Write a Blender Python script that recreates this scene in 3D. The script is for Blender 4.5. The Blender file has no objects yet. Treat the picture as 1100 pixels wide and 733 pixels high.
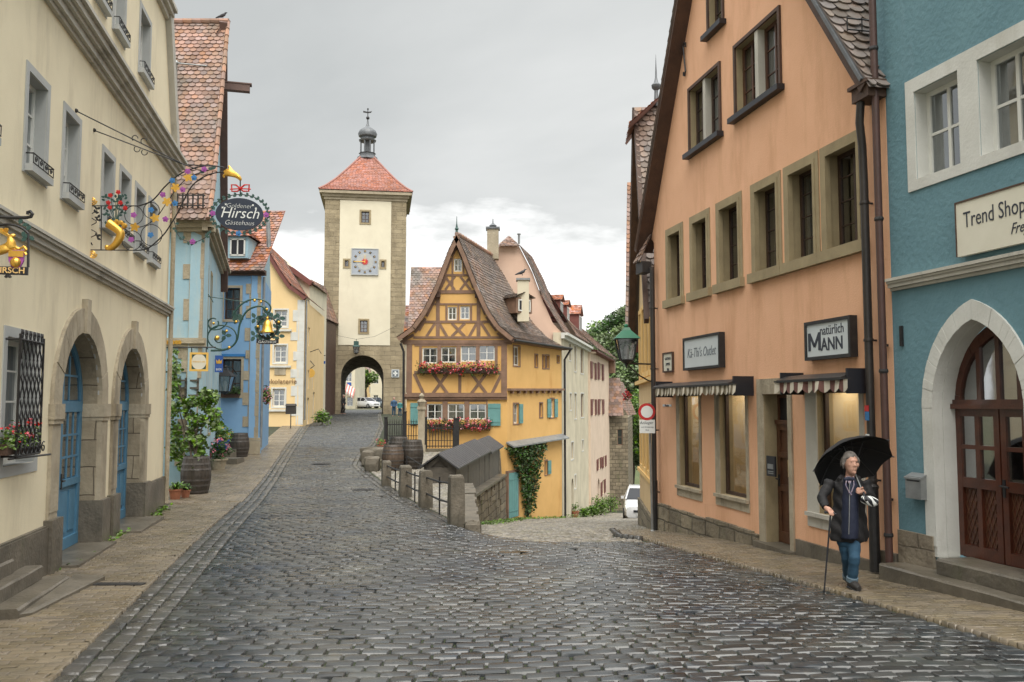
import bpy, bmesh, math, random
import numpy as np
from mathutils import Vector, Matrix
from mathutils.geometry import tessellate_polygon
from math import sin, cos, pi, radians, sqrt, atan2
random.seed(7); np.random.seed(7)
SC = bpy.context.scene
COL = SC.collection

# ---------------------------------------------------------------- camera, sky, sun, exposure
FPX, W0, H0, HOR = 940.0, 1100.0, 733.0, 434.0
EYE = 2.2
TILT = math.atan((HOR - H0 / 2) / FPX)
cam_d = bpy.data.cameras.new("camera"); cam = bpy.data.objects.new("camera", cam_d); COL.objects.link(cam)
cam.location = (0, 0, EYE); cam.rotation_euler = (pi / 2 + TILT, 0, 0)
cam_d.sensor_width = 36; cam_d.lens = FPX / W0 * 36; cam_d.clip_end = 3000; cam_d.clip_start = 0.1
SC.camera = cam
SC.view_settings.view_transform = 'Standard'; SC.view_settings.look = 'None'
SC.view_settings.gamma = 1; SC.view_settings.exposure = 1.06; SC.view_settings.use_curve_mapping = False
SC.render.engine = 'CYCLES'
SUN_EL, SUN_AZ = radians(56), radians(165)

wd = bpy.data.worlds.new("World"); SC.world = wd; wd.use_nodes = True
nt = wd.node_tree; nt.nodes.clear()
def N(t, **k):
    n = nt.nodes.new(t)
    for a, b in k.items(): setattr(n, a, b)
    return n
L = nt.links.new
out = N('ShaderNodeOutputWorld'); bg = N('ShaderNodeBackground'); bg.inputs[1].default_value = 0.12
sky = N('ShaderNodeTexSky', sky_type='NISHITA'); sky.sun_disc = False
sky.sun_elevation = SUN_EL; sky.sun_rotation = SUN_AZ; sky.air_density = 1.0; sky.dust_density = 3.0
tc = N('ShaderNodeTexCoord'); sep = N('ShaderNodeSeparateXYZ'); L(tc.outputs['Generated'], sep.inputs[0])
zc = N('ShaderNodeMath', operation='MAXIMUM'); L(sep.outputs[2], zc.inputs[0]); zc.inputs[1].default_value = 0.0
za = N('ShaderNodeMath', operation='ADD'); L(zc.outputs[0], za.inputs[0]); za.inputs[1].default_value = 0.16
dx = N('ShaderNodeMath', operation='DIVIDE'); dy = N('ShaderNodeMath', operation='DIVIDE')
L(sep.outputs[0], dx.inputs[0]); L(za.outputs[0], dx.inputs[1]); L(sep.outputs[1], dy.inputs[0]); L(za.outputs[0], dy.inputs[1])
cmb = N('ShaderNodeCombineXYZ'); L(dx.outputs[0], cmb.inputs[0]); L(dy.outputs[0], cmb.inputs[1])
n1 = N('ShaderNodeTexNoise'); n1.inputs['Scale'].default_value = 0.42; n1.inputs['Detail'].default_value = 7; n1.inputs['Roughness'].default_value = .52
n1.inputs['Distortion'].default_value = .35
mp = N('ShaderNodeMapping'); mp.inputs['Location'].default_value = (3.3, 1.7, 0); L(cmb.outputs[0], mp.inputs[0]); L(mp.outputs[0], n1.inputs['Vector'])
r1 = N('ShaderNodeValToRGB'); L(n1.outputs[0], r1.inputs[0])
r1.color_ramp.elements[0].position = .33; r1.color_ramp.elements[0].color = (2.35, 2.42, 2.38, 1)
r1.color_ramp.elements[1].position = .68; r1.color_ramp.elements[1].color = (4.1, 4.1, 4.0, 1)
# bright band of thin cloud low over the roofs with grey cloud bases above it
n2 = N('ShaderNodeTexNoise'); n2.inputs['Scale'].default_value = 3.2; n2.inputs['Detail'].default_value = 8; n2.inputs['Roughness'].default_value = .55
mp2 = N('ShaderNodeMapping'); mp2.inputs['Scale'].default_value = (1, 1, 3.4); mp2.inputs['Location'].default_value = (.35, 0, .4); L(tc.outputs['Generated'], mp2.inputs[0]); L(mp2.outputs[0], n2.inputs['Vector'])
ma = N('ShaderNodeMath', operation='MULTIPLY_ADD'); L(n2.outputs[0], ma.inputs[0]); ma.inputs[1].default_value = 0.34; L(sep.outputs[2], ma.inputs[2])
r2 = N('ShaderNodeValToRGB'); L(ma.outputs[0], r2.inputs[0])
e = r2.color_ramp.elements; e[0].position = .0; e[0].color = (1, 1, 1, 1); e[1].position = .375; e[1].color = (0, 0, 0, 1)
x = e.new(.335); x.color = (1, 1, 1, 1)
mx = N('ShaderNodeMix', data_type='RGBA'); L(r2.outputs[0], mx.inputs[0]); L(r1.outputs[0], mx.inputs[6]); mx.inputs[7].default_value = (5.5, 5.5, 5.4, 1)
mx2 = N('ShaderNodeMix', data_type='RGBA'); mx2.inputs[0].default_value = .96; L(sky.outputs[0], mx2.inputs[6]); L(mx.outputs[2], mx2.inputs[7])
# an overcast sky grows brighter towards the zenith
mz = N('ShaderNodeMapRange', interpolation_type='SMOOTHSTEP'); L(sep.outputs[2], mz.inputs[0]); mz.inputs[1].default_value = .42; mz.inputs[2].default_value = .85; mz.inputs[3].default_value = 1; mz.inputs[4].default_value = 3.3
vm = N('ShaderNodeVectorMath', operation='SCALE'); L(mx2.outputs[2], vm.inputs[0]); L(mz.outputs[0], vm.inputs['Scale'])
L(vm.outputs[0], bg.inputs[0]); L(bg.outputs[0], out.inputs[0])

sl = bpy.data.lights.new("sun", 'SUN'); sl.energy = 1.5; sl.angle = radians(50); sl.color = (1, .95, .87)
so = bpy.data.objects.new("sun", sl); COL.objects.link(so)
sd = Vector((sin(SUN_AZ) * cos(SUN_EL), cos(SUN_AZ) * cos(SUN_EL), sin(SUN_EL)))
so.rotation_euler = sd.to_track_quat('Z', 'Y').to_euler()

# ---------------------------------------------------------------- materials
M = {}
def mat(name, c1, c2=None, rough=.8, scale=3., bump=.0, bscale=40., metal=0, island=0., spec=.5, detail=6, brick=None, thr=(.35, .65), rvar=0., fine=.0, coat=0., bdist=.01, c3=None, c3s=.8, c3t=(.55, .75)):
    m = bpy.data.materials.new(name); m.use_nodes = True; t = m.node_tree; nd = t.nodes; lk = t.links.new
    b = nd['Principled BSDF']; b.inputs['Roughness'].default_value = rough; b.inputs['Metallic'].default_value = metal
    b.inputs['Specular IOR Level'].default_value = spec; b.inputs['Coat Weight'].default_value = coat
    M[name] = m
    if c2 is None: c2 = c1
    tc = nd.new('ShaderNodeTexCoord'); vec = tc.outputs['Object']
    no = nd.new('ShaderNodeTexNoise'); no.inputs['Scale'].default_value = scale; no.inputs['Detail'].default_value = detail; no.inputs['Roughness'].default_value = .6
    lk(vec, no.inputs['Vector'])
    rp = nd.new('ShaderNodeMapRange'); rp.inputs[1].default_value = thr[0]; rp.inputs[2].default_value = thr[1]; lk(no.outputs[0], rp.inputs[0])
    mx = nd.new('ShaderNodeMix'); mx.data_type = 'RGBA'; lk(rp.outputs[0], mx.inputs[0]); mx.inputs[6].default_value = (*c1, 1); mx.inputs[7].default_value = (*c2, 1)
    col = mx.outputs[2]
    if c3:
        n3 = nd.new('ShaderNodeTexNoise'); n3.inputs['Scale'].default_value = c3s; n3.inputs['Detail'].default_value = 8; n3.inputs['Roughness'].default_value = .7
        mpp = nd.new('ShaderNodeMapping'); mpp.inputs['Location'].default_value = (5.1, 2.2, 9.7); mpp.inputs['Scale'].default_value = (1.6, 1.6, .35); lk(vec, mpp.inputs[0]); lk(mpp.outputs[0], n3.inputs['Vector'])
        r3 = nd.new('ShaderNodeMapRange'); r3.inputs[1].default_value = c3t[0]; r3.inputs[2].default_value = c3t[1]; lk(n3.outputs[0], r3.inputs[0])
        m3 = nd.new('ShaderNodeMix'); m3.data_type = 'RGBA'; lk(r3.outputs[0], m3.inputs[0]); lk(col, m3.inputs[6]); m3.inputs[7].default_value = (*c3, 1); col = m3.outputs[2]
    hgt = None
    if brick:
        bw, bh, mort, mc, bvar = brick
        sp = nd.new('ShaderNodeSeparateXYZ'); lk(vec, sp.inputs[0])
        ad = nd.new('ShaderNodeMath'); ad.operation = 'ADD'; lk(sp.outputs[0], ad.inputs[0]); lk(sp.outputs[1], ad.inputs[1])
        cb = nd.new('ShaderNodeCombineXYZ'); lk(ad.outputs[0], cb.inputs[0]); lk(sp.outputs[2], cb.inputs[1])
        nw = nd.new('ShaderNodeTexNoise'); nw.inputs['Scale'].default_value = 1.5; lk(vec, nw.inputs['Vector'])
        va = nd.new('ShaderNodeVectorMath'); va.operation = 'MULTIPLY_ADD'; lk(nw.outputs['Color'], va.inputs[0]); va.inputs[1].default_value = (.12, .08, 0); lk(cb.outputs[0], va.inputs[2])
        bt = nd.new('ShaderNodeTexBrick'); lk(va.outputs[0], bt.inputs['Vector']); bt.inputs['Scale'].default_value = 1
        bt.inputs['Brick Width'].default_value = bw; bt.inputs['Row Height'].default_value = bh; bt.inputs['Mortar Size'].default_value = mort; bt.inputs['Mortar Smooth'].default_value = .4
        bt.inputs['Color1'].default_value = (1 - bvar, 1 - bvar, 1 - bvar, 1); bt.inputs['Color2'].default_value = (1 + bvar, 1 + bvar, 1 + bvar, 1); bt.inputs['Mortar'].default_value = (1, 1, 1, 1)
        bt.squash = 1.0; bt.offset = .43
        mm = nd.new('ShaderNodeMix'); mm.data_type = 'RGBA'; mm.blend_type = 'MULTIPLY'; mm.inputs[0].default_value = 1; lk(col, mm.inputs[6]); lk(bt.outputs['Color'], mm.inputs[7])
        m2 = nd.new('ShaderNodeMix'); m2.data_type = 'RGBA'; lk(bt.outputs['Fac'], m2.inputs[0]); lk(mm.outputs[2], m2.inputs[6]); m2.inputs[7].default_value = (*mc, 1); col = m2.outputs[2]
        iv = nd.new('ShaderNodeMath'); iv.operation = 'SUBTRACT'; iv.inputs[0].default_value = 1; lk(bt.outputs['Fac'], iv.inputs[1]); hgt = iv.outputs[0]
    if island:
        g = nd.new('ShaderNodeNewGeometry'); mr = nd.new('ShaderNodeMapRange'); lk(g.outputs['Random Per Island'], mr.inputs[0]); mr.inputs[3].default_value = 1 - island; mr.inputs[4].default_value = 1 + island
        hs = nd.new('ShaderNodeHueSaturation'); lk(mr.outputs[0], hs.inputs['Value']); lk(col, hs.inputs['Color'])
        wn = nd.new('ShaderNodeTexWhiteNoise'); wn.noise_dimensions = '1D'; lk(g.outputs['Random Per Island'], wn.inputs['W'])
        m4 = nd.new('ShaderNodeMapRange'); lk(wn.outputs['Value'], m4.inputs[0]); m4.inputs[3].default_value = 1 - island; m4.inputs[4].default_value = 1 + island * .8; lk(m4.outputs[0], hs.inputs['Saturation'])
        m5 = nd.new('ShaderNodeMapRange'); lk(wn.outputs['Value'], m5.inputs[0]); m5.inputs[3].default_value = .5 - island * .03; m5.inputs[4].default_value = .5 + island * .03; lk(m5.outputs[0], hs.inputs['Hue'])
        col = hs.outputs[0]
    lk(col, b.inputs['Base Color'])
    if rvar:
        nr = nd.new('ShaderNodeTexNoise'); nr.inputs['Scale'].default_value = 1.1; nr.inputs['Detail'].default_value = 4; lk(vec, nr.inputs['Vector'])
        rr = nd.new('ShaderNodeMapRange'); rr.inputs[1].default_value = .35; rr.inputs[2].default_value = .65; lk(nr.outputs[0], rr.inputs[0]); rr.inputs[3].default_value = max(.02, rough - rvar); rr.inputs[4].default_value = min(1, rough + rvar); lk(rr.outputs[0], b.inputs['Roughness'])
    if bump or hgt:
        nb = nd.new('ShaderNodeTexNoise'); nb.inputs['Scale'].default_value = bscale; nb.inputs['Detail'].default_value = 5; lk(vec, nb.inputs['Vector'])
        h = nb.outputs[0]
        if hgt:
            q = nd.new('ShaderNodeMath'); q.operation = 'MULTIPLY_ADD'; lk(hgt, q.inputs[0]); q.inputs[1].default_value = 1.2; lk(h, q.inputs[2]); h = q.outputs[0]
        bp = nd.new('ShaderNodeBump'); bp.inputs['Strength'].default_value = bump or .4; bp.inputs['Distance'].default_value = bdist; lk(h, bp.inputs['Height']); lk(bp.outputs[0], b.inputs['Normal'])
    return m

def glass(name, tint=(.35, .38, .4), refl=.2, rough=.03):
    m = bpy.data.materials.new(name); m.use_nodes = True; t = m.node_tree; nd = t.nodes; lk = t.links.new
    nd.remove(nd['Principled BSDF']); o = nd['Material Output']
    tr = nd.new('ShaderNodeBsdfTransparent'); tr.inputs[0].default_value = (*tint, 1)
    gl = nd.new('ShaderNodeBsdfGlossy'); gl.inputs['Roughness'].default_value = rough; gl.inputs[0].default_value = (.9, .93, .95, 1)
    fr = nd.new('ShaderNodeFresnel'); gb = nd.new('ShaderNodeNewGeometry'); mi_ = nd.new('ShaderNodeMapRange'); mi_.inputs[3].default_value = 1.5; mi_.inputs[4].default_value = 1 / 1.5; lk(gb.outputs['Backfacing'], mi_.inputs[0]); lk(mi_.outputs[0], fr.inputs[0])
    tc = nd.new('ShaderNodeTexCoord'); nb = nd.new('ShaderNodeTexNoise'); nb.inputs['Scale'].default_value = 2.2; lk(tc.outputs['Object'], nb.inputs['Vector'])
    bp = nd.new('ShaderNodeBump'); bp.inputs['Strength'].default_value = .03; bp.inputs['Distance'].default_value = .03; lk(nb.outputs[0], bp.inputs['Height']); lk(bp.outputs[0], gl.inputs['Normal'])
    ad = nd.new('ShaderNodeMath'); ad.operation = 'ADD'; ad.use_clamp = True; lk(fr.outputs[0], ad.inputs[0]); ad.inputs[1].default_value = refl
    mx = nd.new('ShaderNodeMixShader'); lk(ad.outputs[0], mx.inputs[0]); lk(tr.outputs[0], mx.inputs[1]); lk(gl.outputs[0], mx.inputs[2]); lk(mx.outputs[0], o.inputs[0])
    M[name] = m; return m

mat('cream', (.77, .69, .50), (.72, .64, .46), .92, 1.2, .35, 55, bdist=.006, c3=(.56, .49, .35), c3s=1.0, c3t=(.5, .75))
mat('cream_pale', (.62, .57, .43), (.55, .50, .38), .92, 1.2, .3, 40, c3=(.42, .39, .29), c3s=.5)
mat('cream_tower', (.68, .63, .49), (.62, .57, .44), .92, .6, .25, 10, c3=(.55, .50, .38), c3s=.35)
mat('yellow_plaster', (.74, .50, .20), (.70, .46, .18), .92, .9, .3, 30, c3=(.62, .38, .13), c3s=.5)
mat('ochre', (.69, .42, .15), (.62, .37, .125), .92, .9, .35, 25, c3=(.50, .25, .07), c3s=.8)
mat('shop_yellow', (.74, .55, .29), (.69, .51, .26), .92, .9, .3, 20, c3=(.62, .46, .24), c3s=.5)
mat('peach', (.76, .44, .27), (.71, .40, .24), .93, 1.0, .6, 45, bdist=.008, c3=(.57, .30, .165), c3s=.9, c3t=(.5, .74))
mat('pink', (.66, .47, .36), (.60, .42, .32), .92, 1.0, .3, 30, c3=(.54, .37, .27))
mat('pinkcream', (.68, .54, .42), (.60, .47, .36), .92, 1.0, .3, 30, c3=(.45, .36, .26))
mat('agedcream', (.62, .56, .42), (.50, .45, .33), .92, .9, .3, 20, c3=(.36, .32, .23), c3s=.6, c3t=(.5, .8))
mat('beige_wall', (.66, .48, .26), (.58, .41, .22), .92, 1.0, .4, 40, c3=(.5, .35, .18))
mat('blue_wall', (.13, .245, .285), (.11, .215, .255), .85, 1.0, .6, 14, bdist=.02, c3=(.16, .27, .32), c3s=1.3)
mat('sky_blue', (.33, .47, .53), (.27, .42, .50), .9, 1.5, .4, 18, bdist=.012, c3=(.40, .45, .42), c3t=(.5,.7))
mat('mid_blue', (.21, .37, .56), (.18, .33, .52), .9, 1.2, .3, 25, c3=(.27, .41, .55))
mat('white_trim', (.60, .60, .56), (.52, .52, .48), .8, 2, .4, 30, c3=(.42, .41, .36))
mat('grey_trim', (.42, .43, .42), (.36, .37, .36), .8, 2, .2, 30)
mat('cornice_grey', (.50, .48, .42), (.42, .40, .35), .8, 1.5, .3, 30, c3=(.14, .13, .11))
mat('quoin_stone', (.40, .345, .25), (.30, .255, .18), .9, 2.2, .7, 16, bdist=.03, c3=(.20, .165, .115), c3s=1.7)
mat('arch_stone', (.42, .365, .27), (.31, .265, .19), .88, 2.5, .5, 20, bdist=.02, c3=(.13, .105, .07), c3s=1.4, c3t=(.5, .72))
mat('window_stone', (.33, .265, .155), (.27, .215, .125), .9, 3, .4, 25, c3=(.21, .165, .095))
mat('plinth_stone', (.30, .255, .185), (.20, .165, .12), .8, 2.2, .7, 14, brick=(.62, .36, .012, (.11, .09, .065), .16), bdist=.03, c3=(.12, .10, .065), c3s=1.8)
mat('tower_stone', (.35, .29, .19), (.25, .205, .13), .92, .8, .7, 6, brick=(.95, .42, .014, (.23, .19, .13), .14), bdist=.05, c3=(.15, .12, .08), c3s=.5, c3t=(.52, .75))
mat('rubble', (.25, .21, .145), (.16, .135, .095), .92, 1.7, .8, 8, brick=(.5, .28, .02, (.10, .085, .06), .25), bdist=.05, c3=(.12, .13, .06), c3s=1.2)
mat('wet_stone', (.15, .13, .10), (.085, .075, .058), .42, 2.5, .6, 18, bdist=.02, c3=(.07, .075, .04), c3s=1.6, rvar=.12)
mat('step_stone', (.15, .13, .10), (.09, .078, .058), .4, 3, .5, 20, bdist=.015, rvar=.12)
mat('cobble', (.015, .020, .026), (.045, .046, .041), .29, .7, .35, 45, island=.5, bdist=.005, rvar=.10, spec=.6, c3=(.095, .08, .055), c3s=.9, c3t=(.6, .8))
mat('cobble_light', (.17, .155, .125), (.23, .205, .165), .5, 2.0, .6, 30, island=.3, bdist=.008, rvar=.12, c3=(.10, .10, .055), c3s=.8)
mat('gutter_stone', (.04, .04, .038), (.07, .066, .058), .32, 2.0, .6, 30, island=.3, bdist=.008, rvar=.12)
mat('paver', (.13, .105, .07), (.18, .145, .10), .38, 1.4, .4, 30, island=.15, bdist=.004, rvar=.14, c3=(.095, .08, .055), c3s=.7, c3t=(.5, .75))
mat('joint', (.018, .018, .012), (.030, .042, .014), .9, 3.0, .8, 25, bdist=.03)
mat('earth', (.10, .085, .055), (.065, .08, .03), .95, 1.0, .6, 6)
mat('grass', (.06, .09, .022), (.09, .11, .03), .9, .6, .3, 10, island=.3)
mat('tile_red', (.37, .135, .075), (.30, .125, .08), .75, .9, .4, 30, island=.34, c3=(.17, .14, .115), c3s=.55, c3t=(.45, .65))
mat('tile_orange', (.35, .14, .10), (.29, .125, .09), .75, .6, .3, 30, island=.2, c3=(.32, .14, .09), c3s=.3)
mat('tile_grey', (.20, .155, .125), (.14, .115, .10), .65, 1.2, .4, 30, island=.3, c3=(.24, .135, .09), c3s=.6, c3t=(.5, .7))
mat('tile_rust', (.28, .15, .105), (.20, .13, .10), .7, .9, .4, 30, island=.32, c3=(.14, .12, .10), c3s=.5, c3t=(.45, .65))
mat('ridge_tile', (.33, .17, .11), (.22, .15, .11), .75, 2, .4, 30, island=.2)
mat('timber', (.25, .15, .10), (.17, .105, .07), .8, 3, .5, 25)
mat('dark_wood', (.055, .028, .017), (.038, .02, .013), .55, 5, .4, 30, coat=.1)
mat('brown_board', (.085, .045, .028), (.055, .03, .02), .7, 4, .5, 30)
mat('door_wood', (.085, .024, .011), (.05, .015, .008), .38, 6, .3, 40, coat=.25)
mat('door_wood2', (.10, .042, .02), (.065, .027, .014), .45, 6, .3, 40)
mat('door_blue', (.075, .20, .31), (.062, .165, .26), .6, 4, .25, 40, c3=(.055, .14, .21))
mat('teal_paint', (.13, .30, .29), (.11, .255, .245), .7, 4, .3, 30)
mat('red_brown_paint', (.17, .055, .045), (.13, .045, .035), .7, 4, .3, 30)
mat('barrel_wood', (.055, .043, .033), (.03, .025, .02), .5, 6, .5, 30)
mat('barrel_brown', (.11, .075, .05), (.065, .045, .032), .6, 6, .5, 30)
mat('awning_red', (.42, .16, .14), None, .8)
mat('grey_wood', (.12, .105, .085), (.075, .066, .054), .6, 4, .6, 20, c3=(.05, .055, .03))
mat('slate_wood', (.052, .052, .055), (.035, .035, .038), .45, 3, .5, 20)
mat('white_paint', (.66, .66, .62), (.60, .60, .56), .5, 4, .15, 40)
mat('iron', (.022, .022, .024), (.035, .033, .032), .5, 8, .2, 60, metal=.3)
mat('iron_green', (.03, .085, .07), (.025, .065, .055), .5, 8, .1, 60)
mat('hoop', (.16, .15, .14), (.09, .08, .075), .5, 8, .2, 40, metal=.6)
mat('lead', (.16, .17, .18), (.11, .115, .12), .5, 4, .2, 30, metal=.4)
mat('zinc', (.30, .31, .31), (.22, .23, .23), .45, 4, .2, 30, metal=.5)
mat('pipe_dark', (.03, .027, .026), (.045, .038, .034), .4, 3, .2, 30, metal=.2)
mat('pipe_brown', (.075, .035, .028), (.055, .028, .022), .5, 3, .2, 30)
mat('gold', (.83, .50, .10), (.72, .40, .07), .32, 6, .2, 40, metal=.75)
mat('gold_paint', (.78, .50, .12), (.7, .42, .09), .5, 6)
mat('black_paint', (.012, .013, .018), None, .45)
mat('navy_paint', (.012, .02, .04), (.014, .024, .045), .4, 4)
mat('sign_white', (.55, .59, .60), (.52, .56, .57), .4, 3)
mat('sign_cream', (.68, .65, .54), (.64, .61, .5), .5, 3)
mat('letter_dark', (.03, .035, .05), None, .6)
mat('letter_brown', (.20, .11, .05), None, .7)
mat('letter_grey', (.12, .14, .16), None, .6)
mat('letter_white', (.72, .74, .72), None, .5)
mat('letter_gold', (.75, .5, .2), None, .5)
mat('red_paint', (.55, .02, .02), (.48, .02, .02), .4, 4)
mat('flower_red', (.55, .03, .03), (.65, .08, .12), .6, 30, island=.3)
mat('flower_pink', (.62, .12, .22), (.7, .3, .35), .6, 30, island=.3)
mat('flower_yellow', (.72, .42, .05), (.7, .55, .1), .6, 30, island=.3)
mat('purple_paint', (.30, .06, .30), (.36, .09, .34), .5, 6)
mat('blue_paint', (.03, .16, .40), (.04, .2, .45), .5, 6)
mat('green_lamp', (.01, .14, .07), (.01, .11, .055), .4, 5)
mat('leaf', (.08, .16, .025), (.15, .23, .045), .55, 2, island=.45, spec=.35)
mat('leaf_dark', (.028, .065, .016), (.06, .11, .028), .55, 2, island=.45, spec=.35)
mat('leaf_far', (.085, .13, .045), (.13, .17, .07), .7, .4, island=.4)
mat('bark', (.09, .07, .05), (.06, .045, .032), .9, 6, .8, 20)
mat('post_stone', (.16, .138, .105), (.10, .088, .066), .75, 3, .7, 20, bdist=.02, c3=(.06, .055, .04), c3s=2.5, c3t=(.5, .7))
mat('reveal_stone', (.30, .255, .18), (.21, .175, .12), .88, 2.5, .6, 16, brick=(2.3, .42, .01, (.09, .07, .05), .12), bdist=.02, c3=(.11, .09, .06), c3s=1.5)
mat('gable_board', (.13, .075, .06), (.10, .06, .05), .7, 4, .3, 30)
mat('terracotta', (.36, .14, .075), (.28, .11, .06), .8, 5, .3, 30)
mat('glaze_blue', (.02, .09, .35), (.02, .08, .3), .2, 5)
mat('skin', (.50, .29, .21), (.46, .25, .18), .6, 8)
mat('hair_grey', (.17, .15, .135), (.08, .07, .062), .8, 30, .5, 90)
mat('coat', (.004, .004, .005), (.009, .008, .009), .75, 9, .4, 30)
mat('vest', (.006, .010, .028), (.009, .014, .035), .75, 9, .4, 30)
mat('denim', (.022, .07, .12), (.015, .05, .09), .85, 9, .4, 60)
mat('denim_cuff', (.11, .16, .20), None, .85)
mat('shirt', (.30, .22, .22), (.12, .12, .2), .85, 40)
mat('shoe', (.02, .018, .016), (.035, .03, .027), .6, 9)
mat('umbrella_cloth', (.003, .003, .004), (.006, .006, .007), .7, 5, .2, 20)
mat('car_white', (.62, .63, .64), None, .25, coat=.6)
mat('car_blue', (.05, .08, .12), None, .25, coat=.6)
mat('car_silver', (.30, .31, .32), None, .25, coat=.6, metal=.4)
mat('rubber', (.015, .015, .015), None, .8)
mat('curtain', (.55, .53, .48), (.42, .40, .36), .9, 4)
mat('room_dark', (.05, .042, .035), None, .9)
mat('shop_back', (.52, .40, .22), (.44, .33, .18), .8, 1.5)
mat('stripe_cream', (.60, .55, .45), (.52, .47, .38), .85, 5)
mat('stripe_red', (.16, .07, .055), (.13, .06, .05), .85, 5)
mat('stripe_olive', (.17, .14, .085), (.14, .11, .07), .85, 5)
mat('bird', (.03, .03, .035), None, .6)
mat('red_cloth', (.4, .03, .03), None, .8)
mat('blue_cloth', (.04, .09, .17), None, .8)
mat('teal_cloth', (.05, .2, .2), None, .8)
glass('pane'); glass('pane_shop', (.85, .84, .8), .05, .02); glass('pane_bright', (.6, .6, .6), .3, .04)

# ---------------------------------------------------------------- mesh helpers
class MB:
    def __init__(s): s.v = []; s.f = []; s.mi = []
    def add(s, vs, fs, mi=0):
        o = len(s.v); s.v += [tuple(p) for p in vs]; s.f += [tuple(i + o for i in f) for f in fs]; s.mi += [mi] * len(fs); return s
    def hexa(s, p, mi=0):      # 8 points: bottom 4 ccw, top 4
        return s.add(p, [(0, 3, 2, 1), (4, 5, 6, 7), (0, 1, 5, 4), (1, 2, 6, 5), (2, 3, 7, 6), (3, 0, 4, 7)], mi)
    def box(s, x0, x1, y0, y1, z0, z1, mi=0):
        return s.hexa([(x0, y0, z0), (x1, y0, z0), (x1, y1, z0), (x0, y1, z0), (x0, y0, z1), (x1, y0, z1), (x1, y1, z1), (x0, y1, z1)], mi)
    def tube(s, pts, r, n=6, mi=0, closed=False, caps=True):
        P = [Vector(p) for p in pts]; k = len(P)
        R = r if isinstance(r, (list, tuple)) else [r] * k
        tn = []
        for i in range(k):
            a = P[(i - 1) % k] if (closed or i) else P[0]; b = P[(i + 1) % k] if (closed or i < k - 1) else P[-1]
            t = (b - a); tn.append(t.normalized() if t.length > 1e-9 else Vector((0, 0, 1)))
        up = Vector((0, 0, 1)) if abs(tn[0].z) < .9 else Vector((1, 0, 0))
        nx = tn[0].cross(up).normalized(); vs = []
        for i in range(k):
            nx = (nx - tn[i] * nx.dot(tn[i])); nx = nx.normalized() if nx.length > 1e-6 else tn[i].orthogonal().normalized()
            ny = tn[i].cross(nx)
            for j in range(n):
                a = 2 * pi * j / n; vs.append(P[i] + nx * cos(a) * R[i] + ny * sin(a) * R[i])
        fs = [(i * n + j, i * n + (j + 1) % n, ((i + 1) % k) * n + (j + 1) % n, ((i + 1) % k) * n + j) for i in range(k if closed else k - 1) for j in range(n)]
        if caps and not closed: fs += [tuple(range(n))[::-1], tuple((k - 1) * n + j for j in range(n))]
        return s.add(vs, fs, mi)
    def lathe(s, c, prof, n=16, mi=0, axis='z', sx=1, sy=1):
        vs = []
        for r, z in prof:
            for j in range(n):
                a = 2 * pi * j / n; vs.append((c[0] + r * cos(a) * sx, c[1] + r * sin(a) * sy, c[2] + z))
        k = len(prof)
        fs = [(i * n + j, i * n + (j + 1) % n, (i + 1) * n + (j + 1) % n, (i + 1) * n + j) for i in range(k - 1) for j in range(n)]
        fs += [tuple(range(n))[::-1], tuple((k - 1) * n + j for j in range(n))]
        return s.add(vs, fs, mi)
    def ball(s, c, r, n=8, mi=0, sz=1.):
        prof = [(max(.001, r * sin(pi * i / n)), -r * sz * cos(pi * i / n)) for i in range(n + 1)]
        return s.lathe(c, prof, max(6, n), mi)
    def build(s, name, mats, parent=None, smooth=False, loc=None):
        if not isinstance(mats, (list, tuple)): mats = [mats]
        if parent is not None: org = Vector(WLOC[parent.name])
        else: org = Vector(loc) if loc is not None else Vector(min_base(s.v))
        me = bpy.data.meshes.new(name)
        V = [(p[0] - org.x, p[1] - org.y, p[2] - org.z) for p in s.v]
        me.from_pydata(V, [], s.f)
        for m in mats: me.materials.append(M[m])
        if len(mats) > 1: me.polygons.foreach_set('material_index', s.mi)
        if smooth:
            me.polygons.foreach_set('use_smooth', [True] * len(me.polygons)); me.update()
            try: me.set_sharp_from_angle(angle=radians(38))
            except Exception: pass
        me.update()
        o = bpy.data.objects.new(name, me); COL.objects.link(o)
        if parent is not None: o.parent = parent; WLOC[o.name] = tuple(org)
        else: o.location = org; WLOC[o.name] = tuple(org)
        return o
WLOC = {}
def min_base(v):
    a = np.array(v); return ((a[:, 0].min() + a[:, 0].max()) / 2, (a[:, 1].min() + a[:, 1].max()) / 2, a[:, 2].min())
def tag(o, label=None, cat=None, group=None, kind=None):
    if label: o['label'] = label
    if cat: o['category'] = cat
    if group: o['group'] = group
    if kind: o['kind'] = kind
    return o
def T(name, label, cat, loc, group=None):
    o = bpy.data.objects.new(name, None); COL.objects.link(o); o.location = loc; WLOC[o.name] = tuple(loc); o.empty_display_size = .1
    return tag(o, label, cat, group)
def copy_tree(o, loc, rz=0, label=None, sc=None, swap=None):
    def cp(a, par):
        c = a.copy(); COL.objects.link(c); WLOC[c.name] = tuple(loc)
        if par is not None: c.parent = par
        if swap and c.type == 'MESH' and c.data.materials and c.data.materials[0].name in swap:
            c.data = c.data.copy(); c.data.materials[0] = M[swap[c.data.materials[0].name]]
        for ch in [q for q in KIDS(a)]: cp(ch, c)
        return c
    r = cp(o, None); r.location = loc; r.rotation_euler = (0, 0, rz)
    if sc: r.scale = (sc, sc, sc) if not isinstance(sc, tuple) else sc
    if label: r['label'] = label
    return r
def KIDS(a): return [q for q in bpy.data.objects if q.parent == a]

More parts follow.
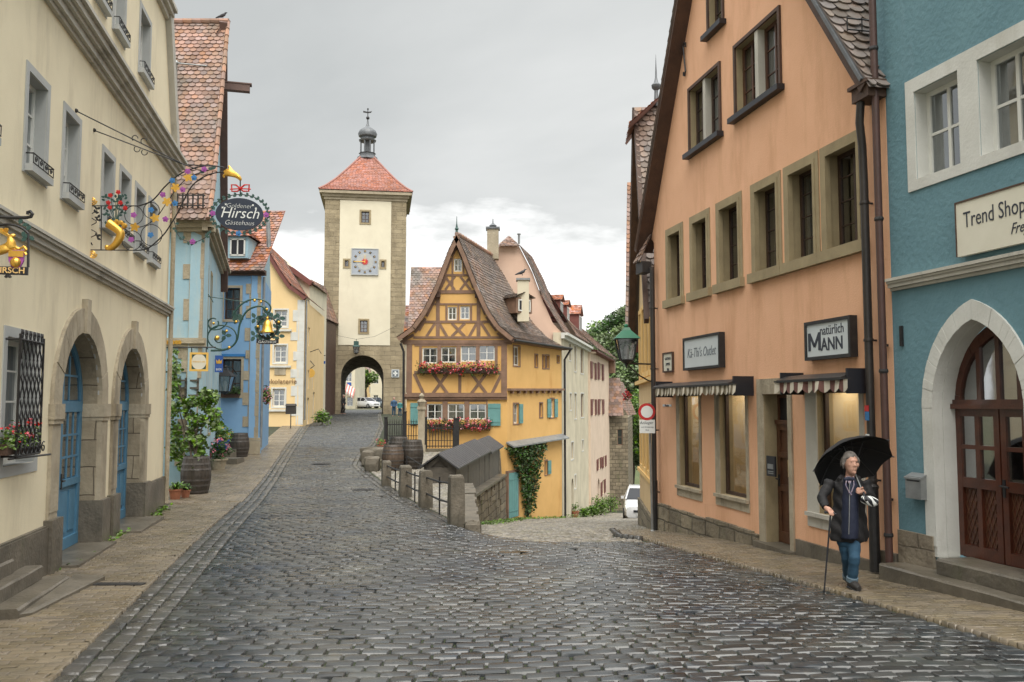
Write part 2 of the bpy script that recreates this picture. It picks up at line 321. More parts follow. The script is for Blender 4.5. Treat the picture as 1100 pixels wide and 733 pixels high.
def ray(px, py):
    x = (px - W0 / 2) / FPX; y = (H0 / 2 - py) / FPX
    return Vector((x, cos(TILT) - y * sin(TILT), sin(TILT) + y * cos(TILT)))
def at(px, py, Y):
    d = ray(px, py); t = Y / d.y; return Vector((d.x * t, Y, EYE + d.z * t))
class Fr:
    """a vertical wall frame: u along the wall, v out of it, z up"""
    def __init__(s, x, y, dx, dy, side=1):
        l = sqrt(dx * dx + dy * dy); s.o = Vector((x, y, 0)); s.d = Vector((dx / l, dy / l, 0)); s.n = Vector((s.d.y, -s.d.x, 0)) * side
    def p(s, u, v, z): q = s.o + s.d * u + s.n * v; return (q.x, q.y, z)
    def pix(s, px, py, v=0):
        r = ray(px, py); o = s.o + s.n * v; t = (o - Vector((0, 0, 0))).dot(s.n) / Vector((r.x, r.y, 0)).dot(s.n)
        h = Vector((r.x * t, r.y * t, EYE + r.z * t)); return (Vector((h.x, h.y, 0)) - s.o).dot(s.d), h.z
    def U(s, px, v=0): return s.pix(px, HOR, v)[0]
    def shift(s, v): q = s.o + s.n * v; f = Fr(q.x, q.y, s.d.x, s.d.y, 1); f.n = s.n; return f
    def box(s, mb, u0, u1, v0, v1, z0, z1, mi=0):
        return mb.hexa([s.p(u0, v0, z0), s.p(u1, v0, z0), s.p(u1, v1, z0), s.p(u0, v1, z0), s.p(u0, v0, z1), s.p(u1, v0, z1), s.p(u1, v1, z1), s.p(u0, v1, z1)], mi)
    def prism(s, mb, poly, v0, v1, mi=0):
        n = len(poly); tri = tessellate_polygon([[Vector((a, b, 0)) for a, b in poly]])
        vs = [s.p(a, v1, b) for a, b in poly] + [s.p(a, v0, b) for a, b in poly]
        fs = [tuple(t) for t in tri] + [tuple(i + n for i in t)[::-1] for t in tri] + [(i, i + n, (i + 1) % n + n, (i + 1) % n) for i in range(n)]
        return mb.add(vs, fs, mi)
    def beam(s, mb, a, b, w, v0, v1, mi=0):
        d = Vector((b[0] - a[0], b[1] - a[1])); d.normalize(); n = Vector((-d.y, d.x)) * w / 2
        poly = [(a[0] - n.x, a[1] - n.y), (b[0] - n.x, b[1] - n.y), (b[0] + n.x, b[1] + n.y), (a[0] + n.x, a[1] + n.y)]
        return s.prism(mb, poly, v0, v1, mi)
    def wall(s, mb, outline, holes, depth, rev=.25, mi=0, rmi=None, back=True):
        """extruded wall body: front with openings, reveals, sides and back"""
        polys = [outline] + holes; flat = [q for p in polys for q in p]
        tri = tessellate_polygon([[Vector((a, b, 0)) for a, b in p] for p in polys])
        mb.add([s.p(a, 0, b) for a, b in flat], [tuple(t) for t in tri], mi)
        for h in holes:
            n = len(h); hv = rev
            mb.add([s.p(a, 0, b) for a, b in h] + [s.p(a, -hv, b) for a, b in h], [(i, (i + 1) % n, (i + 1) % n + n, i + n) for i in range(n)], mi if rmi is None else rmi)
        n = len(outline)
        mb.add([s.p(a, 0, b) for a, b in outline] + [s.p(a, -depth, b) for a, b in outline], [(i, (i + 1) % n, (i + 1) % n + n, i + n) for i in range(n)] + ([tuple(range(n, 2 * n))] if back else []), mi)
        return mb
def rect(u0, u1, z0, z1): return [(u0, z0), (u1, z0), (u1, z1), (u0, z1)]
def archpoly(uc, hw, zb, zs, n=14, ry=None, pointed=0):
    ry = ry or hw; pts = [(uc - hw, zb), (uc + hw, zb)]
    if pointed:
        # two arcs with centres shifted past the middle
        R = hw * (1 + pointed); c = hw * pointed; top = sqrt(R * R - c * c); k = ry / top
        a1 = math.atan2(top, c)
        for i in range(n + 1): a = a1 * i / n; pts.append((uc - c + R * cos(a), zs + R * sin(a) * k))
        for i in range(1, n + 1): a = a1 * (1 - i / n); pts.append((uc + c - R * cos(a), zs + R * sin(a) * k))
    else:
        for i in range(n + 1): a = pi * i / n; pts.append((uc + hw * cos(a), zs + ry * sin(a)))
    return pts
def arcring(F, mb, uc, hi, ho, zb, zs, v0, v1, n=14, ri=None, ro=None, mi=0, pointed=0, blocks=None):
    """an arch surround: band between inner and outer arch outline"""
    I = archpoly(uc, hi, zb, zs, n, ri, pointed)[1:]; O = archpoly(uc, ho, zb, zs, n, ro, pointed)[1:]
    I = I + [(uc - hi, zb)]; O = O + [(uc - ho, zb)]
    m_ = len(I) - 1
    for i in range(m_):
        last = (i % 3 == 2 or i == m_ - 1)
        L_ = lambda a, b, t: (a[0] + (b[0] - a[0]) * t, a[1] + (b[1] - a[1]) * t)
        t = .93 if last else 1
        F.prism(mb, [I[i], O[i], L_(O[i], O[i + 1], t), L_(I[i], I[i + 1], t)], v0, v1 - (.003 if i % 2 else 0), mi)
        if last: F.prism(mb, [L_(I[i], I[i + 1], t), L_(O[i], O[i + 1], t), O[i + 1], I[i + 1]], v0, v1 - .012, mi)

def window(F, par, u0, u1, z0, z1, rec=.15, fm='white_paint', pm='pane', nx=2, nz=2, fw=.05, bar=.022, th=.05, sill=None, curtain=None, name='window'):
    mb = MB(); v1 = -rec; v0 = -rec - th
    F.box(mb, u0, u0 + fw, v0, v1, z0, z1); F.box(mb, u1 - fw, u1, v0, v1, z0, z1)
    F.box(mb, u0 + fw, u1 - fw, v0, v1, z0, z0 + fw); F.box(mb, u0 + fw, u1 - fw, v0, v1, z1 - fw, z1)
    for i in range(1, nx):
        c = u0 + (u1 - u0) * i / nx; w = fw * .8 if (nx == 2 or i * 2 == nx) else bar
        F.box(mb, c - w / 2, c + w / 2, v0 + .004, v1 - .004, z0 + fw, z1 - fw)
    for i in range(1, nz):
        c = z0 + (z1 - z0) * i / nz
        F.box(mb, u0 + fw, u1 - fw, v0 + .01, v1 - .009, c - bar / 2, c + bar / 2)
    w = mb.build(name, fm, par)
    g = MB(); vm = (v0 + v1) / 2; g.add([F.p(u0 + .01, vm, z0 + .01), F.p(u1 - .01, vm, z0 + .01), F.p(u1 - .01, vm, z1 - .01), F.p(u0 + .01, vm, z1 - .01)], [(0, 1, 2, 3)])
    g.build('pane', pm, w)
    if curtain:
        c = MB(); n = 26; pts = []
        for (a, b) in curtain_spans(curtain, u0, u1):
            vs = []; m = max(6, int((b - a) / .02))
            for i in range(m + 1):
                u = a + (b - a) * i / m; vv = v0 - .06 + .014 * sin(i * 1.7) ; vs += [F.p(u, vv, z0 + .03), F.p(u, vv, z1 - .02)]
            c.add(vs, [(2 * i, 2 * i + 2, 2 * i + 3, 2 * i + 1) for i in range(m)])
        c.build('curtain', 'curtain', w)
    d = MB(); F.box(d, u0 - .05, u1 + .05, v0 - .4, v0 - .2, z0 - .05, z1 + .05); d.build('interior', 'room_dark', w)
    if sill:
        sm, sh, sp = sill; q = MB(); F.box(q, u0 - .08, u1 + .08, -rec, sp, z0 - sh, z0 - .003); q.build('sill', sm, w)
    return w
def curtain_spans(kind, u0, u1):
    w = u1 - u0
    if kind == 'full': return [(u0 + .02, u1 - .02)]
    if kind == 'left': return [(u0 + .02, u0 + w * .45)]
    return [(u0 + .02, u0 + w * .36), (u1 - w * .36, u1 - .02)]
def surround(F, par, u0, u1, z0, z1, w, m, proud=.02, bottom=True, name='surround', wt=None):
    mb = MB(); wt = wt or w; e = .004
    F.box(mb, u0 - w, u0 - e, -.05, proud, z0 - (w if bottom else 0), z1 + wt)
    F.box(mb, u1 + e, u1 + w, -.05, proud, z0 - (w if bottom else 0), z1 + wt)
    F.box(mb, u0 - e, u1 + e, -.05, proud, z1 + e, z1 + wt)
    if bottom: F.box(mb, u0 - e, u1 + e, -.05, proud, z0 - w, z0 - e)
    return mb.build(name, m, par)

def tiles(name, m, par, P, W, Lr, tw=.18, th=.16, inside=None, lift=.03, jit=.012, extra=None):
    """rows of round-ended clay tiles over the surface P(a, b): a across 0..1, b from ridge 0 to eave 1"""
    rows = max(2, int(Lr / th)); mb = MB(); V = []; Fc = []
    for r in range(rows + 1):
        b1 = min(1.0, (r + 1) / rows); b0 = r / rows - .35 / rows
        if r == rows: break
        A = Vector(P(0, (r + .5) / rows)); B = Vector(P(1, (r + .5) / rows)); w = (B - A).length
        n = max(1, int(w / tw)); off = .5 if r % 2 else 0.
        for c in range(-1 if off else 0, n):
            a0 = (c + off) / n; a1 = (c + 1 + off) / n
            a0 = max(0, a0); a1 = min(1, a1)
            if a1 - a0 < .2 / n: continue
            am = (a0 + a1) / 2
            if inside and not inside(am, (b0 + b1) / 2): continue
            jb = random.uniform(-jit, jit) / th / rows; g = .03 / n
            a0 += g; a1 -= g
            p = [Vector(P(a0, max(0, b0))), Vector(P(a1, max(0, b0))), Vector(P(a1, b1 - .28 / rows + jb)), Vector(P(a1 - (a1 - a0) * .22, b1 - .06 / rows + jb)), Vector(P(am, b1 + jb)), Vector(P(a0 + (a1 - a0) * .22, b1 - .06 / rows + jb)), Vector(P(a0, b1 - .28 / rows + jb))]
            nr = (p[1] - p[0]).cross(p[2] - p[1]); nr.normalize()
            if nr.z < 0: nr = -nr
            l = lift + random.uniform(-.006, .01)
            q = [p[0] + nr * .004, p[1] + nr * .004] + [x + nr * l for x in p[2:]]
            lo = [x + nr * (l - .018) for x in p[2:]]
            o = len(V); V += [tuple(x) for x in q + lo]
            Fc.append(tuple(o + i for i in range(7)))
            Fc += [(o + 2 + i, o + 7 + i, o + 8 + i, o + 3 + i) for i in range(4)]
    # solid base under the tiles
    k = 10; base = [P(i / k, j / k) for j in range(k + 1) for i in range(k + 1)]
    if inside is None:
        mb.add(base, [(j * (k + 1) + i, j * (k + 1) + i + 1, (j + 1) * (k + 1) + i + 1, (j + 1) * (k + 1) + i) for i in range(k) for j in range(k)])
    mb.add(V, Fc)
    return mb.build(name, m, par)
def quadP(tl, tr, bl, br):
    tl, tr, bl, br = map(Vector, (tl, tr, bl, br))
    return lambda a, b: (tl * (1 - a) + tr * a) * (1 - b) + (bl * (1 - a) + br * a) * b

def leaves(mb, pts, size, n_per=1, mi=0, flat=0., asp=.6):
    """leaf shaped faces at points with random turns"""
    V = []; Fc = []
    for p in pts:
        a = random.uniform(0, 2 * pi); t = random.uniform(-1, 1); s = size * random.uniform(.6, 1.3)
        d = Vector((cos(a), sin(a), random.uniform(-.7, .5))).normalized(); u = Vector((random.gauss(0, 1), random.gauss(0, 1), random.gauss(0, 1))); n = d.cross(u)
        if n.length < 1e-3: continue
        n.normalize(); p = Vector(p); o = len(V); m = d.cross(n) * s * .12
        V += [tuple(p), tuple(p + d * s * .5 + n * s * asp * .5 + m), tuple(p + d * s), tuple(p + d * s * .5 - n * s * asp * .5 + m)]
        Fc.append((o, o + 1, o + 2, o + 3))
    mb.add(V, Fc, mi)
def cloud(c, r, n, shell=.45):
    out = []
    for _ in range(n):
        d = Vector((random.gauss(0, 1), random.gauss(0, 1), random.gauss(0, 1))).normalized(); k = (shell + (1 - shell) * random.random())
        out.append((c[0] + d.x * r[0] * k, c[1] + d.y * r[1] * k, c[2] + d.z * r[2] * k))
    return out
def text(txt, F, u, v, z, size, m, par, ext=.004, align='CENTER', shear=0, sx=1., bold=0, name='lettering', flip=False, spacing=1):
    c = bpy.data.curves.new('t', 'FONT'); c.body = txt; c.size = size; c.extrude = ext; c.align_x = align; c.align_y = 'CENTER'; c.shear = shear; c.offset = bold; c.space_character = spacing; c.resolution_u = 3
    o = bpy.data.objects.new('t', c); COL.objects.link(o); bpy.context.view_layer.update()
    me = bpy.data.meshes.new_from_object(o.evaluated_get(bpy.context.evaluated_depsgraph_get())); bpy.data.objects.remove(o)
    s = -1 if flip else 1
    mb = MB(); mb.add([F.p(u + s * p.co.x * sx, v + p.co.z, z + p.co.y) for p in me.vertices], [tuple(q.vertices) for q in me.polygons])
    if not mb.v: return None
    return mb.build(name, m, par)
def bake(verts, edges, radii, sub=2, root=0):
    """skin surface over a skeleton"""
    me = bpy.data.meshes.new('s'); me.from_pydata([tuple(v) for v in verts], edges, [])
    o = bpy.data.objects.new('s', me); COL.objects.link(o)
    md = o.modifiers.new('k', 'SKIN'); md.use_smooth_shade = True
    for i, r in enumerate(radii):
        r = r if isinstance(r, (tuple, list)) else (r, r)
        me.skin_vertices[0].data[i].radius = r; me.skin_vertices[0].data[i].use_root = (i == root)
    s = o.modifiers.new('u', 'SUBSURF'); s.levels = s.render_levels = sub
    bpy.context.view_layer.update()
    r = bpy.data.meshes.new_from_object(o.evaluated_get(bpy.context.evaluated_depsgraph_get())); bpy.data.objects.remove(o)
    return [tuple(v.co) for v in r.vertices], [tuple(p.vertices) for p in r.polygons]
def fuse(mb, voxel=.012, smooth=4):
    me = bpy.data.meshes.new('f'); me.from_pydata(mb.v, [], mb.f); me.update()
    o = bpy.data.objects.new('f', me); COL.objects.link(o)
    r = o.modifiers.new('r', 'REMESH'); r.mode = 'VOXEL'; r.voxel_size = voxel
    if smooth: s = o.modifiers.new('s', 'SMOOTH'); s.iterations = smooth; s.factor = .5
    bpy.context.view_layer.update()
    q = bpy.data.meshes.new_from_object(o.evaluated_get(bpy.context.evaluated_depsgraph_get())); bpy.data.objects.remove(o)
    out = MB(); out.add([tuple(v.co) for v in q.vertices], [tuple(p.vertices) for p in q.polygons]); return out
def interp(x, xs, ys): return float(np.interp(x, xs, ys))
def spiral(c, r0, r1, a0, a1, n=20):
    return [(c[0] + (r0 + (r1 - r0) * i / n) * cos(a0 + (a1 - a0) * i / n), c[1] + (r0 + (r1 - r0) * i / n) * sin(a0 + (a1 - a0) * i / n)) for i in range(n + 1)]
# ---------------------------------------------------------------- terrain and paving
def zu(y): return np.interp(y, [0, 15, 21, 26, 31, 36, 55, 80, 95, 130, 200], [0, 0, -.10, -.05, .12, .27, .78, 1.26, 1.45, 1.6, 1.6])
def zl(y): return np.interp(y, [0, 5, 7.4, 10.4, 16.5, 20, 25, 32, 38, 41, 50, 60, 80, 120, 200], [.22, .2, .14, 0, -.35, -.68, -1.25, -2.05, -2.75, -3.1, -4.2, -5.2, -7, -9, -9])
XC = ([0, 14, 16.3, 17, 24.6, 25, 34.8, 37, 42, 60, 75, 95, 200], [1, 1, -.8, -.9, -1.3, -1.8, -.72, -.4, .5, .5, 2, 6, 10])
def H(x, y):
    x = np.asarray(x, float); y = np.asarray(y, float)
    xc = np.interp(y, *XC); w = np.interp(y, [14, 16.6, 60, 100], [2.5, .12, .12, 6])
    t = np.clip((x - xc + w) / (2 * w), 0, 1); t = t * t * (3 - 2 * t)
    z = zu(y) * (1 - t) + zl(y) * t
    return z
KL = lambda y: -2.22 - .2 * y
WL = lambda y: -3.69 - .2 * y
KR = lambda y: 5.78 - .2 * y
WR = lambda y: 7.24 - .2 * y
def URK(y): return np.interp(y, [15.9, 24, 30, 34, 40, 55, 78, 100], [-.85, -3.3, -5.1, -5.65, -6.1, -8.0, -11.6, -14.5])
def LLK(y): return np.interp(y, [16, 25, 34, 37, 42.4, 53.5, 66, 75, 90], [-.62, -1.08, -.05, -.05, 2.4, 4.7, 7.2, 9, 12])
def LRK(y): return np.interp(y, [16.6, 17.6, 20, 21.5, 26, 41, 60, 75, 90], [2.42, 2.0, 2.3, 3.35, 3.75, 6.9, 9, 12, 14])

xs = np.unique(np.concatenate([np.linspace(-900, -60, 12), np.linspace(-60, -16, 12), np.arange(-16, -3, .4), np.arange(-3, 3, .1), np.arange(3, 12, .4), np.linspace(12, 60, 10), np.linspace(60, 900, 12)]))
ys = np.unique(np.concatenate([np.linspace(-300, 2, 8), np.arange(2, 45, .25), np.arange(45, 130, 1.5), np.linspace(130, 1600, 16)]))
X, Y = np.meshgrid(xs, ys); Z = H(X, Y)
farw = np.clip((Y - 135) / 300, 0, 1); Z = Z * (1 - farw) + np.where(X > 0, 1.0, 1.6) * farw
nx_, ny_ = len(xs), len(ys)
gv = np.stack([X.ravel(), Y.ravel(), Z.ravel()], 1)
idx = np.arange(nx_ * ny_).reshape(ny_, nx_)
gf = np.stack([idx[:-1, :-1].ravel(), idx[:-1, 1:].ravel(), idx[1:, 1:].ravel(), idx[1:, :-1].ravel()], 1)
me = bpy.data.meshes.new('ground'); me.from_pydata(gv.tolist(), [], gf.tolist())
me.materials.append(M['joint']); me.materials.append(M['earth'])
cx = (X[:-1, :-1] + X[1:, 1:]).ravel() / 2; cy = (Y[:-1, :-1] + Y[1:, 1:]).ravel() / 2
me.polygons.foreach_set('material_index', np.where((np.abs(cx) < 16) & (cy < 130) & (cy > -10), 0, 1).astype(int).tolist())
me.polygons.foreach_set('use_smooth', [True] * len(me.polygons)); me.update()
g = bpy.data.objects.new('ground', me); COL.objects.link(g); tag(g, kind='structure')

def stones(name, m, S, dome=.022, base=.0, top=.03, k=4, tilt=.04, pw=4., kind='structure', inn=.93, corner=.12, hn=.004):
    """S: rows of (cx, cy, width, length, angle)"""
    S = np.array(S); n = len(S)
    t = np.concatenate([[-1], np.linspace(-inn, inn, k - 1), [1]]) if k != 6 else np.array([-1, -inn, -inn * .92, 0, inn * .92, inn, 1.]); gx, gy = np.meshgrid(t, t); gx = gx.ravel(); gy = gy.ravel()
    # pull the outer ring: first and last row of the grid form the vertical side
    hx = gx; hy = gy
    cr = np.maximum(0, np.abs(hx) + np.abs(hy) - 1.55)
    hx2 = hx * (1 - cr * corner); hy2 = hy * (1 - cr * corner)
    edge = (np.maximum(np.abs(gx), np.abs(gy)) > .999)
    prof = (1 - np.abs(hx) ** pw) * (1 - np.abs(hy) ** pw)
    jit = np.random.normal(0, 1, (n, len(gx)))
    w = S[:, 2:3] / 2; l = S[:, 3:4] / 2; ca = np.cos(S[:, 4:5]); sa = np.sin(S[:, 4:5])
    lx = hx2[None] * w + jit * .0022; ly = hy2[None] * l + np.random.normal(0, .0022, (n, len(gx)))
    wx = S[:, 0:1] + lx * ca - ly * sa; wy = S[:, 1:2] + lx * sa + ly * ca
    tx = np.random.normal(0, tilt, (n, 1)); ty = np.random.normal(0, tilt, (n, 1)); hh = np.random.normal(0, hn, (n, 1))
    z = H(wx, wy) + base + np.where(edge[None], -.02, top - dome + dome * prof[None] + hh) + np.where(edge[None], 0, lx * tx + ly * ty) + np.where(edge[None], 0, np.random.normal(0, .0009, (n, len(gx))))
    v = np.stack([wx.ravel(), wy.ravel(), z.ravel()], 1)
    q = (k + 1) ** 2; id0 = np.arange(q).reshape(k + 1, k + 1)
    f0 = np.stack([id0[:-1, :-1].ravel(), id0[:-1, 1:].ravel(), id0[1:, 1:].ravel(), id0[1:, :-1].ravel()], 1)
    f = (f0[None] + (np.arange(n) * q)[:, None, None]).reshape(-1, 4)
    me = bpy.data.meshes.new(name); me.vertices.add(len(v)); me.vertices.foreach_set('co', v.ravel())
    me.loops.add(len(f) * 4); me.loops.foreach_set('vertex_index', f.ravel().astype(np.int32))
    me.polygons.add(len(f)); me.polygons.foreach_set('loop_start', np.arange(len(f), dtype=np.int32) * 4); me.polygons.foreach_set('loop_total', np.full(len(f), 4, np.int32))
    me.update(calc_edges=True); me.polygons.foreach_set('use_smooth', [True] * len(f)); me.materials.append(M[m]); me.update()
    o = bpy.data.objects.new(name, me); COL.objects.link(o); tag(o, kind=kind); return o

def fill(y0, y1, lf, rf, row=.158, wmin=.2, wmax=.31, gap=.008, wav=.0, rot=0.):
    """rows of setts in running bond: each joint falls near the middle of a stone of the row before"""
    S = []; y = y0; wm = (wmin + wmax) / 2; J = None
    while y < y1:
        xl, xr = float(lf(y)), float(rf(y)); rw = row * random.uniform(.88, 1.12)
        if J is None: J = [xl + wm * k for k in range(int((xr - xl) / wm) + 2)]
        else:
            mid = [(a + b) / 2 + random.gauss(0, wm * .10) for a, b in zip(J[:-1], J[1:])]
            while mid and mid[0] > xl + wm * .3: mid.insert(0, mid[0] - wm * random.uniform(.85, 1.15))
            while mid and mid[-1] < xr - wm * .3: mid.append(mid[-1] + wm * random.uniform(.85, 1.15))
            k = 0; out = []
            for q in mid:
                if not out or q - out[-1] > wm * .62: out.append(q)
                if len(out) > 1 and out[-1] - out[-2] > wm * 1.45: out.insert(-1, (out[-1] + out[-2]) / 2)
            J = out
        E = [xl] + [q for q in J if xl + .05 < q < xr - .05] + [xr]
        for a, b in zip(E[:-1], E[1:]):
            w = b - a
            if w < .05: continue
            cx = (a + b) / 2; yy = y + wav * sin(cx * .9 + y * .3) + random.gauss(0, .003)
            S.append((cx, yy, w - gap * random.uniform(.6, 1.5), rw - gap * random.uniform(1.2, 2.2), random.gauss(0, .012) + wav * .9 * cos(cx * .9 + y * .3)))
        y += rw
    return S
gut = .52
A = fill(4.2, 16.2, lambda y: KL(y) + gut, lambda y: KR(y) - .03 if y < 16.3 else 2.4, wav=.03)
B = fill(16.2, 38, lambda y: KL(y) + gut, lambda y: URK(y) - .34, wav=.03)
stones('cobblestone_road', 'cobble', A + B, dome=.008, tilt=.016, k=6, pw=5, hn=.003)
Cc = fill(38, 104, lambda y: KL(y) + gut, lambda y: URK(y) - .3, row=.17, wmin=.2, wmax=.3)
stones('upper_road', 'cobble', Cc, k=4)
D = fill(16.2, 60, LLK, lambda y: LRK(y), row=.15, wmin=.15, wmax=.25)
stones('lower_street', 'cobble_light', D, k=4)
E = fill(16.9, 37, lambda y: URK(y) + .05, lambda y: np.interp(y, *XC) - .0, row=.12, wmin=.11, wmax=.18)
stones('terrace_paving', 'cobble_light', E, k=4)
# gutters: three lines of long stones beside each kerb
G = []
for j, t in enumerate((.09, .265, .43)):
    y = 4.0
    while y < 100:
        l = random.uniform(.18, .30) if y < 45 else .5
        G.append((KL(y + l / 2) + t, y + l / 2, .155, l - .02, .197)); y += l
for t in (-.27, -.1):
    y = 16.4
    while y < 100:
        l = random.uniform(.22, .34) if y < 45 else .5
        s = float(URK(y + l) - URK(y)) / l; G.append((float(URK(y + l / 2)) + t, y + l / 2, .15, l * sqrt(1 + s * s) - .02, -math.atan(s))); y += l
stones('gutter', 'gutter_stone', G, dome=.009, top=.028, tilt=.02, pw=6, k=6, corner=.12)
def pav(y0, y1, lf, rf, row, wl, slope):
    S = []; y = y0; r = 0
    while y < y1:
        x = float(lf(y)) - (wl / 2 if r % 2 else 0); xr = float(rf(y))
        while x < xr - .03:
            x0 = max(x, float(lf(y))); x1 = min(x + wl, xr)
            if x1 - x0 > .04: S.append(((x0 + x1) / 2, y + (x0 - float(lf(y))) * slope, x1 - x0 - .004, row - .004, math.atan(slope) + random.gauss(0, .006)))
            x += wl
        y += row; r += 1
    return S
P1 = pav(4.5, 20, lambda y: WL(y) + .02, lambda y: KL(y) - .02, .105, .21, .16)
P2 = pav(20, 62, lambda y: WL(y) - (1.6 if y < 34 else -.3), lambda y: KL(y) - .02, .13, .25, .16)
stones('pavement', 'paver', P1 + P2, dome=.004, top=.052, k=6, tilt=.003, pw=10, inn=.955, corner=.02, hn=.0008)
P3 = pav(4.5, 17, lambda y: KR(y) + .02, lambda y: WR(y) - .02, .105, .21, .1)
P4 = pav(17, 20.4, lambda y: np.interp(y, [17, 17.6, 20.4], [2.4, 2.2, 2.45]), lambda y: WR(y) - .02, .105, .21, .1)
stones('right_pavement', 'paver', P3 + P4, dome=.004, top=.052, k=6, tilt=.003, pw=10, inn=.955, corner=.02, hn=.0008)
# kerb round the right pavement's far end, and the drain channel
K = []
for (a, b) in (((2.42, 16.7), (2.12, 17.6)), ((2.12, 17.6), (2.28, 20.2))):
    n = int(math.dist(a, b) / .3) + 1
    for i in range(n):
        t = (i + .5) / n; K.append((a[0] + (b[0] - a[0]) * t, a[1] + (b[1] - a[1]) * t, .12, math.dist(a, b) / n - .01, -atan2(b[0] - a[0], b[1] - a[1])))
stones('kerb', 'gutter_stone', K, dome=.01, top=.09, tilt=.01, pw=8)
DR = [(-5.0 + .13 * i, 10.62 + .02 * i, .12, .13, .16) for i in range(5)]
ch = MB()
for i in range(6):
    x0 = -5.02 + i * .105; ch.box(x0, x0 + .1, 10.56, 10.7, -.01, .058 + .002)
o = ch.build('drain_cover', 'iron', None); tag(o, 'dark metal drain channel cover let into the beige pavement beside the stone ramp', 'drain cover')
def manhole(cx, cy, r, label, nm='manhole_cover'):
    mb = MB(); z = float(H(cx, cy)) + .034; mb.lathe((cx, cy, z - .03), [(r, 0), (r, .03), (r * .93, .033), (r * .9, .027), (.001, .027)], 20)
    for i in range(-3, 4):
        for j in range(-3, 4):
            if i * i + j * j < 10: mb.box(cx + i * r * .25 - .02, cx + i * r * .25 + .02, cy + j * r * .25 - .02, cy + j * r * .25 + .02, z - .004, z + .004)
    tag(mb.build(nm, 'iron', None), label, 'manhole cover', 'iron covers in the cobbled road')
manhole(-6.6, 30.5, .34, 'round iron cover in the cobbles of the upper road near the barrels')
manhole(-3.9, 23.2, .30, 'round iron cover in the cobbles left of the stone posts')
# wooded slope beyond the lower street
mb = MB()
gx = np.linspace(-40, 160, 40); gy = np.linspace(95, 420, 30)
for j, y in enumerate(gy):
    for i, x in enumerate(gx):
        s = min(1, max(0, (y - 95) / 110)); mb.v.append((x + 25 * s, y, -9 + s * 26 * (0.55 + .25 * sin(x * .03 + 1) + .08 * sin(x * .11 + y * .02)) * (1 if x > -10 else max(0, (x + 40) / 30))))
mb.f = [(j * 40 + i, j * 40 + i + 1, (j + 1) * 40 + i + 1, (j + 1) * 40 + i) for j in range(29) for i in range(39)]; mb.mi = [0] * len(mb.f)
tag(mb.build('hill', 'grass', None, smooth=True), kind='structure')
# ---------------------------------------------------------------- left: cream house
FL = Fr(-3.69, 0, -.1961, .9806)            # plane X = -3.69 - .2 Y, n points to the street
UL = lambda Y: Y / .9806
base = FL.p(UL(12), 0, 0)
ch = T('cream_house', 'tall cream plastered house with grey cornices and two arched blue doors', 'house', base)
ue = UL(18.85); u0_ = UL(3.0)
holes = []; wins = []
for a, b in ((16.4, 37.6), (58.3, 74.0), (102, 113.2), (121.8, 131.6), (139, 148.4), (154, 162.5)):
    wins.append((FL.U(a), FL.U(b), 5.0, 6.12))
w1 = wins[0]; wins.append((w1[0] - 1.75, w1[1] - 1.75, 5.0, 6.12)); wins.append((w1[0] - 3.4, w1[1] - 3.4, 5.0, 6.12))
for a, b in ((84, 98), (108, 120), (138, 149)): wins.append((FL.U(a), FL.U(b), 8.3, 9.45))
for w in wins: holes.append(rect(*w))
gw = (UL(9.75), UL(10.75), 1.5, 2.95); holes.append(rect(*gw))
A1, A2 = UL(12.63), UL(15.68); HW1, HW2 = 1.03, 1.0
holes.append(archpoly(A1, HW1, .0, 2.2)); holes.append(archpoly(A2, HW2, .0, 2.2))
uv = UL(19.45)
outl = [(u0_, -.6), (ue, -.6), (ue, 7.3), (ue + .25, 7.5), (ue - .35, 8.8), (ue - 1.95, 12.2), (u0_ + 6, 17), (u0_, 17)]
mb = MB(); FL.wall(mb, outl, holes, 6.0, .3, 0, 1); mb.build('wall', ['cream', 'grey_trim'], ch)
# cornices and string course: stepped bands
def moulding(F, u0, u1, steps, m, par, name):
    mb = MB()
    for i, (za, zb, pr) in enumerate(steps): F.box(mb, u0, u1, -.05, pr, za + .001, zb - .001)
    return mb.build(name, m, par)
moulding(FL, u0_, ue, [(4.08, 4.13, .05), (4.13, 4.20, .09), (4.20, 4.24, .13), (4.24, 4.28, .15)], 'cornice_grey', ch, 'string_course')
moulding(FL, u0_, ue + .3, [(7.18, 7.24, .06), (7.24, 7.34, .12), (7.34, 7.4, .18), (7.4, 7.5, .24), (7.5, 7.56, .30)], 'cornice_grey', ch, 'cornice')
moulding(FL, u0_, ue - 1.0, [(10.2, 10.3, .08), (10.3, 10.4, .16), (10.4, 10.48, .22)], 'cornice_grey', ch, 'cornice')
mb = MB()
for a, b in (((ue + .3, 7.5), (ue - .3, 8.8)), ((ue - .3, 8.8), (ue - 1.9, 12.2)), ((ue - 1.9, 12.2), (ue - 4.5, 16.6))): FL.beam(mb, a, b, .30, -.4, .12)
mb.build('verge', 'cornice_grey', ch)
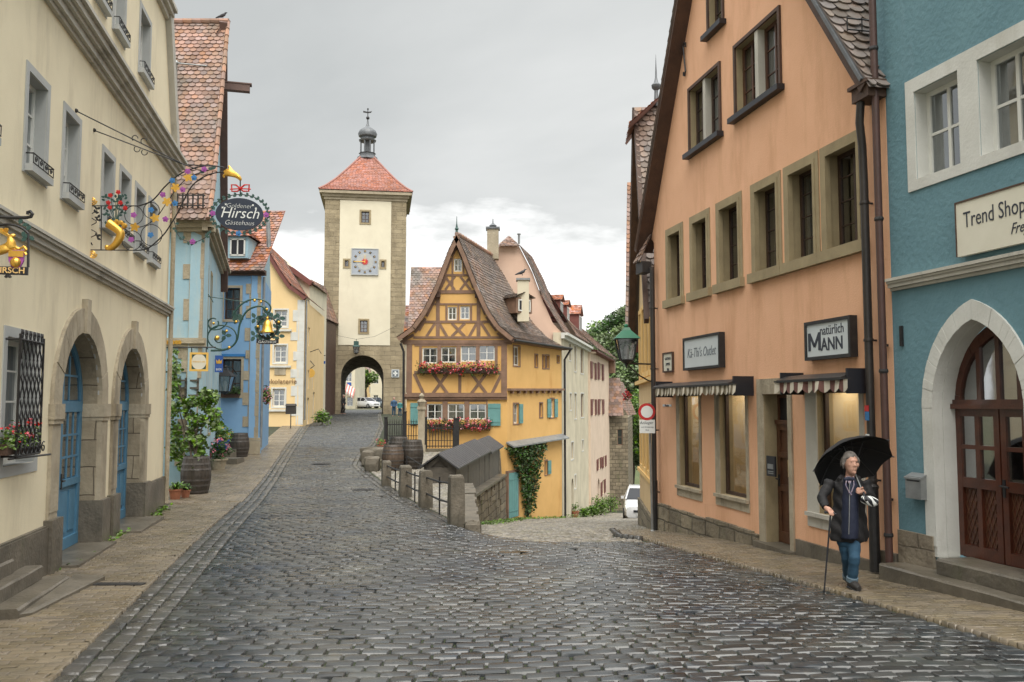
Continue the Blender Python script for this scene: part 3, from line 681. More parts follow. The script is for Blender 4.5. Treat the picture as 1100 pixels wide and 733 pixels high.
for i, w in enumerate(wins):
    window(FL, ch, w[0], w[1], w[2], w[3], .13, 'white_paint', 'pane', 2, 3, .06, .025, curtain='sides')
    surround(FL, ch, w[0], w[1], w[2], w[3], .10, 'grey_trim', .015)
    mb = MB(); FL.box(mb, w[0] - .05, w[1] + .05, -.18, .10, w[2] - .08, w[2] + .004); mb.build('sill', 'grey_trim', ch)
    # little wrought iron guard on the sill
    g = MB(); zt = w[2] + .13; a, b = w[0] - .03, w[1] + .03
    g.tube([FL.p(a, .0, zt), FL.p(a, .1, zt), FL.p(b, .1, zt), FL.p(b, 0, zt)], .009, 5)
    g.tube([FL.p(a, .1, w[2] + .02), FL.p(b, .1, w[2] + .02)], .008, 5)
    n = 4
    for k in range(n):
        c = a + (b - a) * (k + .5) / n
        g.tube([FL.p(q[0], .1, q[1]) for q in spiral((c, w[2] + .075), .045, .008, 0, 9, 14)], .006, 4)
    for k in range(n + 1):
        c = a + (b - a) * k / n; g.tube([FL.p(c, .1, w[2] + .02), FL.p(c, .1, zt)], .006, 4)
    g.build('window_guard', 'iron', ch)
window(FL, ch, *gw, .2, 'white_paint', 'pane', 2, 4, .06, .022, curtain='full')
surround(FL, ch, *gw, .12, 'grey_trim', .012)
# arches, imposts, plinth
for uc, hw in ((A1, HW1), (A2, HW2)):
    mb = MB(); arcring(FL, mb, uc, hw - .002, hw + .35, .7, 2.2, -.3, .05, 16)
    FL.box(mb, uc - .09, uc + .09, -.02, .085, 2.2 + hw - .02, 2.2 + hw + .48)
    mb.build('arch_surround', 'arch_stone', ch)
    for s in (-1, 1):
        mb = MB(); a, b = (uc - hw - .39, uc - hw + .03) if s < 0 else (uc + hw - .03, uc + hw + .39)
        FL.box(mb, a, b, -.34, .085, 2.0, 2.2); FL.box(mb, a + .015, b - .015, -.34, .07, 1.94, 2.0)
        mb.build('impost', 'arch_stone', ch)
        mb = MB(); a, b = (uc - hw - .42, uc - hw + .035) if s < 0 else (uc + hw - .035, uc + hw + .42)
        FL.box(mb, a, b, -.36, .11, -.3, .72)
        mb.build('plinth_block', 'wet_stone', ch)
    mb = MB(); FL.box(mb, uc - hw, uc + hw, -.6, .32 if uc < UL(14) else .45, -.2, .085); mb.build('threshold', 'step_stone', ch)
    # stone reveal inside the arch
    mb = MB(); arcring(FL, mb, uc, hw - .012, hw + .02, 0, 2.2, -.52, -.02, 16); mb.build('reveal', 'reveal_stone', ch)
    # blue door set back
    D = T('x', None, None, (0, 0, 0)); bpy.data.objects.remove(D)
    dv = -.25; zb = .09
    dr = MB(); hd = hw - .02
    prof = archpoly(uc, hd, zb, 2.2, 16)
    FL.prism(dr, prof, dv - .05, dv - .02)
    # rails and stiles
    for a in (uc - hd, uc - .06, uc + hd - .12): FL.box(dr, a, a + .12, dv - .03, dv + .015, zb, 2.2 if a != uc - .06 else 2.2 + hd - .1)
    for z0, z1 in ((zb, zb + .16), (1.0, 1.1), (2.08, 2.24)): FL.box(dr, uc - hd, uc + hd, dv - .03, dv + .02, z0, z1)
    ai = archpoly(uc, hd - .1, 2.2, 2.2, 16)[1:]; ao = archpoly(uc, hd, 2.2, 2.2, 16)[1:]
    for i in range(len(ai) - 1): FL.prism(dr, [ai[i], ao[i], ao[i + 1], ai[i + 1]], dv - .03, dv + .018)
    for s in (-1, 1):
        for k in range(2):
            a = uc + s * (.09 + k * .42) ; b = a + s * .36; a, b = min(a, b), max(a, b)
            FL.box(dr, a + .03, b - .03, dv - .03, dv - .002, zb + .24, .92)
    d = dr.build('door', 'door_blue', ch)
    gl = MB()
    for s in (-1, 1):
        FL.box(gl, min(uc + s * .08, uc + s * (hd - .14)), max(uc + s * .08, uc + s * (hd - .14)), dv - .02, dv - .008, 1.12, 2.07)
    FL.prism(gl, archpoly(uc, hd - .12, 2.26, 2.26, 14, hd - .2), dv - .02, dv - .006)
    gl.build('pane', 'pane_bright', d)
    br = MB()
    for s in (-1, 1):
        for k in (1, 2): c = uc + s * (.08 + (hd - .2) * k / 3); FL.box(br, c - .014, c + .014, dv - .01, dv + .006, 1.1, 2.08 if k == 2 else 2.9)
        for z in (1.42, 1.74): FL.box(br, min(uc, uc + s * (hd - .1)), max(uc, uc + s * (hd - .1)), dv - .01, dv + .005, z - .014, z + .014)
    FL.box(br, uc - hd + .25, uc + hd - .25, dv - .01, dv + .005, 2.6, 2.63)
    br.build('glazing_bar', 'door_blue', d)
    h = MB(); FL.box(h, uc + .03, uc + .07, dv + .015, dv + .03, .98, 1.2); h.tube([FL.p(uc + .05, dv + .02, 1.1), FL.p(uc + .05, dv + .07, 1.1), FL.p(uc - .06, dv + .07, 1.1)], .012, 6); h.build('handle', 'iron', d)
# wall plinth between arches
for a, b in ((u0_, A1 - HW1 - .42), (A1 + HW1 + .42, A2 - HW2 - .42), (A2 + HW2 + .42, ue)):
    if b > a: mb = MB(); FL.box(mb, a, b, -.05, .07, -.5, .64); FL.box(mb, a, b, -.05, .05, .64, .66); mb.build('plinth', 'wet_stone', ch)
# downpipe on the corner
mb = MB(); mb.tube([FL.p(ue - .05, .09, .1), FL.p(ue - .05, .09, 7.1)], .05, 8); mb.build('downpipe', 'quoin_stone', ch)
# window cage
gr = T('window_cage', 'black wrought iron lattice cage over the lowest window of the cream house', 'window cage', FL.p(gw[0], .1, 1.4))
a, b, z0, z1, v = FL.U(19, .16) , FL.U(44.5, .16), 1.62, 2.98, .16
mb = MB()
for q in (a, b): mb.tube([FL.p(q, v, z0), FL.p(q, v, z1)], .014, 5)
for z in (z0, z1 - .06): mb.tube([FL.p(a, 0, z), FL.p(a, v, z), FL.p(b, v, z), FL.p(b, 0, z)], .013, 5)
nc = 6
for k in range(nc + 1):
    for s in (-1, 1):
        pts = []
        for i in range(49):
            t = i / 48; uu = a + (b - a) * (k + .5 * s * (1 - abs(((t * 6) % 2) - 1) * 2) * .95) / nc
            pts.append(FL.p(min(b, max(a, uu)), v + .005 * s, z0 + (z1 - .06 - z0) * t))
        mb.tube(pts, .0085, 4)
mb.build('lattice', 'iron', gr)
mb = MB()
for k in range(6):
    c = a + (b - a) * (k + .5) / 6
    for q in (-.035, .035): mb.tube([FL.p(c + q * .3, v, z1 - .06), FL.p(c + q, v, z1 + .01), FL.p(c + q * .8, v, z1 + .05), FL.p(c + q * .2, v, z1 + .03)], .009, 4)
    mb.ball(FL.p(c, v, z1 + .02), .02, 6)
mb.build('finial', 'iron', gr)
mb = MB(); mb.tube([FL.p(a - .12, v * .8, z0 - .02), FL.p(b, v + .12, z0 - .02)], .012, 4)
for k in range(6):
    c = a - .05 + (b - a + .05) * (k + .5) / 6; mb.tube([FL.p(q[0], v + .06, q[1]) for q in spiral((c, z0 + .07), .07, .02, 1, 8, 14)], .008, 4)
mb.build('scroll', 'iron', gr)
fb = T('flower_trough', 'trough of red geraniums behind the black iron window cage', 'flower box', FL.p(gw[0], .05, 1.55))
mb = MB(); FL.box(mb, a - .15, b - .03, .0, .13, z0 + .02, z0 + .14); mb.build('trough', 'brown_board', fb)
mb = MB(); leaves(mb, [FL.p(random.uniform(a - .18, b), random.uniform(-.02, .16), z0 + .1 + abs(random.gauss(0, .09))) for _ in range(700)], .055); mb.build('foliage', 'leaf', fb)
def blossoms(mb, pts, r=.02):
    for p in pts:
        for _ in range(7):
            leaves(mb, [(p[0] + random.gauss(0, r * .6), p[1] + random.gauss(0, r * .6), p[2] + random.gauss(0, r * .6))], r * 1.3, asp=1)
mb = MB(); blossoms(mb, [FL.p(random.uniform(a - .15, b + .02), random.uniform(.02, .18), z0 + .2 + random.uniform(-.06, .2)) for _ in range(16)], .028); mb.build('blossom', 'flower_red', fb)
# entrance steps at the left edge
st = T('stone_steps', 'worn stone entrance steps with a low ramp slab against the cream house', 'steps', FL.p(UL(9), .3, 0))
def block(F, u0, u1, v0, v1, z0, z1, m, par, name, b=.02):
    mb = MB(); n = max(1, int((u1 - u0) / .35)); 
    pr = [(v0, z0), (v1, z0), (v1, z1 - b), (v1 - b, z1), (v0, z1)]
    vs = []
    for i in range(n + 1):
        u = u0 + (u1 - u0) * i / n; 
        for (v, z) in pr: vs.append(F.p(u, v + random.uniform(-.005, .005), z + random.uniform(-.005, .004)))
    k = len(pr); fs = [(i * k + j, i * k + (j + 1) % k, (i + 1) * k + (j + 1) % k, (i + 1) * k + j) for i in range(n) for j in range(k)] + [tuple(range(k))[::-1], tuple(n * k + j for j in range(k))]
    mb.add(vs, fs); return mb.build(name, m, par)
block(FL, UL(8.84), UL(10.55), 0, .52, 0, .15, 'step_stone', st, 'step')
block(FL, UL(7.6), UL(10.4), 0, .26, .15, .31, 'step_stone', st, 'step')
block(FL, UL(7.6), UL(9.95), 0, .10, .31, .47, 'step_stone', st, 'step')
mb = MB(); p = [FL.p(UL(8.86), .52, 0), FL.p(UL(10.8), .52, 0), FL.p(UL(10.75), .86, 0), FL.p(UL(9.0), .60, 0), FL.p(UL(8.86), .52, .09), FL.p(UL(10.8), .52, .13), FL.p(UL(10.75), .86, .09), FL.p(UL(9.0), .60, .07)]
mb.hexa([p[0], p[3], p[2], p[1], p[4], p[7], p[6], p[5]]); mb.build('ramp_slab', 'step_stone', st)

# ---------------------------------------------------------------- blue houses
def quoins(F, us, side, z0, z1, m, par, w=(.28, .5), h=.34, proud=.02, name='quoin'):
    mb = MB(); z = z0; k = 0
    while z < z1:
        hh = h * random.uniform(.8, 1.25); ww = w[k % 2] * random.uniform(.85, 1.15); a, b = (us, us + ww) if side > 0 else (us - ww, us)
        F.box(mb, a, b, -.03, proud + random.uniform(-.004, .006), z + .005, min(z + hh, z1) - .004); z += hh; k += 1
    return mb.build(name, m, par)
b1 = T('blue_gabled_house', 'light blue house with patches of bare stone and a towering steep tiled roof', 'house', (-9.5, 26, 0))
YA = 24.0; FA = Fr(-9.9, YA, 1, 0)     # face towards the camera; u = X + 9.9
ucn = -8.53 + 9.9
mb = MB(); zr0 = 7.15
FA.wall(mb, rect(-.9, ucn, -.4, zr0), [], .4, .1, 0)
mb.build('wall', 'sky_blue', b1)
FS = Fr(-8.53, YA, -2.75, 10.0)        # street face
sw = [(1.3, 1.75, 4.6, 6.2), (3.0, 3.5, 4.6, 6.2), (3.4, 4.2, 1.3, 2.2)]
mb = MB(); ur = 4.1
FS.wall(mb, [(0, -.4), (10.0, -.4), (10.0, zr0), (8.4, zr0), (ur, 14.15), (.0, zr0 - .3)], [rect(*w) for w in sw], .35, .2, 0)
mb.build('wall', 'sky_blue', b1)
for w in sw: window(FS, b1, *w, .12, 'brown_board', 'pane', 2, 2); surround(FS, b1, *w, .1, 'window_stone', .02)
quoins(FA, ucn + .004, -1, 2.9, 6.95, 'quoin_stone', b1, (.42, .62), .5); quoins(FA, -.2, 1, 4.0, 5.6, 'quoin_stone', b1, (.3, .45), .5)
mb = MB(); FA.box(mb, -.9, ucn + .12, -.02, .14, 3.85, 4.0); FA.box(mb, -.9, ucn + .12, -.02, .09, 3.77, 3.85); mb.build('string_course', 'quoin_stone', b1)
quoins(FA, ucn - .05, -1, 0, 3.75, 'quoin_stone', b1, (.38, .55), .42)
moulding(FA, -.9, ucn + .3, [(6.95, 7.05, .1), (7.05, 7.17, .2), (7.17, 7.25, .3)], 'arch_stone', b1, 'cornice')
moulding(FS, -.3, 9.5, [(6.95, 7.05, .1), (7.05, 7.17, .2), (7.17, 7.25, .3)], 'arch_stone', b1, 'cornice')
# roof towards the camera
def Pb1(a, b):
    zz = 14.8 - (14.8 - 7.2) * b + .35 * (b ** 4) * 0; yy = 28.2 - (28.2 - 23.65) * b - .5 * max(0, b - .85) * 2
    xl = -14.0; xr = -9.42 + (-8.25 + 9.42) * b
    return (xl + (xr - xl) * a, yy, zz)
tiles('roof', 'tile_rust', b1, Pb1, 5, 8.8, .2, .19, lift=.04)
mb = MB()
for i in range(24):
    t = i / 24; p = Pb1(1, t); q = Pb1(1, t + 1.15 / 24); mb.tube([(p[0], p[1], p[2] + .03), (q[0] + .0, q[1], q[2] + .06)], [.06, .075], 7)
for i in range(16): mb.tube([(-9.4 - i * .3, 28.2, 14.85), (-9.75 - i * .3, 28.2, 14.87)], [.11, .09], 8)
mb.build('ridge_tile', 'ridge_tile', b1)
# brown verge boards behind, half hip over the street gable, hoist beam
mb = MB(); a = Pb1(1, 0); 
FS.beam(mb, (ur, 14.75), (8.6, 6.4), .3, .0, .24); mb.build('bargeboard', 'gable_board', b1)
tiles('half_hip', 'tile_rust', b1, quadP(Vector(Pb1(.985, 0)) + Vector((0, 0, .12)), Vector(Pb1(1, 0)) + Vector((.05, .1, .12)), at(232, 37, 27.7), at(243.5, 41, 28.5)), .8, 1.3, .2, .17, lift=.04)
mb = MB(); FS.box(mb, ur - .12, ur + .12, -.5, 1.0, 12.45, 12.68); FS.box(mb, ur - .14, ur + .14, -.5, 1.06, 12.68, 12.72); mb.build('hoist_beam', 'gable_board', b1)
# dormer
def dormer(par, c, w, h, d, rm, wallm, hip=True, bh=.5, front=(0, -1)):
    """dormer box with window in its front face and a small tiled roof"""
    F = Fr(c[0], c[1], -front[1], front[0]); x = w / 2
    dm = MB(); F.box(dm, -x, x, -d, 0, c[2], c[2] + h); D = dm.build('dormer', wallm, par)
    f = MB(); fw = .05
    for a, b, z0, z1 in ((-x + .1, -x + .16, .1, h - .1), (x - .16, x - .1, .1, h - .1), (-.025, .025, .1, h - .1), (-x + .1, x - .1, .08, .14), (-x + .1, x - .1, h - .14, h - .08)): F.box(f, a, b, .0, .03, c[2] + z0, c[2] + z1)
    f.build('window_frame', 'white_paint', D)
    p = MB(); F.box(p, -x + .1, x - .1, .002, .012, c[2] + .1, c[2] + h - .1); p.build('pane', 'pane_bright' if 0 else 'black_paint', D)
    e = .12; tl, tr, tb = F.p(-x - e, e, c[2] + h), F.p(x + e, e, c[2] + h), F.p(0, -.25 if hip else e, c[2] + h + bh); bk = F.p(0, -d - .5, c[2] + h + bh)
    bl, br_ = F.p(-x - e, -d, c[2] + h), F.p(x + e, -d, c[2] + h)
    r = MB(); o = tiles('dormer_roof', rm, D, quadP(tb, bk, tl, bl), 1, 1, .17, .15); tiles('dormer_roof', rm, D, quadP(bk, tb, br_, tr), 1, 1, .17, .15)
    if hip: tiles('dormer_roof', rm, D, quadP(tb, tb, tl, tr), 1, 1, .17, .15)
    return D
dormer(b1, (-10.35, 24.25, 8.2), 1.1, 1.5, 2.2, 'tile_rust', 'dark_wood')
mb = MB(); mb.box(-10.95, -10.55, 25.6, 25.9, 11.4, 11.9); mb.build('roof_hatch', 'lead', b1)
mb = MB(); z = 7.7
for i in range(9): mb.box(-9.6 + i * .14, -9.56 + i * .14, 23.62, 23.64, 7.55, 7.95)
mb.box(-9.65, -8.4, 23.6, 23.63, 7.6, 7.63); mb.box(-9.65, -8.4, 23.6, 23.63, 7.88, 7.91); mb.build('snow_guard', 'iron', b1)
# pole with weathercock on the roof
wv = T('weathervane', 'iron pole with a sideways arm and black cockerel on the steep tiled roof', 'weathervane', tuple(at(189, 112, 25.4)))
p0, p1 = at(189, 112, 25.6), at(189, 68, 25.2); q = at(222, 71, 25.2)
mb = MB(); mb.tube([p0, p1], .04, 6); mb.lathe(tuple(p1 - Vector((0, 0, .05))), [(.06, 0), (.09, .05), (.05, .12), (.01, .14)], 8); mb.tube([p1, (q.x, q.y, q.z)], .022, 6); mb.build('pole', 'zinc', wv)
mb = MB(); x, y, z = q; F = Fr(x, y, 1, 0)
F.prism(mb, [(-.05, 0), (.12, .0), (.2, .1), (.17, .2), (.27, .3), (.15, .3), (.05, .16), (-.08, .2), (-.16, .32), (-.24, .24), (-.2, .08)][::1], -.02, .02); mb.build('cockerel', 'iron', wv)
def bird(c, s, label, face=1, grp=None):
    mb = MB(); F = Fr(c[0], c[1], face, 0)
    v, f = bake([F.p(-.14 * s, 0, c[2] + .09 * s), F.p(0, 0, c[2] + .12 * s), F.p(.08 * s, 0, c[2] + .19 * s), F.p(.12 * s, 0, c[2] + .26 * s), F.p(.2 * s, 0, c[2] + .25 * s), F.p(-.3 * s, 0, c[2] + .03 * s)], [(0, 1), (1, 2), (2, 3), (3, 4), (0, 5)], [.05 * s, .075 * s, .05 * s, .042 * s, .008 * s, .02 * s], 1, 1)
    mb.add(v, f); mb.tube([F.p(0, .02 * s, c[2]), F.p(0, .02 * s, c[2] + .08 * s)], .007 * s, 4); mb.tube([F.p(0.02 * s, -.02 * s, c[2]), F.p(.02 * s, -.02 * s, c[2] + .08 * s)], .007 * s, 4)
    tag(mb.build('bird', 'bird', None, smooth=True, loc=(c[0], c[1], c[2])), label, 'bird', grp)
q = Vector(Pb1(.96, 0)); bird((q.x, q.y, q.z + .15), .8, 'small dark bird on the ridge end of the steep tiled roof')

b2 = T('blue_house', 'mid blue house with a grey stone corner and a small red tiled roof', 'house', (-10.4, 34, 0))
FB = Fr(-11.4, 34, 1, 0); uc2 = -9.83 + 11.4; FB2 = Fr(-9.83, 34, -.1961, .9806)
X2 = lambda px: (px - 550) / 940 * 34 + 11.4
Z2 = lambda py: 2.2 + (434 - py) * 34 / 940
wl = [(X2(239), X2(256), Z2(343), Z2(309)), (X2(238), X2(259), Z2(425), Z2(386))]
mb = MB(); FB.wall(mb, rect(-1, uc2, -.4, 7.3), [rect(*w) for w in wl], .5, .3); mb.build('wall', 'mid_blue', b2)
sw2 = [(1.0, 1.7, 4.7, 6.2), (1.0, 1.7, 1.4, 2.7)]
mb = MB(); FB2.wall(mb, rect(0.003, 5.5, -.4, 7.28), [rect(*w) for w in sw2], .35, .2); mb.build('wall', 'mid_blue', b2)
for w in wl: window(FB, b2, *w, .14, 'dark_wood', 'pane', 2, 3, .07, .03, curtain='sides'); surround(FB, b2, *w, .1, 'arch_stone', .02)
for w in sw2: window(FB2, b2, *w, .1, 'dark_wood', 'pane', 2, 3); surround(FB2, b2, *w, .1, 'arch_stone', .02)
quoins(FB, uc2 + .006, -1, .9, 7.2, 'quoin_stone', b2, (.38, .62), .42); quoins(FB, uc2 + .1, -1, -.2, .9, 'quoin_stone', b2, (.62, .58), .42, .08)
mb = MB(); FB.box(mb, wl[1][0] - .2, wl[1][1] + .16, -.1, .05, wl[1][3] + .1, wl[1][3] + .2); mb.build('lintel', 'blue_paint', b2)
moulding(FB, -1, uc2 + .2, [(7.2, 7.3, .1), (7.3, 7.4, .22)], 'brown_board', b2, 'eave_board')
Pb2 = lambda a, b: (-12.6 + (2.95 - .1 * (1 - b)) * a, 37.2 - 3.5 * b, 10.5 - 3.15 * b)
tiles('roof', 'tile_red', b2, Pb2, 3, 4.6, .2, .19, lift=.04)
mb = MB(); FB2.prism(mb, [(0, 7.2), (5.5, 7.2), (3.2, 10.4)], -.35, -.02); mb.build('gable', 'sky_blue', b2)
mb = MB(); mb.tube([at(287, 234, 35), at(288, 240, 35), at(289, 272, 35)], .09, 8); mb.tube([FB2.p(.3, .1, 7.2), FB2.p(.3, .1, .5)], .05, 8); mb.build('downpipe', 'zinc', b2)
dormer(b2, (-10.75, 33.95, 7.9), .8, .85, 1.6, 'tile_red', 'sky_blue')

# ---------------------------------------------------------------- pale yellow shop house
ys_ = T('yellow_shop_house', 'pale yellow gabled shop house with white quoins beside the gate tower', 'house', (-14.4, 55, .7))
FC = Fr(-15.9, 55, 1, 0); s55 = 55 / 940
X3 = lambda px: (px - 550) * s55 + 15.9
Z3 = lambda py: 2.2 + (434 - py) * s55
w3 = [(X3(294), X3(307.5), Z3(351), Z3(333)), (X3(294), X3(307.5), Z3(390), Z3(371)), (X3(293.5), X3(306.5), Z3(437), Z3(418))]
uc3 = X3(326)
outl = [(-.8, 0), (uc3, 0), (uc3, Z3(322)), (uc3 - .02, Z3(324)), (X3(310), Z3(309)), (X3(300), Z3(295)), (X3(287), Z3(274)), (X3(278), Z3(258)), (-.8, Z3(258))]
outl = [(-.8, 0), (uc3, 0), (uc3, Z3(322)), (X3(310), Z3(309)), (X3(300), Z3(295)), (X3(287), Z3(274)), (X3(278), Z3(258)), (-.8, Z3(262))]
mb = MB(); FC.wall(mb, outl, [rect(*w) for w in w3], 1.0, .15); mb.build('wall', 'shop_yellow', ys_)
FC2 = Fr(FC.p(uc3, 0, 0)[0], 55.002, -.1, 1)
mb = MB(); w4 = [(2, 2.8, 3.2, 4.4), (2, 2.8, 6.0, 7.2), (4.5, 5.3, 3.2, 4.4), (2, 2.9, .9, 2.6), (5, 5.9, .9, 3)]
FC2.wall(mb, rect(0, 11, 0, Z3(322)), [rect(*w) for w in w4], .35, .15); mb.build('wall', 'shop_yellow', ys_)
for w in w4: window(FC2, ys_, *w, .08, 'white_paint', 'pane', 2, 3, .08, .04)
for i, w in enumerate(w3):
    window(FC, ys_, *w, .1, 'white_paint', 'pane', 2, 3, .08, .04, curtain='sides'); surround(FC, ys_, *w, .1, 'white_trim', .03)
    mb = MB(); FC.box(mb, w[0] - .3, w[1] + .3, -.05, .12, w[2] - .3, w[2] - .17); mb.build('sill', 'white_trim', ys_)
quoins(FC, uc3 + .01, -1, .9, Z3(322), 'white_trim', ys_, (.5, .75), .6, .03)
mb = MB(); FC.box(mb, X3(295), X3(307), -.02, .05, Z3(403), Z3(393)); mb.build('relief_panel', 'quoin_stone', ys_)
text('Schokolaterie', FC, X3(297.5), .05, Z3(410), .40, 'letter_brown', ys_, .01, sx=1.15)
mb = MB()
for (a, b) in (((X3(276), Z3(254)), (X3(287), Z3(273))), ((X3(287), Z3(273)), (X3(300), Z3(294))), ((X3(300), Z3(294)), (X3(310), Z3(308))), ((X3(310), Z3(308)), (X3(322), Z3(316))), ((X3(322), Z3(316)), (X3(327), Z3(321)))): FC.beam(mb, a, b, .25, -.1, .25)
mb.build('bargeboard', 'red_brown_paint', ys_)
rl = [(X3(278), Z3(256)), (X3(287), Z3(271)), (X3(300), Z3(292)), (X3(310), Z3(306)), (X3(328), Z3(320))]
for (a, b) in zip(rl[:-1], rl[1:]): tiles('roof', 'tile_red', ys_, quadP(FC.p(a[0], .3, a[1] + .12), FC.p(a[0] - .8, -9, a[1] + .12), FC.p(b[0], .3, b[1] + .12), FC.p(b[0] - .8, -9, b[1] + .12)), 9, 1.3, .3, .3)
mb = MB(); mb.tube([FC2.p(.15, .1, Z3(322)), FC2.p(.15, .1, 1.2)], .06, 6); mb.build('downpipe', 'zinc', ys_)
# pale green house behind it
pg = T('pale_green_house', 'pale green gabled house peeking over the roof of the yellow shop house', 'house', (-15, 66, 1))
FG = Fr(-20, 64, 1, 0); s = 64 / 940
X4 = lambda px: (px - 550) * s + 20
Z4 = lambda py: 2.2 + (434 - py) * s
mb = MB(); FG.wall(mb, [(-3, 1), (X4(331), 1), (X4(331), Z4(304)), (X4(312), Z4(290)), (X4(296), Z4(280)), (X4(285), Z4(266)), (-3, Z4(262))], [], 6); mb.build('wall', 'cream_pale', pg)
mb = MB(); FG.beam(mb, (X4(292), Z4(277)), (X4(312), Z4(289)), .3, -.1, .4); FG.beam(mb, (X4(312), Z4(289)), (X4(334), Z4(305)), .35, -.1, .4); mb.build('bargeboard', 'red_brown_paint', pg)
tiles('roof', 'tile_rust', pg, quadP(FG.p(X4(290), .4, Z4(274)), FG.p(X4(285), -6, Z4(274)), FG.p(X4(335), .4, Z4(305)), FG.p(X4(335), -6, Z4(305))), 6, 3, .3, .3)
dk = T('dark_timber_house', 'dark shadowed house front squeezed between the yellow shop house and the gate tower', 'house', (-17.3, 74, 1))
FD = Fr(-18.6, 74.0, 1, 0); s = 74 / 940
X5 = lambda px: (px - 550) * s + 18.6
Z5 = lambda py: 2.2 + (434 - py) * s
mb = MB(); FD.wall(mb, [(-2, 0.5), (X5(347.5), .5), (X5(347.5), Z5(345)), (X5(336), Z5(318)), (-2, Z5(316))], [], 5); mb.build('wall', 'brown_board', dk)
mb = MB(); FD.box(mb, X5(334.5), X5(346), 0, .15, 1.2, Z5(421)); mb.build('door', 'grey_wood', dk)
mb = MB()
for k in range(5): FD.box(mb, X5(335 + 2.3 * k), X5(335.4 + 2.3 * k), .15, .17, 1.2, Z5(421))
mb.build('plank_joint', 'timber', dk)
tiles('roof', 'tile_rust', dk, quadP(FD.p(X5(333), .4, Z5(300)), FD.p(X5(333), -6, Z5(298)), FD.p(X5(349), .4, Z5(342)), FD.p(X5(349), -6, Z5(342))), 6, 3, .3, .3)
# ---------------------------------------------------------------- gate tower
YT = 80.0; sT = YT / 940
XT = lambda px: (px - 550) * sT
ZT = lambda py: 2.2 + (434 - py) * sT
FT = Fr(0, YT, 1, 0)
tw = T('gate_tower', 'tall square stone gate tower with cream clock face wall and red pointed roof', 'tower', (XT(391), YT, 1.2))
xl, xr, xc = XT(347.3), XT(434.7), XT(391); DP = xr - xl
zt = ZT(212); ac, ar, asp = XT(389.3), 1.93, ZT(404.5)
tws = [(384.3, 396.5, 239.5, 223.5), (367.3, 375, 288, 277.5), (406.3, 413.6, 288, 277.5), (384.3, 396, 359, 342.5)]
def taper(z): return .0
hl = [rect(XT(a) + .16, XT(b) - .16, ZT(c) + .16, ZT(d) - .16) for a, b, c, d in tws]
arch = archpoly(ac, ar, .6, asp, 20)
mb = MB()
cp = (XT(363.3), XT(418.3), ZT(371), ZT(213.5))
outl = [(xl - .15, .3), (xr + .15, .3), (xr + .02, ZT(380)), (xr, zt), (xl, zt), (xl - .02, ZT(380))]
FT.wall(mb, outl, [arch] + hl, 2.0, .3, back=False)
mb.build('wall', 'tower_stone', tw)
# side and back walls of the shaft, above and beside the passage
mb = MB(); B = YT + DP
pr = [(xl - .15, .3), (xl - .02, ZT(380)), (xl, zt)]
for X0, s in ((xl, -1), (xr, 1)):
    mb.add([(X0 + s * .15, YT + 2, .3), (X0 + s * .15, B, .3), (X0, B, zt), (X0, YT + 2, zt)], [(0, 1, 2, 3)])
FTb = Fr(0, B, 1, 0, 1)
poly = [[(xl - .15, .3), (xr + .15, .3), (xr, zt), (xl, zt)], archpoly(ac, 1.8, .6, asp - .65, 16)]
flat = [Vector((a, b, 0)) for p in poly for a, b in p]; tri = tessellate_polygon([[Vector((a, b, 0)) for a, b in p] for p in poly])
mb.add([(p.x, B, p.y) for p in flat], [tuple(t) for t in tri])
mb.build('rear_wall', 'tower_stone', tw)
mb = MB(); n = 20; a0 = archpoly(ac, ar + .01, .6, asp, n); a1 = archpoly(ac, 1.81, .6, asp - .65, n)
mb.add([(a, YT + .4, b) for a, b in a0] + [(a, B, b) for a, b in a1], [(i, i + 1, i + 1 + len(a0), i + len(a0)) for i in range(1, len(a0) - 1)] + [(len(a0) - 1, 0, len(a0), 2 * len(a0) - 1)])
mb.build('vault', 'rubble', tw)
mb = MB(); arcring(FT, mb, ac, ar - .01, ar + .42, 1.0, asp, -.3, .05, 18); mb.build('arch_surround', 'tower_stone', tw)
# cream rendered panel with window holes (a sheet 4 cm proud)
mb = MB(); FP_ = FT.shift(.04)
ph = [rect(XT(a) + .16, XT(b) - .16, ZT(c) + .16, ZT(d) - .16) for a, b, c, d in tws]
FP_.wall(mb, rect(*cp), ph, .038, .035, back=False); mb.build('render_panel', 'cream_tower', tw)
for a, b, c, d in tws:
    r = (XT(a) + .16, XT(b) - .16, ZT(c) + .16, ZT(d) - .16)
    window(FT, tw, *r, .15, 'brown_board', 'pane', 2, 3 if d < 240 or d > 300 else 1, .07, .04); surround(FT, tw, *r, .16, 'window_stone', .09)
# quoin strips: slightly proud irregular blocks on both edges
for us, sd in ((xl, 1), (xr, -1)): quoins(FT, us, sd, ZT(395), zt - .1, 'tower_stone', tw, (1.15, 1.25), .62, .03)
# cornice
mb = MB()
for z0, z1, e in ((ZT(213), ZT(210), .1), (ZT(210), ZT(207), .25), (ZT(207), ZT(204), .5)): mb.box(xl - e, xr + e, YT - e, B + e, z0 + .002, z1)
mb.build('cornice', 'quoin_stone', tw)
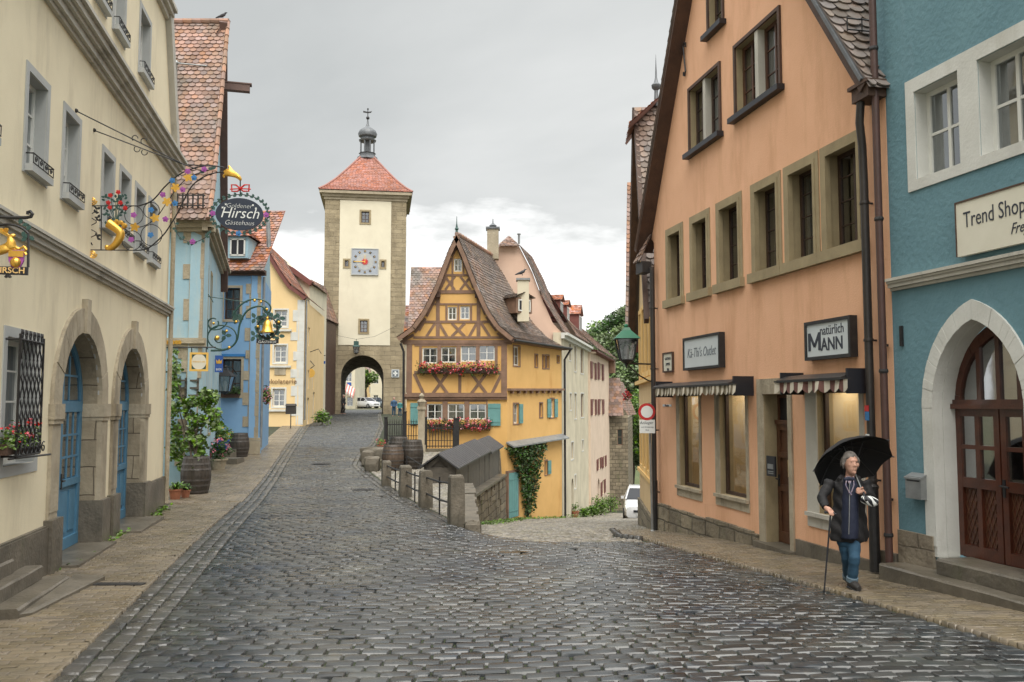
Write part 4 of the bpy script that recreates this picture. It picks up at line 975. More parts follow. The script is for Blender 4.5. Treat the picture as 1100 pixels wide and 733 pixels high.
# concave pyramid roof
zb, za = ZT(204), ZT(164); ex = .55; Rr = (xr - xl) / 2 + ex; cyT = YT + DP / 2
apx = ZT(164)
rc = [(Rr, 0), (Rr * .86, .10), (Rr * .70, .24), (Rr * .52, .43), (Rr * .36, .63), (Rr * .22, .83), (Rr * .13, 1.0)]
def rad(t):
    return float(np.interp(t, [0, .14, .32, .55, .78, 1.0], [Rr * .13, Rr * .24, Rr * .42, Rr * .65, Rr * .85, Rr * 1.0]))
def zz_(t): return zb + .05 + (ZT(165) + .9 - zb) * float(np.interp(t, [0, .14, .32, .55, .78, 1.0], [1.0, .86, .62, .33, .12, 0]))
for k in range(4):
    def Pr(a, b, k=k):
        r = rad(b); q = Vector((-r + 2 * r * a, -r, 0)); an = k * pi / 2; return (xc + q.x * cos(an) - q.y * sin(an), cyT + q.x * sin(an) + q.y * cos(an), zz_(b))
    tiles('roof', 'tile_orange', tw, Pr, 5, 6.5, .26, .24, lift=.035)
mb = MB()
for k in range(4):
    an = k * pi / 2 + pi / 4; mb.tube([(xc + rad(t) * 1.414 * sin(an), cyT - rad(t) * 1.414 * cos(an), zz_(t) + .05) for t in np.linspace(0, 1, 14)], .09, 6)
mb.build('ridge_tile', 'tile_orange', tw)
mb = MB(); mb.tube([(xc - Rr * .9, cyT - Rr * .88, zz_(.9) + .12), (xc + Rr * .9, cyT - Rr * .88, zz_(.9) + .12)], .025, 5); mb.build('snow_guard', 'iron', tw)
# belfry lantern
lz = zz_(0) - .05; s = 1.0
mb = MB(); mb.lathe((xc, cyT, lz), [(1.0, -.1), (.95, .15), (.75, .2), (.75, .45), (.85, .5)], 8)
for k in range(8):
    an = k * pi / 4 + pi / 8; mb.tube([(xc + .68 * cos(an), cyT + .68 * sin(an), lz + .45), (xc + .68 * cos(an), cyT + .68 * sin(an), lz + 1.75)], .075, 6)
mb.tube([(xc, cyT, lz + .5), (xc, cyT, lz + 1.7)], .33, 8)
mb.lathe((xc, cyT, lz + 1.7), [(.8, 0), (.85, .12), (.62, .2), (.62, .34), (.86, .48), (.93, .75), (.80, 1.05), (.45, 1.32), (.18, 1.5), (.1, 1.75), (.07, 2.1)], 16)
mb.build('belfry', 'lead', tw, smooth=True)
mb = MB(); t0 = lz + 3.8; mb.tube([(xc, cyT, t0 - .1), (xc, cyT, t0 + 1.15)], .045, 6); mb.ball((xc, cyT, t0 + .25), .17, 10); mb.ball((xc, cyT, t0 + 1.15), .09, 6)
F = Fr(xc, cyT, 1, 0); F.prism(mb, [(-.45, t0 + .78), (.0, t0 + .72), (.3, t0 + .78), (.4, t0 + .95), (.2, t0 + .9), (0, t0 + .86), (-.45, t0 + .95)], -.02, .02)
mb.build('finial', 'iron', tw)
mb = MB(); cx0, cz = XT(417.5), ZT(200); mb.box(cx0 - .3, cx0 + .3, YT + 3.5, YT + 4.1, ZT(204), ZT(184)); mb.box(cx0 - .36, cx0 + .36, YT + 3.45, YT + 4.15, ZT(184), ZT(183)); mb.lathe((cx0, YT + 3.8, ZT(183)), [(.2, 0), (.2, .2), (.3, .22), (.02, .45)], 8); mb.build('chimney', 'quoin_stone', tw)
# clock
mat('dial_grey', (.34, .37, .41), (.29, .32, .36), .5, 3)
ck = T('tower_clock', 'square tower clock with blue grey dial, black number plaques and red centre', 'clock', (XT(390.5), YT - .1, ZT(281)))
FK = FT.shift(.05); c0, z0 = XT(390.6), ZT(280.6); hs = 1.24
mb = MB(); FK.box(mb, c0 - hs, c0 + hs, 0, .08, z0 - hs, z0 + hs); mb.build('face', 'dial_grey', ck)
mb = MB()
for a, b, c, d in ((-hs, hs, hs - .08, hs), (-hs, hs, -hs, -hs + .08), (-hs, -hs + .08, -hs + .08, hs - .08), (hs - .08, hs, -hs + .08, hs - .08)): FK.box(mb, c0 + a, c0 + b, .08, .12, z0 + c, z0 + d)
mb.build('frame', 'grey_trim', ck)
mb = MB(); FK.prism(mb, [(c0 + .78 * cos(2 * pi * i / 32), z0 + .78 * sin(2 * pi * i / 32)) for i in range(32)], .08, .095); mb.build('dial', 'grey_trim', ck)
for i in range(12):
    mb = MB(); a = pi / 6 * i; F2 = FK
    cxx, czz = c0 + .98 * sin(a), z0 + .98 * cos(a); w = .19
    pts = [(cxx + w * .7 * cos(a + pi / 4 + k * pi / 2), czz - w * .7 * sin(a + pi / 4 + k * pi / 2)) for k in range(4)]
    FK.prism(mb, pts[::-1], .08, .105); mb.build('hour_plaque', 'black_paint', ck)
for i, r in enumerate(['XII', 'I', 'II', 'III', 'IIII', 'V', 'VI', 'VII', 'VIII', 'IX', 'X', 'XI']):
    a = pi / 6 * i; text(r, FK, c0 + .98 * sin(a), .11, z0 + .98 * cos(a), .2, 'letter_gold', ck, .004, sx=.8 if len(r) < 4 else .55, name='numeral')
mb = MB(); sp = []
for i in range(24): r = .36 if i % 2 == 0 else .2; sp.append((c0 + r * cos(2 * pi * i / 24), z0 + r * sin(2 * pi * i / 24)))
FK.prism(mb, sp, .1, .125); mb.build('sun_ornament', 'red_paint', ck)
mb = MB(); FK.beam(mb, (c0, z0), (c0 - .95, z0 + .0), .07, .13, .15); FK.beam(mb, (c0, z0 - .15), (c0 + .0, z0 + .6), .05, .15, .17); mb.build('hand', 'gold_paint', ck)
# emblem plaque and lantern on the tower
em = T('emblem_plaque', 'small square plaque with a white emblem beside the tower arch', 'plaque', (XT(424), YT - .1, ZT(405)))
mb = MB(); FT.box(mb, XT(420.3), XT(428.5), .02, .08, ZT(405.5), ZT(397)); mb.build('board', 'sign_white', em)
mb = MB(); FT.box(mb, XT(421.2), XT(427.6), .08, .095, ZT(404.6), ZT(397.9)); mb.build('field', 'letter_grey', em)
mb = MB(); c, z = XT(424.4), ZT(401.2)
for a, b, w in (((c - .2, z), (c + .2, z), .14), ((c, z - .22), (c, z + .2), .14)): FT.beam(mb, a, b, w, .096, .11)
mb.build('emblem', 'letter_white', em)
gl_ = T('hanging_lantern', 'green metal lantern hung on a wire above the tower arch', 'lantern', (XT(382.5), YT - .8, ZT(381)))
FQ = FT.shift(.8); c = XT(382.7)
def lantern(F, c, z0, s, par, v=0, roofm='iron_green', glassm='pane_bright', cage=True):
    """six sided street lantern, narrower below, with a roof and finial; z0 is the bottom of the glass"""
    ox, oy, _ = F.p(c, v, 0)
    def ring(r, z, n=4, off=pi / 4): return [(ox + r * cos(off + 2 * pi * i / n), oy + r * sin(off + 2 * pi * i / n), z) for i in range(n)]
    lo, hi = ring(.20 * s, z0), ring(.34 * s, z0 + .5 * s)
    g = MB(); g.add(ring(.19 * s, z0 + .01) + ring(.33 * s, z0 + .49 * s), [(i, (i + 1) % 4, (i + 1) % 4 + 4, i + 4) for i in range(4)]); 
    f = MB()
    for a, b in zip(lo, hi): f.tube([a, b], .018 * s, 5)
    for r in (lo, hi): f.tube(r, .02 * s, 5, closed=True)
    f.lathe((ox, oy, z0 - .1 * s), [(.02 * s, 0), (.06 * s, .03 * s), (.2 * s, .1 * s)], 8)
    fr = f.build('lamp_frame', 'iron', par); g.build('lamp_glass', glassm, par)
    r = MB(); zt_ = z0 + .5 * s
    e = ring(.42 * s, zt_) + ring(.14 * s, zt_ + .2 * s); r.add(e, [(i, (i + 1) % 4, (i + 1) % 4 + 4, i + 4) for i in range(4)] + [(3, 2, 1, 0)])
    e = ring(.14 * s, zt_ + .2 * s) + ring(.10 * s, zt_ + .27 * s); r.add(e, [(i, (i + 1) % 4, (i + 1) % 4 + 4, i + 4) for i in range(4)] + [(4, 5, 6, 7)])
    r.ball((ox, oy, zt_ + .31 * s), .05 * s, 8); r.build('lamp_roof', roofm, par)
    b = MB(); b.lathe((ox, oy, z0 + .12 * s), [(.04 * s, -.1 * s), (.045 * s, 0), (.07 * s, .1 * s), (.05 * s, .2 * s), (.01 * s, .24 * s)], 10); b.build('bulb', 'letter_white', par, smooth=True)
lantern(FQ, c, ZT(380), 1.15, gl_)
mb = MB(); q = (c, ZT(366)); ox, oy, _ = FQ.p(c, 0, 0)
mb.tube([(ox, oy, ZT(372)), (ox, oy, ZT(365))], .03, 5); mb.box(ox - .22, ox + .22, oy - .22, oy + .22, ZT(372), ZT(367.5))
mb.build('housing', 'iron_green', gl_)
mb = MB(); pts = [(XT(347), YT - .3, ZT(352)), (XT(365), YT - .6, ZT(362)), (ox, oy, ZT(365.5)), (XT(402), YT - .6, ZT(362)), (XT(425), YT - .3, ZT(350))]; mb.tube(pts, .012, 4); mb.build('wire', 'iron', gl_)

# ---------------------------------------------------------------- behind the arch
def simple_house(name, label, F, u0, u1, z0, z1, depth, wm, rm, wins, roof_h=2.5, cat='house', ws=(.8, 1.2)):
    t = T(name, label, cat, F.p((u0 + u1) / 2, 0, z0))
    mb = MB(); hs_ = [rect(u - ws[0] / 2, u + ws[0] / 2, z, z + ws[1]) for u, z in wins]
    F.wall(mb, rect(u0, u1, z0, z1), hs_, depth, .15); mb.build('wall', wm, t)
    for h in hs_: window(F, t, h[0][0], h[1][0], h[0][1], h[2][1], .08, 'white_paint', 'pane', 2, 2, .07, .04)
    if rm:
        tiles('roof', rm, t, quadP(F.p(u0 - .3, -depth / 2, z1 + roof_h), F.p(u1 + .3, -depth / 2, z1 + roof_h), F.p(u0 - .3, .4, z1), F.p(u1 + .3, .4, z1)), 1, roof_h * 1.4, .35, .35)
        tiles('roof', rm, t, quadP(F.p(u1 + .3, -depth / 2, z1 + roof_h), F.p(u0 - .3, -depth / 2, z1 + roof_h), F.p(u1 + .3, -depth - .4, z1), F.p(u0 - .3, -depth - .4, z1)), 1, roof_h * 1.4, .35, .35)
        g = MB(); 
        for u in (u0, u1): g.add([F.p(u, 0, z1), F.p(u, -depth, z1), F.p(u, -depth / 2, z1 + roof_h)], [(0, 1, 2)])
        g.build('gable', wm, t)
    return t
def ax(px, Y): return (px - 550) * Y / 940
Fq = Fr(ax(362, 118), 118, 1, 0)
simple_house('cream_corner_house', 'cream house with a blue shop sign seen through the left of the tower arch', Fq, -4, ax(381.5, 118) - ax(362, 118), 1, 9.5, 8, 'cream_pale', 'tile_rust', [(.3, 5.2), (1.6, 5.2), (-1.5, 5.2), (-1.5, 2), (1.8, 1.9)])
o = MB(); Fq.box(o, ax(373, 118) - ax(362, 118), ax(377.5, 118) - ax(362, 118), .02, .12, at(0, 415, 118).z, at(0, 411, 118).z); o = o.build('shop_sign', 'glaze_blue', None); tag(o, 'small blue shop sign on the cream house seen through the tower arch', 'sign')
aw = MB(); 
for k in range(7):
    u = ax(373 + k * 1.3, 118) - ax(362, 118); w = 1.3 * 118 / 940
    aw.add([Fq.p(u, .05, 5.0 - k * .12), Fq.p(u + w, .05, 4.9 - k * .12), Fq.p(u + w, 1.4, 3.9 - k * .12), Fq.p(u, 1.4, 4.0 - k * .12), Fq.p(u, 1.4, 3.7 - k * .12), Fq.p(u + w, 1.4, 3.6 - k * .12)], [(0, 1, 2, 3), (3, 2, 5, 4)], k % 2)
tag(aw.build('awning', ['awning_red', 'white_trim'], None), 'red and white striped awning seen through the tower arch', 'awning')
Fq = Fr(ax(398, 140), 140, 1, 0)
simple_house('far_cream_house', 'cream house with shuttered windows seen through the right of the tower arch', Fq, 0, 6.5, 1, 12, 8, 'cream_pale', 'tile_rust', [(.9, 2.4), (2.4, 2.4), (3.9, 2.4), (.9, 5.4), (2.4, 5.4), (3.9, 5.4)])
Fq = Fr(ax(380, 150), 150, 1, 0)
simple_house('far_yellow_house', 'pale house with a dark roof behind the tree in the tower arch', Fq, -3, 4.5, 1, 7, 8, 'shop_yellow', 'tile_rust', [(0, 4), (1.6, 4), (3.1, 4)])

# ---------------------------------------------------------------- trees
def tree(loc, h, r, label, n=5000, leaf=.3, lm='leaf_far', grp=None, trunk=.25, blobs=9, seed=1, name='tree', squash=.8):
    random.seed(seed); t = T(name, label, 'tree', loc, grp); x, y, z = loc
    mb = MB(); mb.tube([(x, y, z), (x + .1 * r, y, z + h * .3), (x, y + .1, z + h * .62), (x, y, z + h * .85)], [trunk, trunk * .8, trunk * .5, trunk * .15], 7)
    cs = []
    for k in range(blobs):
        a = random.uniform(0, 2 * pi); q = random.uniform(.2, .75) * r; zz = z + h * random.uniform(.42, .85); c = (x + q * cos(a), y + q * sin(a), zz); cs.append((c, r * random.uniform(.32, .55)))
        mb.tube([(x, y, z + h * random.uniform(.25, .5)), ((x + c[0]) / 2, (y + c[1]) / 2, c[2] - r * .25), c], [trunk * .35, trunk * .2, trunk * .06], 5)
    mb.build('trunk', 'bark', t)
    cs.append(((x, y, z + h * .85), r * .42)); pts = []
    for c, q in cs: pts += cloud(c, (q, q, q * squash), n // len(cs), .5)
    mb = MB(); leaves(mb, pts, leaf, asp=.8); mb.build('crown', lm, t)
    return t
tree((ax(392, 128), 128, 1.6), 6.0, 1.9, 'green tree seen through the tower arch behind the parked cars', 2500, .3, 'leaf', seed=4)
G_ = 'trees on the slope beyond the lower street'
spec = [(662, 88, -7.6, 9.5, 3.2, 'leaf'), (676, 92, -8, 11, 3.4, 'leaf_far'), (690, 86, -7.5, 12, 3.6, 'leaf'), (657, 118, -5, 14, 4.2, 'leaf_far'), (683, 122, -4, 16, 5, 'leaf_dark'), (672, 140, -1, 17, 5.2, 'leaf_far'), (648, 150, 1, 14, 5, 'leaf_far'), (700, 150, 2, 17, 6, 'leaf'), (660, 165, 5, 15, 5, 'leaf_dark'), (688, 180, 9, 15, 6, 'leaf_far'), (640, 185, 6, 14, 6, 'leaf'), (670, 100, -7.5, 8, 2.8, 'leaf_dark')]
LB = ['low green tree by the end of the stone house', 'loose pale green tree down at the bend of the lower street', 'green tree rising beside the beige house down the street', 'pale tree on the slope above the stone house roof', 'dark tree on the slope behind the street lamp', 'tall pale tree high on the slope', 'pale tree peeking over the house with brown shutters', 'tree mostly hidden behind the beige house', 'dark tree on the hilltop left of the lamp', 'pale tree at the very top of the slope', 'hilltop tree behind the cream house roofs', 'dark bush like tree at the foot of the slope']
for i, (px, Yt, z, h, r, lm) in enumerate(spec):
    tree((ax(px, Yt), Yt, z), h, r, LB[i], 4200, .32 if Yt < 110 else .5, lm, G_, seed=20 + i)
random.seed(11)
# ---------------------------------------------------------------- half timbered house on the fork
YF = 37.0; sF = YF / 940
FH = Fr(0, YF, 1, 0)
XF = lambda px: (px - 550) * sF
ZF = lambda py: 2.2 + (434 - py) * sF
Q = lambda x, y: (XF(410 + x / 2.714), ZF(230 + y / 2.714))      # enlarged-picture units
ht = T('half_timbered_house', 'ochre half timbered gabled house with geranium boxes standing where the street forks', 'house', (XF(491), 37, 0))
SB = Fr(-.2, 37.0, .43, .9)         # side wall towards the lower street
wf = [(118, 163, 390, 436), (172, 217, 388, 434), (230, 277, 385, 431), (283, 330, 381, 428), (133, 178, 553, 599), (193, 242, 553, 599), (256, 305, 553, 599), (192, 218, 270, 309), (228, 256, 268, 307), (209, 233, 127, 166)]
WR_ = []
for a, b, c, d in wf:
    (u0, z1), (u1, z0) = Q(a, c), Q(b, d); WR_.append((u0, u1, z0, z1))
rake_l = [(218, 66), (195, 112), (158, 215), (122, 290), (88, 338), (46, 366)]
rake_r = [(218, 66), (243, 122), (275, 205), (310, 285), (342, 333), (384, 367)]
xr_ = Q(365, 0)[0]; xl_ = Q(73, 0)[0]
outl = [(xl_, -3.2), (-.2, -3.2), (-.2, Q(0, 372)[1]), Q(372, 366), Q(338, 335), Q(305, 285), Q(270, 205), Q(240, 128), Q(218, 78), Q(198, 120), Q(162, 215), Q(127, 290), Q(95, 338), Q(62, 366), (xl_, Q(0, 372)[1])]
holes = [rect(*w) for w in WR_]
mb = MB(); FH.wall(mb, outl, holes, 1.2, .14, back=False); mb.build('wall', 'ochre', ht)
# upper storey sits a little forward
# side wall with windows
UB = lambda px: SB.U(px)
def ZB(px, py): return SB.pix(px, py)[1]
def q2(x, y): px, py = 410 + x / 2.714, 230 + y / 2.714; return SB.pix(px, py)
def srect(x0, x1, y0, y1):
    xm = (x0 + x1) / 2; return (q2(x0, 0)[0], q2(x1, 0)[0], q2(xm, y1)[1], q2(xm, y0)[1])
sws = [srect(384, 402, 386, 442), srect(446, 453, 411, 445), srect(468, 475, 413, 449), srect(478, 486, 413, 449), srect(510, 515, 415, 432), srect(384, 398, 554, 611), srect(459, 467, 552, 592), srect(489, 500, 539, 593), srect(474, 480, 720, 760)]
uS = UB(603.4); ze = 4.85
mb = MB(); SB.wall(mb, rect(0.002, uS, -4.2, ze), [rect(*w) for w in sws], .4, .14, back=False); mb.build('wall', 'ochre', ht)
FHb = Fr(xl_, 37, 0, 1, -1); mb = MB(); FHb.wall(mb, rect(.01, 5, -1, 4.8), [], .3); mb.build('wall', 'ochre', ht)
for i, w in enumerate(sws):
    window(SB, ht, *w, .08, 'white_trim' if i in (0, 5, 7) else 'timber', 'pane', 2 if i in (0, 5, 7) else 1, 2, .06, .025); surround(SB, ht, *w, .06, 'timber', .02)
# timber frame
tb = MB(); tw_ = .022
def hb(x0, x1, y, w): FH.beam(tb, Q(x0, y), Q(x1, y), w * sF / 2.714, -.03, .03)
def vb(x, y0, y1, w): FH.beam(tb, Q(x, y0), Q(x, y1), w * sF / 2.714, -.03, .024)
def db(a, b, w, p=.018): FH.beam(tb, Q(*a), Q(*b), w * sF / 2.714, -.03, p)
hb(60, 380, 374, 13); hb(92, 350, 360, 7); hb(150, 285, 226, 10); hb(148, 300, 262, 5); hb(112, 328, 314, 7); hb(176, 262, 176, 6); hb(74, 366, 527, 11); hb(95, 350, 462, 8); hb(95, 350, 382, 6)
vb(80, 378, 522, 17); vb(357, 378, 522, 17); vb(228, 466, 522, 9)
for x in (167.5, 223.5, 280): vb(x, 384, 436, 11)
vb(113, 384, 460, 8); vb(334, 384, 460, 8)
vb(163, 232, 358, 11); vb(282, 232, 358, 11); vb(205, 180, 222, 6); vb(238, 180, 222, 6) if 0 else None
vb(188, 264, 314, 6); vb(260, 264, 314, 6); vb(223, 264, 314, 6); vb(205, 120, 175, 5); vb(237, 120, 175, 5)
for (a, b) in (((150, 466), (192, 523)), ((192, 466), (150, 523)), ((262, 466), (305, 523)), ((305, 466), (262, 523)), ((95, 466), (122, 523)), ((350, 466), (322, 523))): db(a, b, 9, .018 + .004 * (a[0] < b[0]))
for (a, b) in (((204, 318), (242, 357)), ((242, 318), (204, 357)), ((155, 318), (130, 357)), ((168, 320), (190, 357)), ((277, 318), (255, 357)), ((290, 318), (315, 357)), ((120, 318), (108, 340))): db(a, b, 8, .018 + .004 * (a[0] < b[0]))
for (a, b) in (((184, 180), (212, 220)), ((212, 180), (184, 220)), ((228, 180), (258, 220)), ((258, 180), (228, 220)), ((190, 175), (168, 220))): db(a, b, 7, .018 + .004 * (a[0] < b[0]))
for a, b in zip(rake_l[:-1], rake_l[1:]): db((a[0] + 5, a[1] + 14), (b[0] + 8, b[1] + 8), 8, .02)
for a, b in zip(rake_r[:-1], rake_r[1:]): db((a[0] - 5, a[1] + 14), (b[0] - 8, b[1] + 8), 8, .027)
tb.build('timber_frame', 'timber', ht)
mb = MB()    # ground storey window band
z0, z1 = Q(0, 603)[1], Q(0, 547)[1]
for x0, x1 in ((128, 133), (178, 193), (242, 256), (305, 309)): FH.box(mb, Q(x0, 0)[0], Q(x1, 0)[0], -.05, .026, z0, z1)
FH.box(mb, Q(128, 0)[0], Q(309, 0)[0], -.05, .03, z1, z1 + .09); mb.build('window_posts', 'timber', ht)
mb = MB(); FH.box(mb, xl_ - .1, -.2, .0, .14, Q(0, 534)[1], Q(0, 524)[1] + .0); FH.box(mb, xl_ - .08, -.2, .0, .09, Q(0, 541)[1], Q(0, 534)[1]); mb.build('jetty_beam', 'timber', ht)
mb = MB()
for k in range(2):
    u = [Q(165, 0)[0], Q(277, 0)[0]][k]; FH.box(mb, u - .08, u + .08, .02, .2, Q(0, 243)[1], Q(0, 226)[1])
mb.build('beam_end', 'brown_board', ht)
for i, w in enumerate(WR_):
    cur = 'sides'
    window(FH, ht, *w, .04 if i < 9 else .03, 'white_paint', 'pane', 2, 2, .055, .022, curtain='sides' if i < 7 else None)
mb = MB()
for (x0, x1, y0, y1) in ((85, 107, 551, 614), (310, 347, 553, 617)):
    (u0, zt_), (u1, zb_) = Q(x0, y0), Q(x1, y1); mb = MB(); FH.box(mb, u0, u1, .035, .065, zb_, zt_)
    n = 4
    for k in range(1, n): FH.box(mb, u0 + (u1 - u0) * k / n - .006, u0 + (u1 - u0) * k / n + .006, .03, .068, zb_, zt_)
    for z in (zb_ + .14, zt_ - .18): FH.box(mb, u0 + .01, u1 - .01, .065, .08, z, z + .05)
    mb.build('shutter', 'teal_paint', ht)
for (w, sd) in ((sws[5], 1), (sws[7], -1), (sws[7], 1), (sws[8], 1)):
    ww = .38; u0, u1 = (w[1] + .03, w[1] + ww) if sd > 0 else (w[0] - ww, w[0] - .03)
    mb = MB(); SB.box(mb, u0, u1, .03, .06, w[2], w[3])
    for z in (w[2] + .12, w[3] - .17): SB.box(mb, u0 + .01, u1 - .01, .06, .072, z, z + .045)
    mb.build('shutter', 'teal_paint', ht)
# eave, bands and the small pent roof on the side
mb = MB(); SB.box(mb, -.1, uS + .15, -.1, .35, ze - .05, ze + .03); mb.build('eave_board', 'timber', ht)
mb = MB(); a, b = q2(368, 512), q2(525, 512); za, zb_ = a[1], b[1]
SB.beam(mb, (0, za), (uS, zb_), .1, .0, .16)
for k in range(9): u = uS * (k + .5) / 9; z = za + (zb_ - za) * u / uS; SB.box(mb, u - .06, u + .06, .0, .13, z - .17, z - .05)
mb.build('jetty_beam', 'timber', ht)
a, b = SB.pix(543, 479, .25), SB.pix(604, 469.5, .25)
mb = MB(); 
za_, zb2 = ZB(543, 479), ZB(604, 469.5)
mb.add([SB.p(-.1, 0, za_ + .16), SB.p(uS + .1, 0, zb2 + .16), SB.p(uS + .1, .35, zb2 - .02), SB.p(-.1, .35, za_ - .02), SB.p(-.1, 0, za_ + .08), SB.p(uS + .1, 0, zb2 + .08), SB.p(uS + .1, .35, zb2 - .08), SB.p(-.1, .35, za_ - .08)], [(0, 3, 2, 1), (4, 5, 6, 7), (3, 7, 6, 2), (0, 4, 7, 3), (1, 2, 6, 5)])
mb.build('pent_roof', 'zinc', ht)
# green cellar door
mb = MB(); du0, du1 = UB(544.0) , UB(555.3); zt_ = ZB(549, 508); zb_ = ZB(549, 556); SB.box(mb, .04, du1, .02, .07, zb_, zt_)
for k in range(1, 5): u = .04 + (du1 - .04) * k / 5; SB.box(mb, u - .008, u + .008, .07, .075, zb_, zt_)
for z in (zb_ + .25, zt_ - .3): SB.box(mb, .06, du1 - .02, .075, .085, z, z + .05)
d = mb.build('door', 'teal_paint', ht)
surround(SB, ht, .04, du1, zb_, zt_, .1, 'timber', .06, bottom=False)
# roofs: left and right slope, curved out at the eaves
RZ = lambda y: Q(0, y)[1]
def slope(side):
    rk = rake_l if side < 0 else rake_r
    ts = np.linspace(0, 1, len(rk))
    def P(a, b):
        x = float(np.interp(b, ts, [p[0] for p in rk])); y = float(np.interp(b, ts, [p[1] for p in rk])); X0, Z0 = Q(x, y)
        front = Vector((X0, YF - .35, Z0 + .08))
        # back edge: from the ridge end to the far eave corner
        rid = Vector((-1.0, 41.8, Q(218, 66)[1] + .05))
        k = (Q(0, 66)[1] - Z0) / (Q(0, 66)[1] - Q(0, 367)[1])
        far = Vector((2.62, 42.5, ze + .05)) if side > 0 else Vector((XF(430) + .6, 42.6, ze))
        w = float(np.interp(b, ts, [(p[0] - 218) / (rk[-1][0] - 218) for p in rk]))
        back = Vector((rid.x + (far.x - rid.x) * w, rid.y + (far.y - rid.y) * w, rid.z + (far.z - rid.z) * k))
        s = .05 * sin(pi * a) * sin(pi * b)
        q = front.lerp(back, a); return (q.x, q.y, q.z - s * 1.5)
    return P
Pr_ = slope(1); Pl_ = slope(-1)
tiles('roof', 'tile_grey', ht, Pr_, 5, 6.6, .17, .15, lift=.035, jit=.02)
tiles('roof', 'tile_rust', ht, lambda a, b: Pl_(1 - a, b), 5, 6.6, .17, .15, lift=.035)
for P in (Pl_, Pr_):
    mb = MB()
    for i in range(14):
        a, b = Vector(P(0, i / 14)), Vector(P(0, (i + 1) / 14)); a.y = b.y = YF - .37; a.z -= .02; b.z -= .02
        d = (b - a).normalized(); n = Vector((-d.z, 0, d.x)); n = n if n.z < 0 else -n
        mb.hexa([a, b, b + n * .17, a + n * .17, a + Vector((0, .05, 0)), b + Vector((0, .05, 0)), b + n * .17 + Vector((0, .05, 0)), a + n * .17 + Vector((0, .05, 0))])
    mb.build('bargeboard', 'timber', ht)
mb = MB()
for i in range(14): mb.tube([tuple(Vector(Pr_(i / 14, 0)) + Vector((0, 0, .03))), tuple(Vector(Pr_((i + 1.1) / 14, 0)) + Vector((0, 0, .05)))], [.09, .11], 8)
mb.build('ridge_tile', 'ridge_tile', ht)
mb = MB(); p = Vector(Pr_(0, 0)); mb.lathe((p.x, p.y + .1, p.z), [(.07, 0), (.05, .2), (.09, .26), (.05, .33), (.02, .5), (.01, .8)], 8); mb.build('finial', 'iron_green', ht)
# chimney on the right slope
def chimney(par, c, w, d, h, m='agedcream', cap='zinc', name='chimney'):
    x, y, z = c; mb = MB(); mb.box(x - w / 2, x + w / 2, y - d / 2, y + d / 2, z, z + h); C = mb.build(name, m, par)
    k = MB(); k.box(x - w / 2 - .06, x + w / 2 + .06, y - d / 2 - .06, y + d / 2 + .06, z + h, z + h + .09)
    k.build('chimney_cap', cap, C); return C
p = at(562, 346, 39.5); chimney(ht, (p.x, 39.5, p.z), .52, .6, at(0, 302, 39.5).z - p.z, 'cream_pale')
p = at(562, 297, 39.5); q = bird((p.x - .05, 39.4, p.z + .02), 1.1, 'dark bird perched on the chimney of the half timbered house')
dm = dormer(ht, (.55, 39.3, 4.98 + 1.3), .9, .7, 1.2, 'tile_grey', 'timber', hip=False, bh=.25, front=(.6, -.8))
mb = MB(); mb.tube([(xl_ - .25, 36.8, 4.75), (xl_ - .12, 36.85, 4.4), (xl_ - .1, 36.9, .3)], .05, 7); mb.build('downpipe', 'iron', ht)
mb = MB(); q = SB.p(uS + .12, .12, ze); mb.tube([SB.p(uS + .25, .4, ze + .02), SB.p(uS + .1, .12, ze - .5), SB.p(uS + .1, .12, -3.4)], .055, 7); mb.build('downpipe', 'iron', ht)
mb = MB(); mb.tube([SB.p(-.1, .42, ze + .02), SB.p(uS + .3, .42, ze + .03)], .06, 7); mb.build('gutter', 'iron', ht)
# flower boxes
def flower_box(F, u0, u1, v, z, h, label, nm='flower_box', dens=1., droop=.35, grp='geranium boxes on the half timbered house'):
    t = T(nm, label, 'flower box', F.p((u0 + u1) / 2, v, z), grp)
    mb = MB(); F.box(mb, u0, u1, v - .1, v + .1, z, z + .2); mb.build('trough', 'brown_board', t)
    pts = [F.p(random.uniform(u0 - .05, u1 + .05), v + random.uniform(-.12, .22), z + .2 + random.triangular(-droop, h, .02)) for _ in range(int(650 * dens))]
    mb = MB(); leaves(mb, pts, .085); mb.build('foliage', 'leaf_dark', t)
    for m_, k in (('flower_red', 40), ('flower_pink', 18)):
        mb = MB(); blossoms(mb, [F.p(random.uniform(u0, u1), v + random.uniform(.05, .27), z + .2 + random.triangular(-droop * .9, h, .08)) for _ in range(int(k * dens))], .05); mb.build('blossom', m_, t)
    return t
(u0, z), (u1, _) = Q(108, 455), Q(338, 455); flower_box(FH, u0, u1, .16, z - .12, .32, 'long box of red and pink geraniums below the upper storey windows', dens=1.6)
(u0, z), (u1, _) = Q(136, 618), Q(318, 618); flower_box(FH, u0, u1, .14, z - .12, .32, 'long box of red geraniums below the ground storey windows beside teal shutters', dens=1.3)
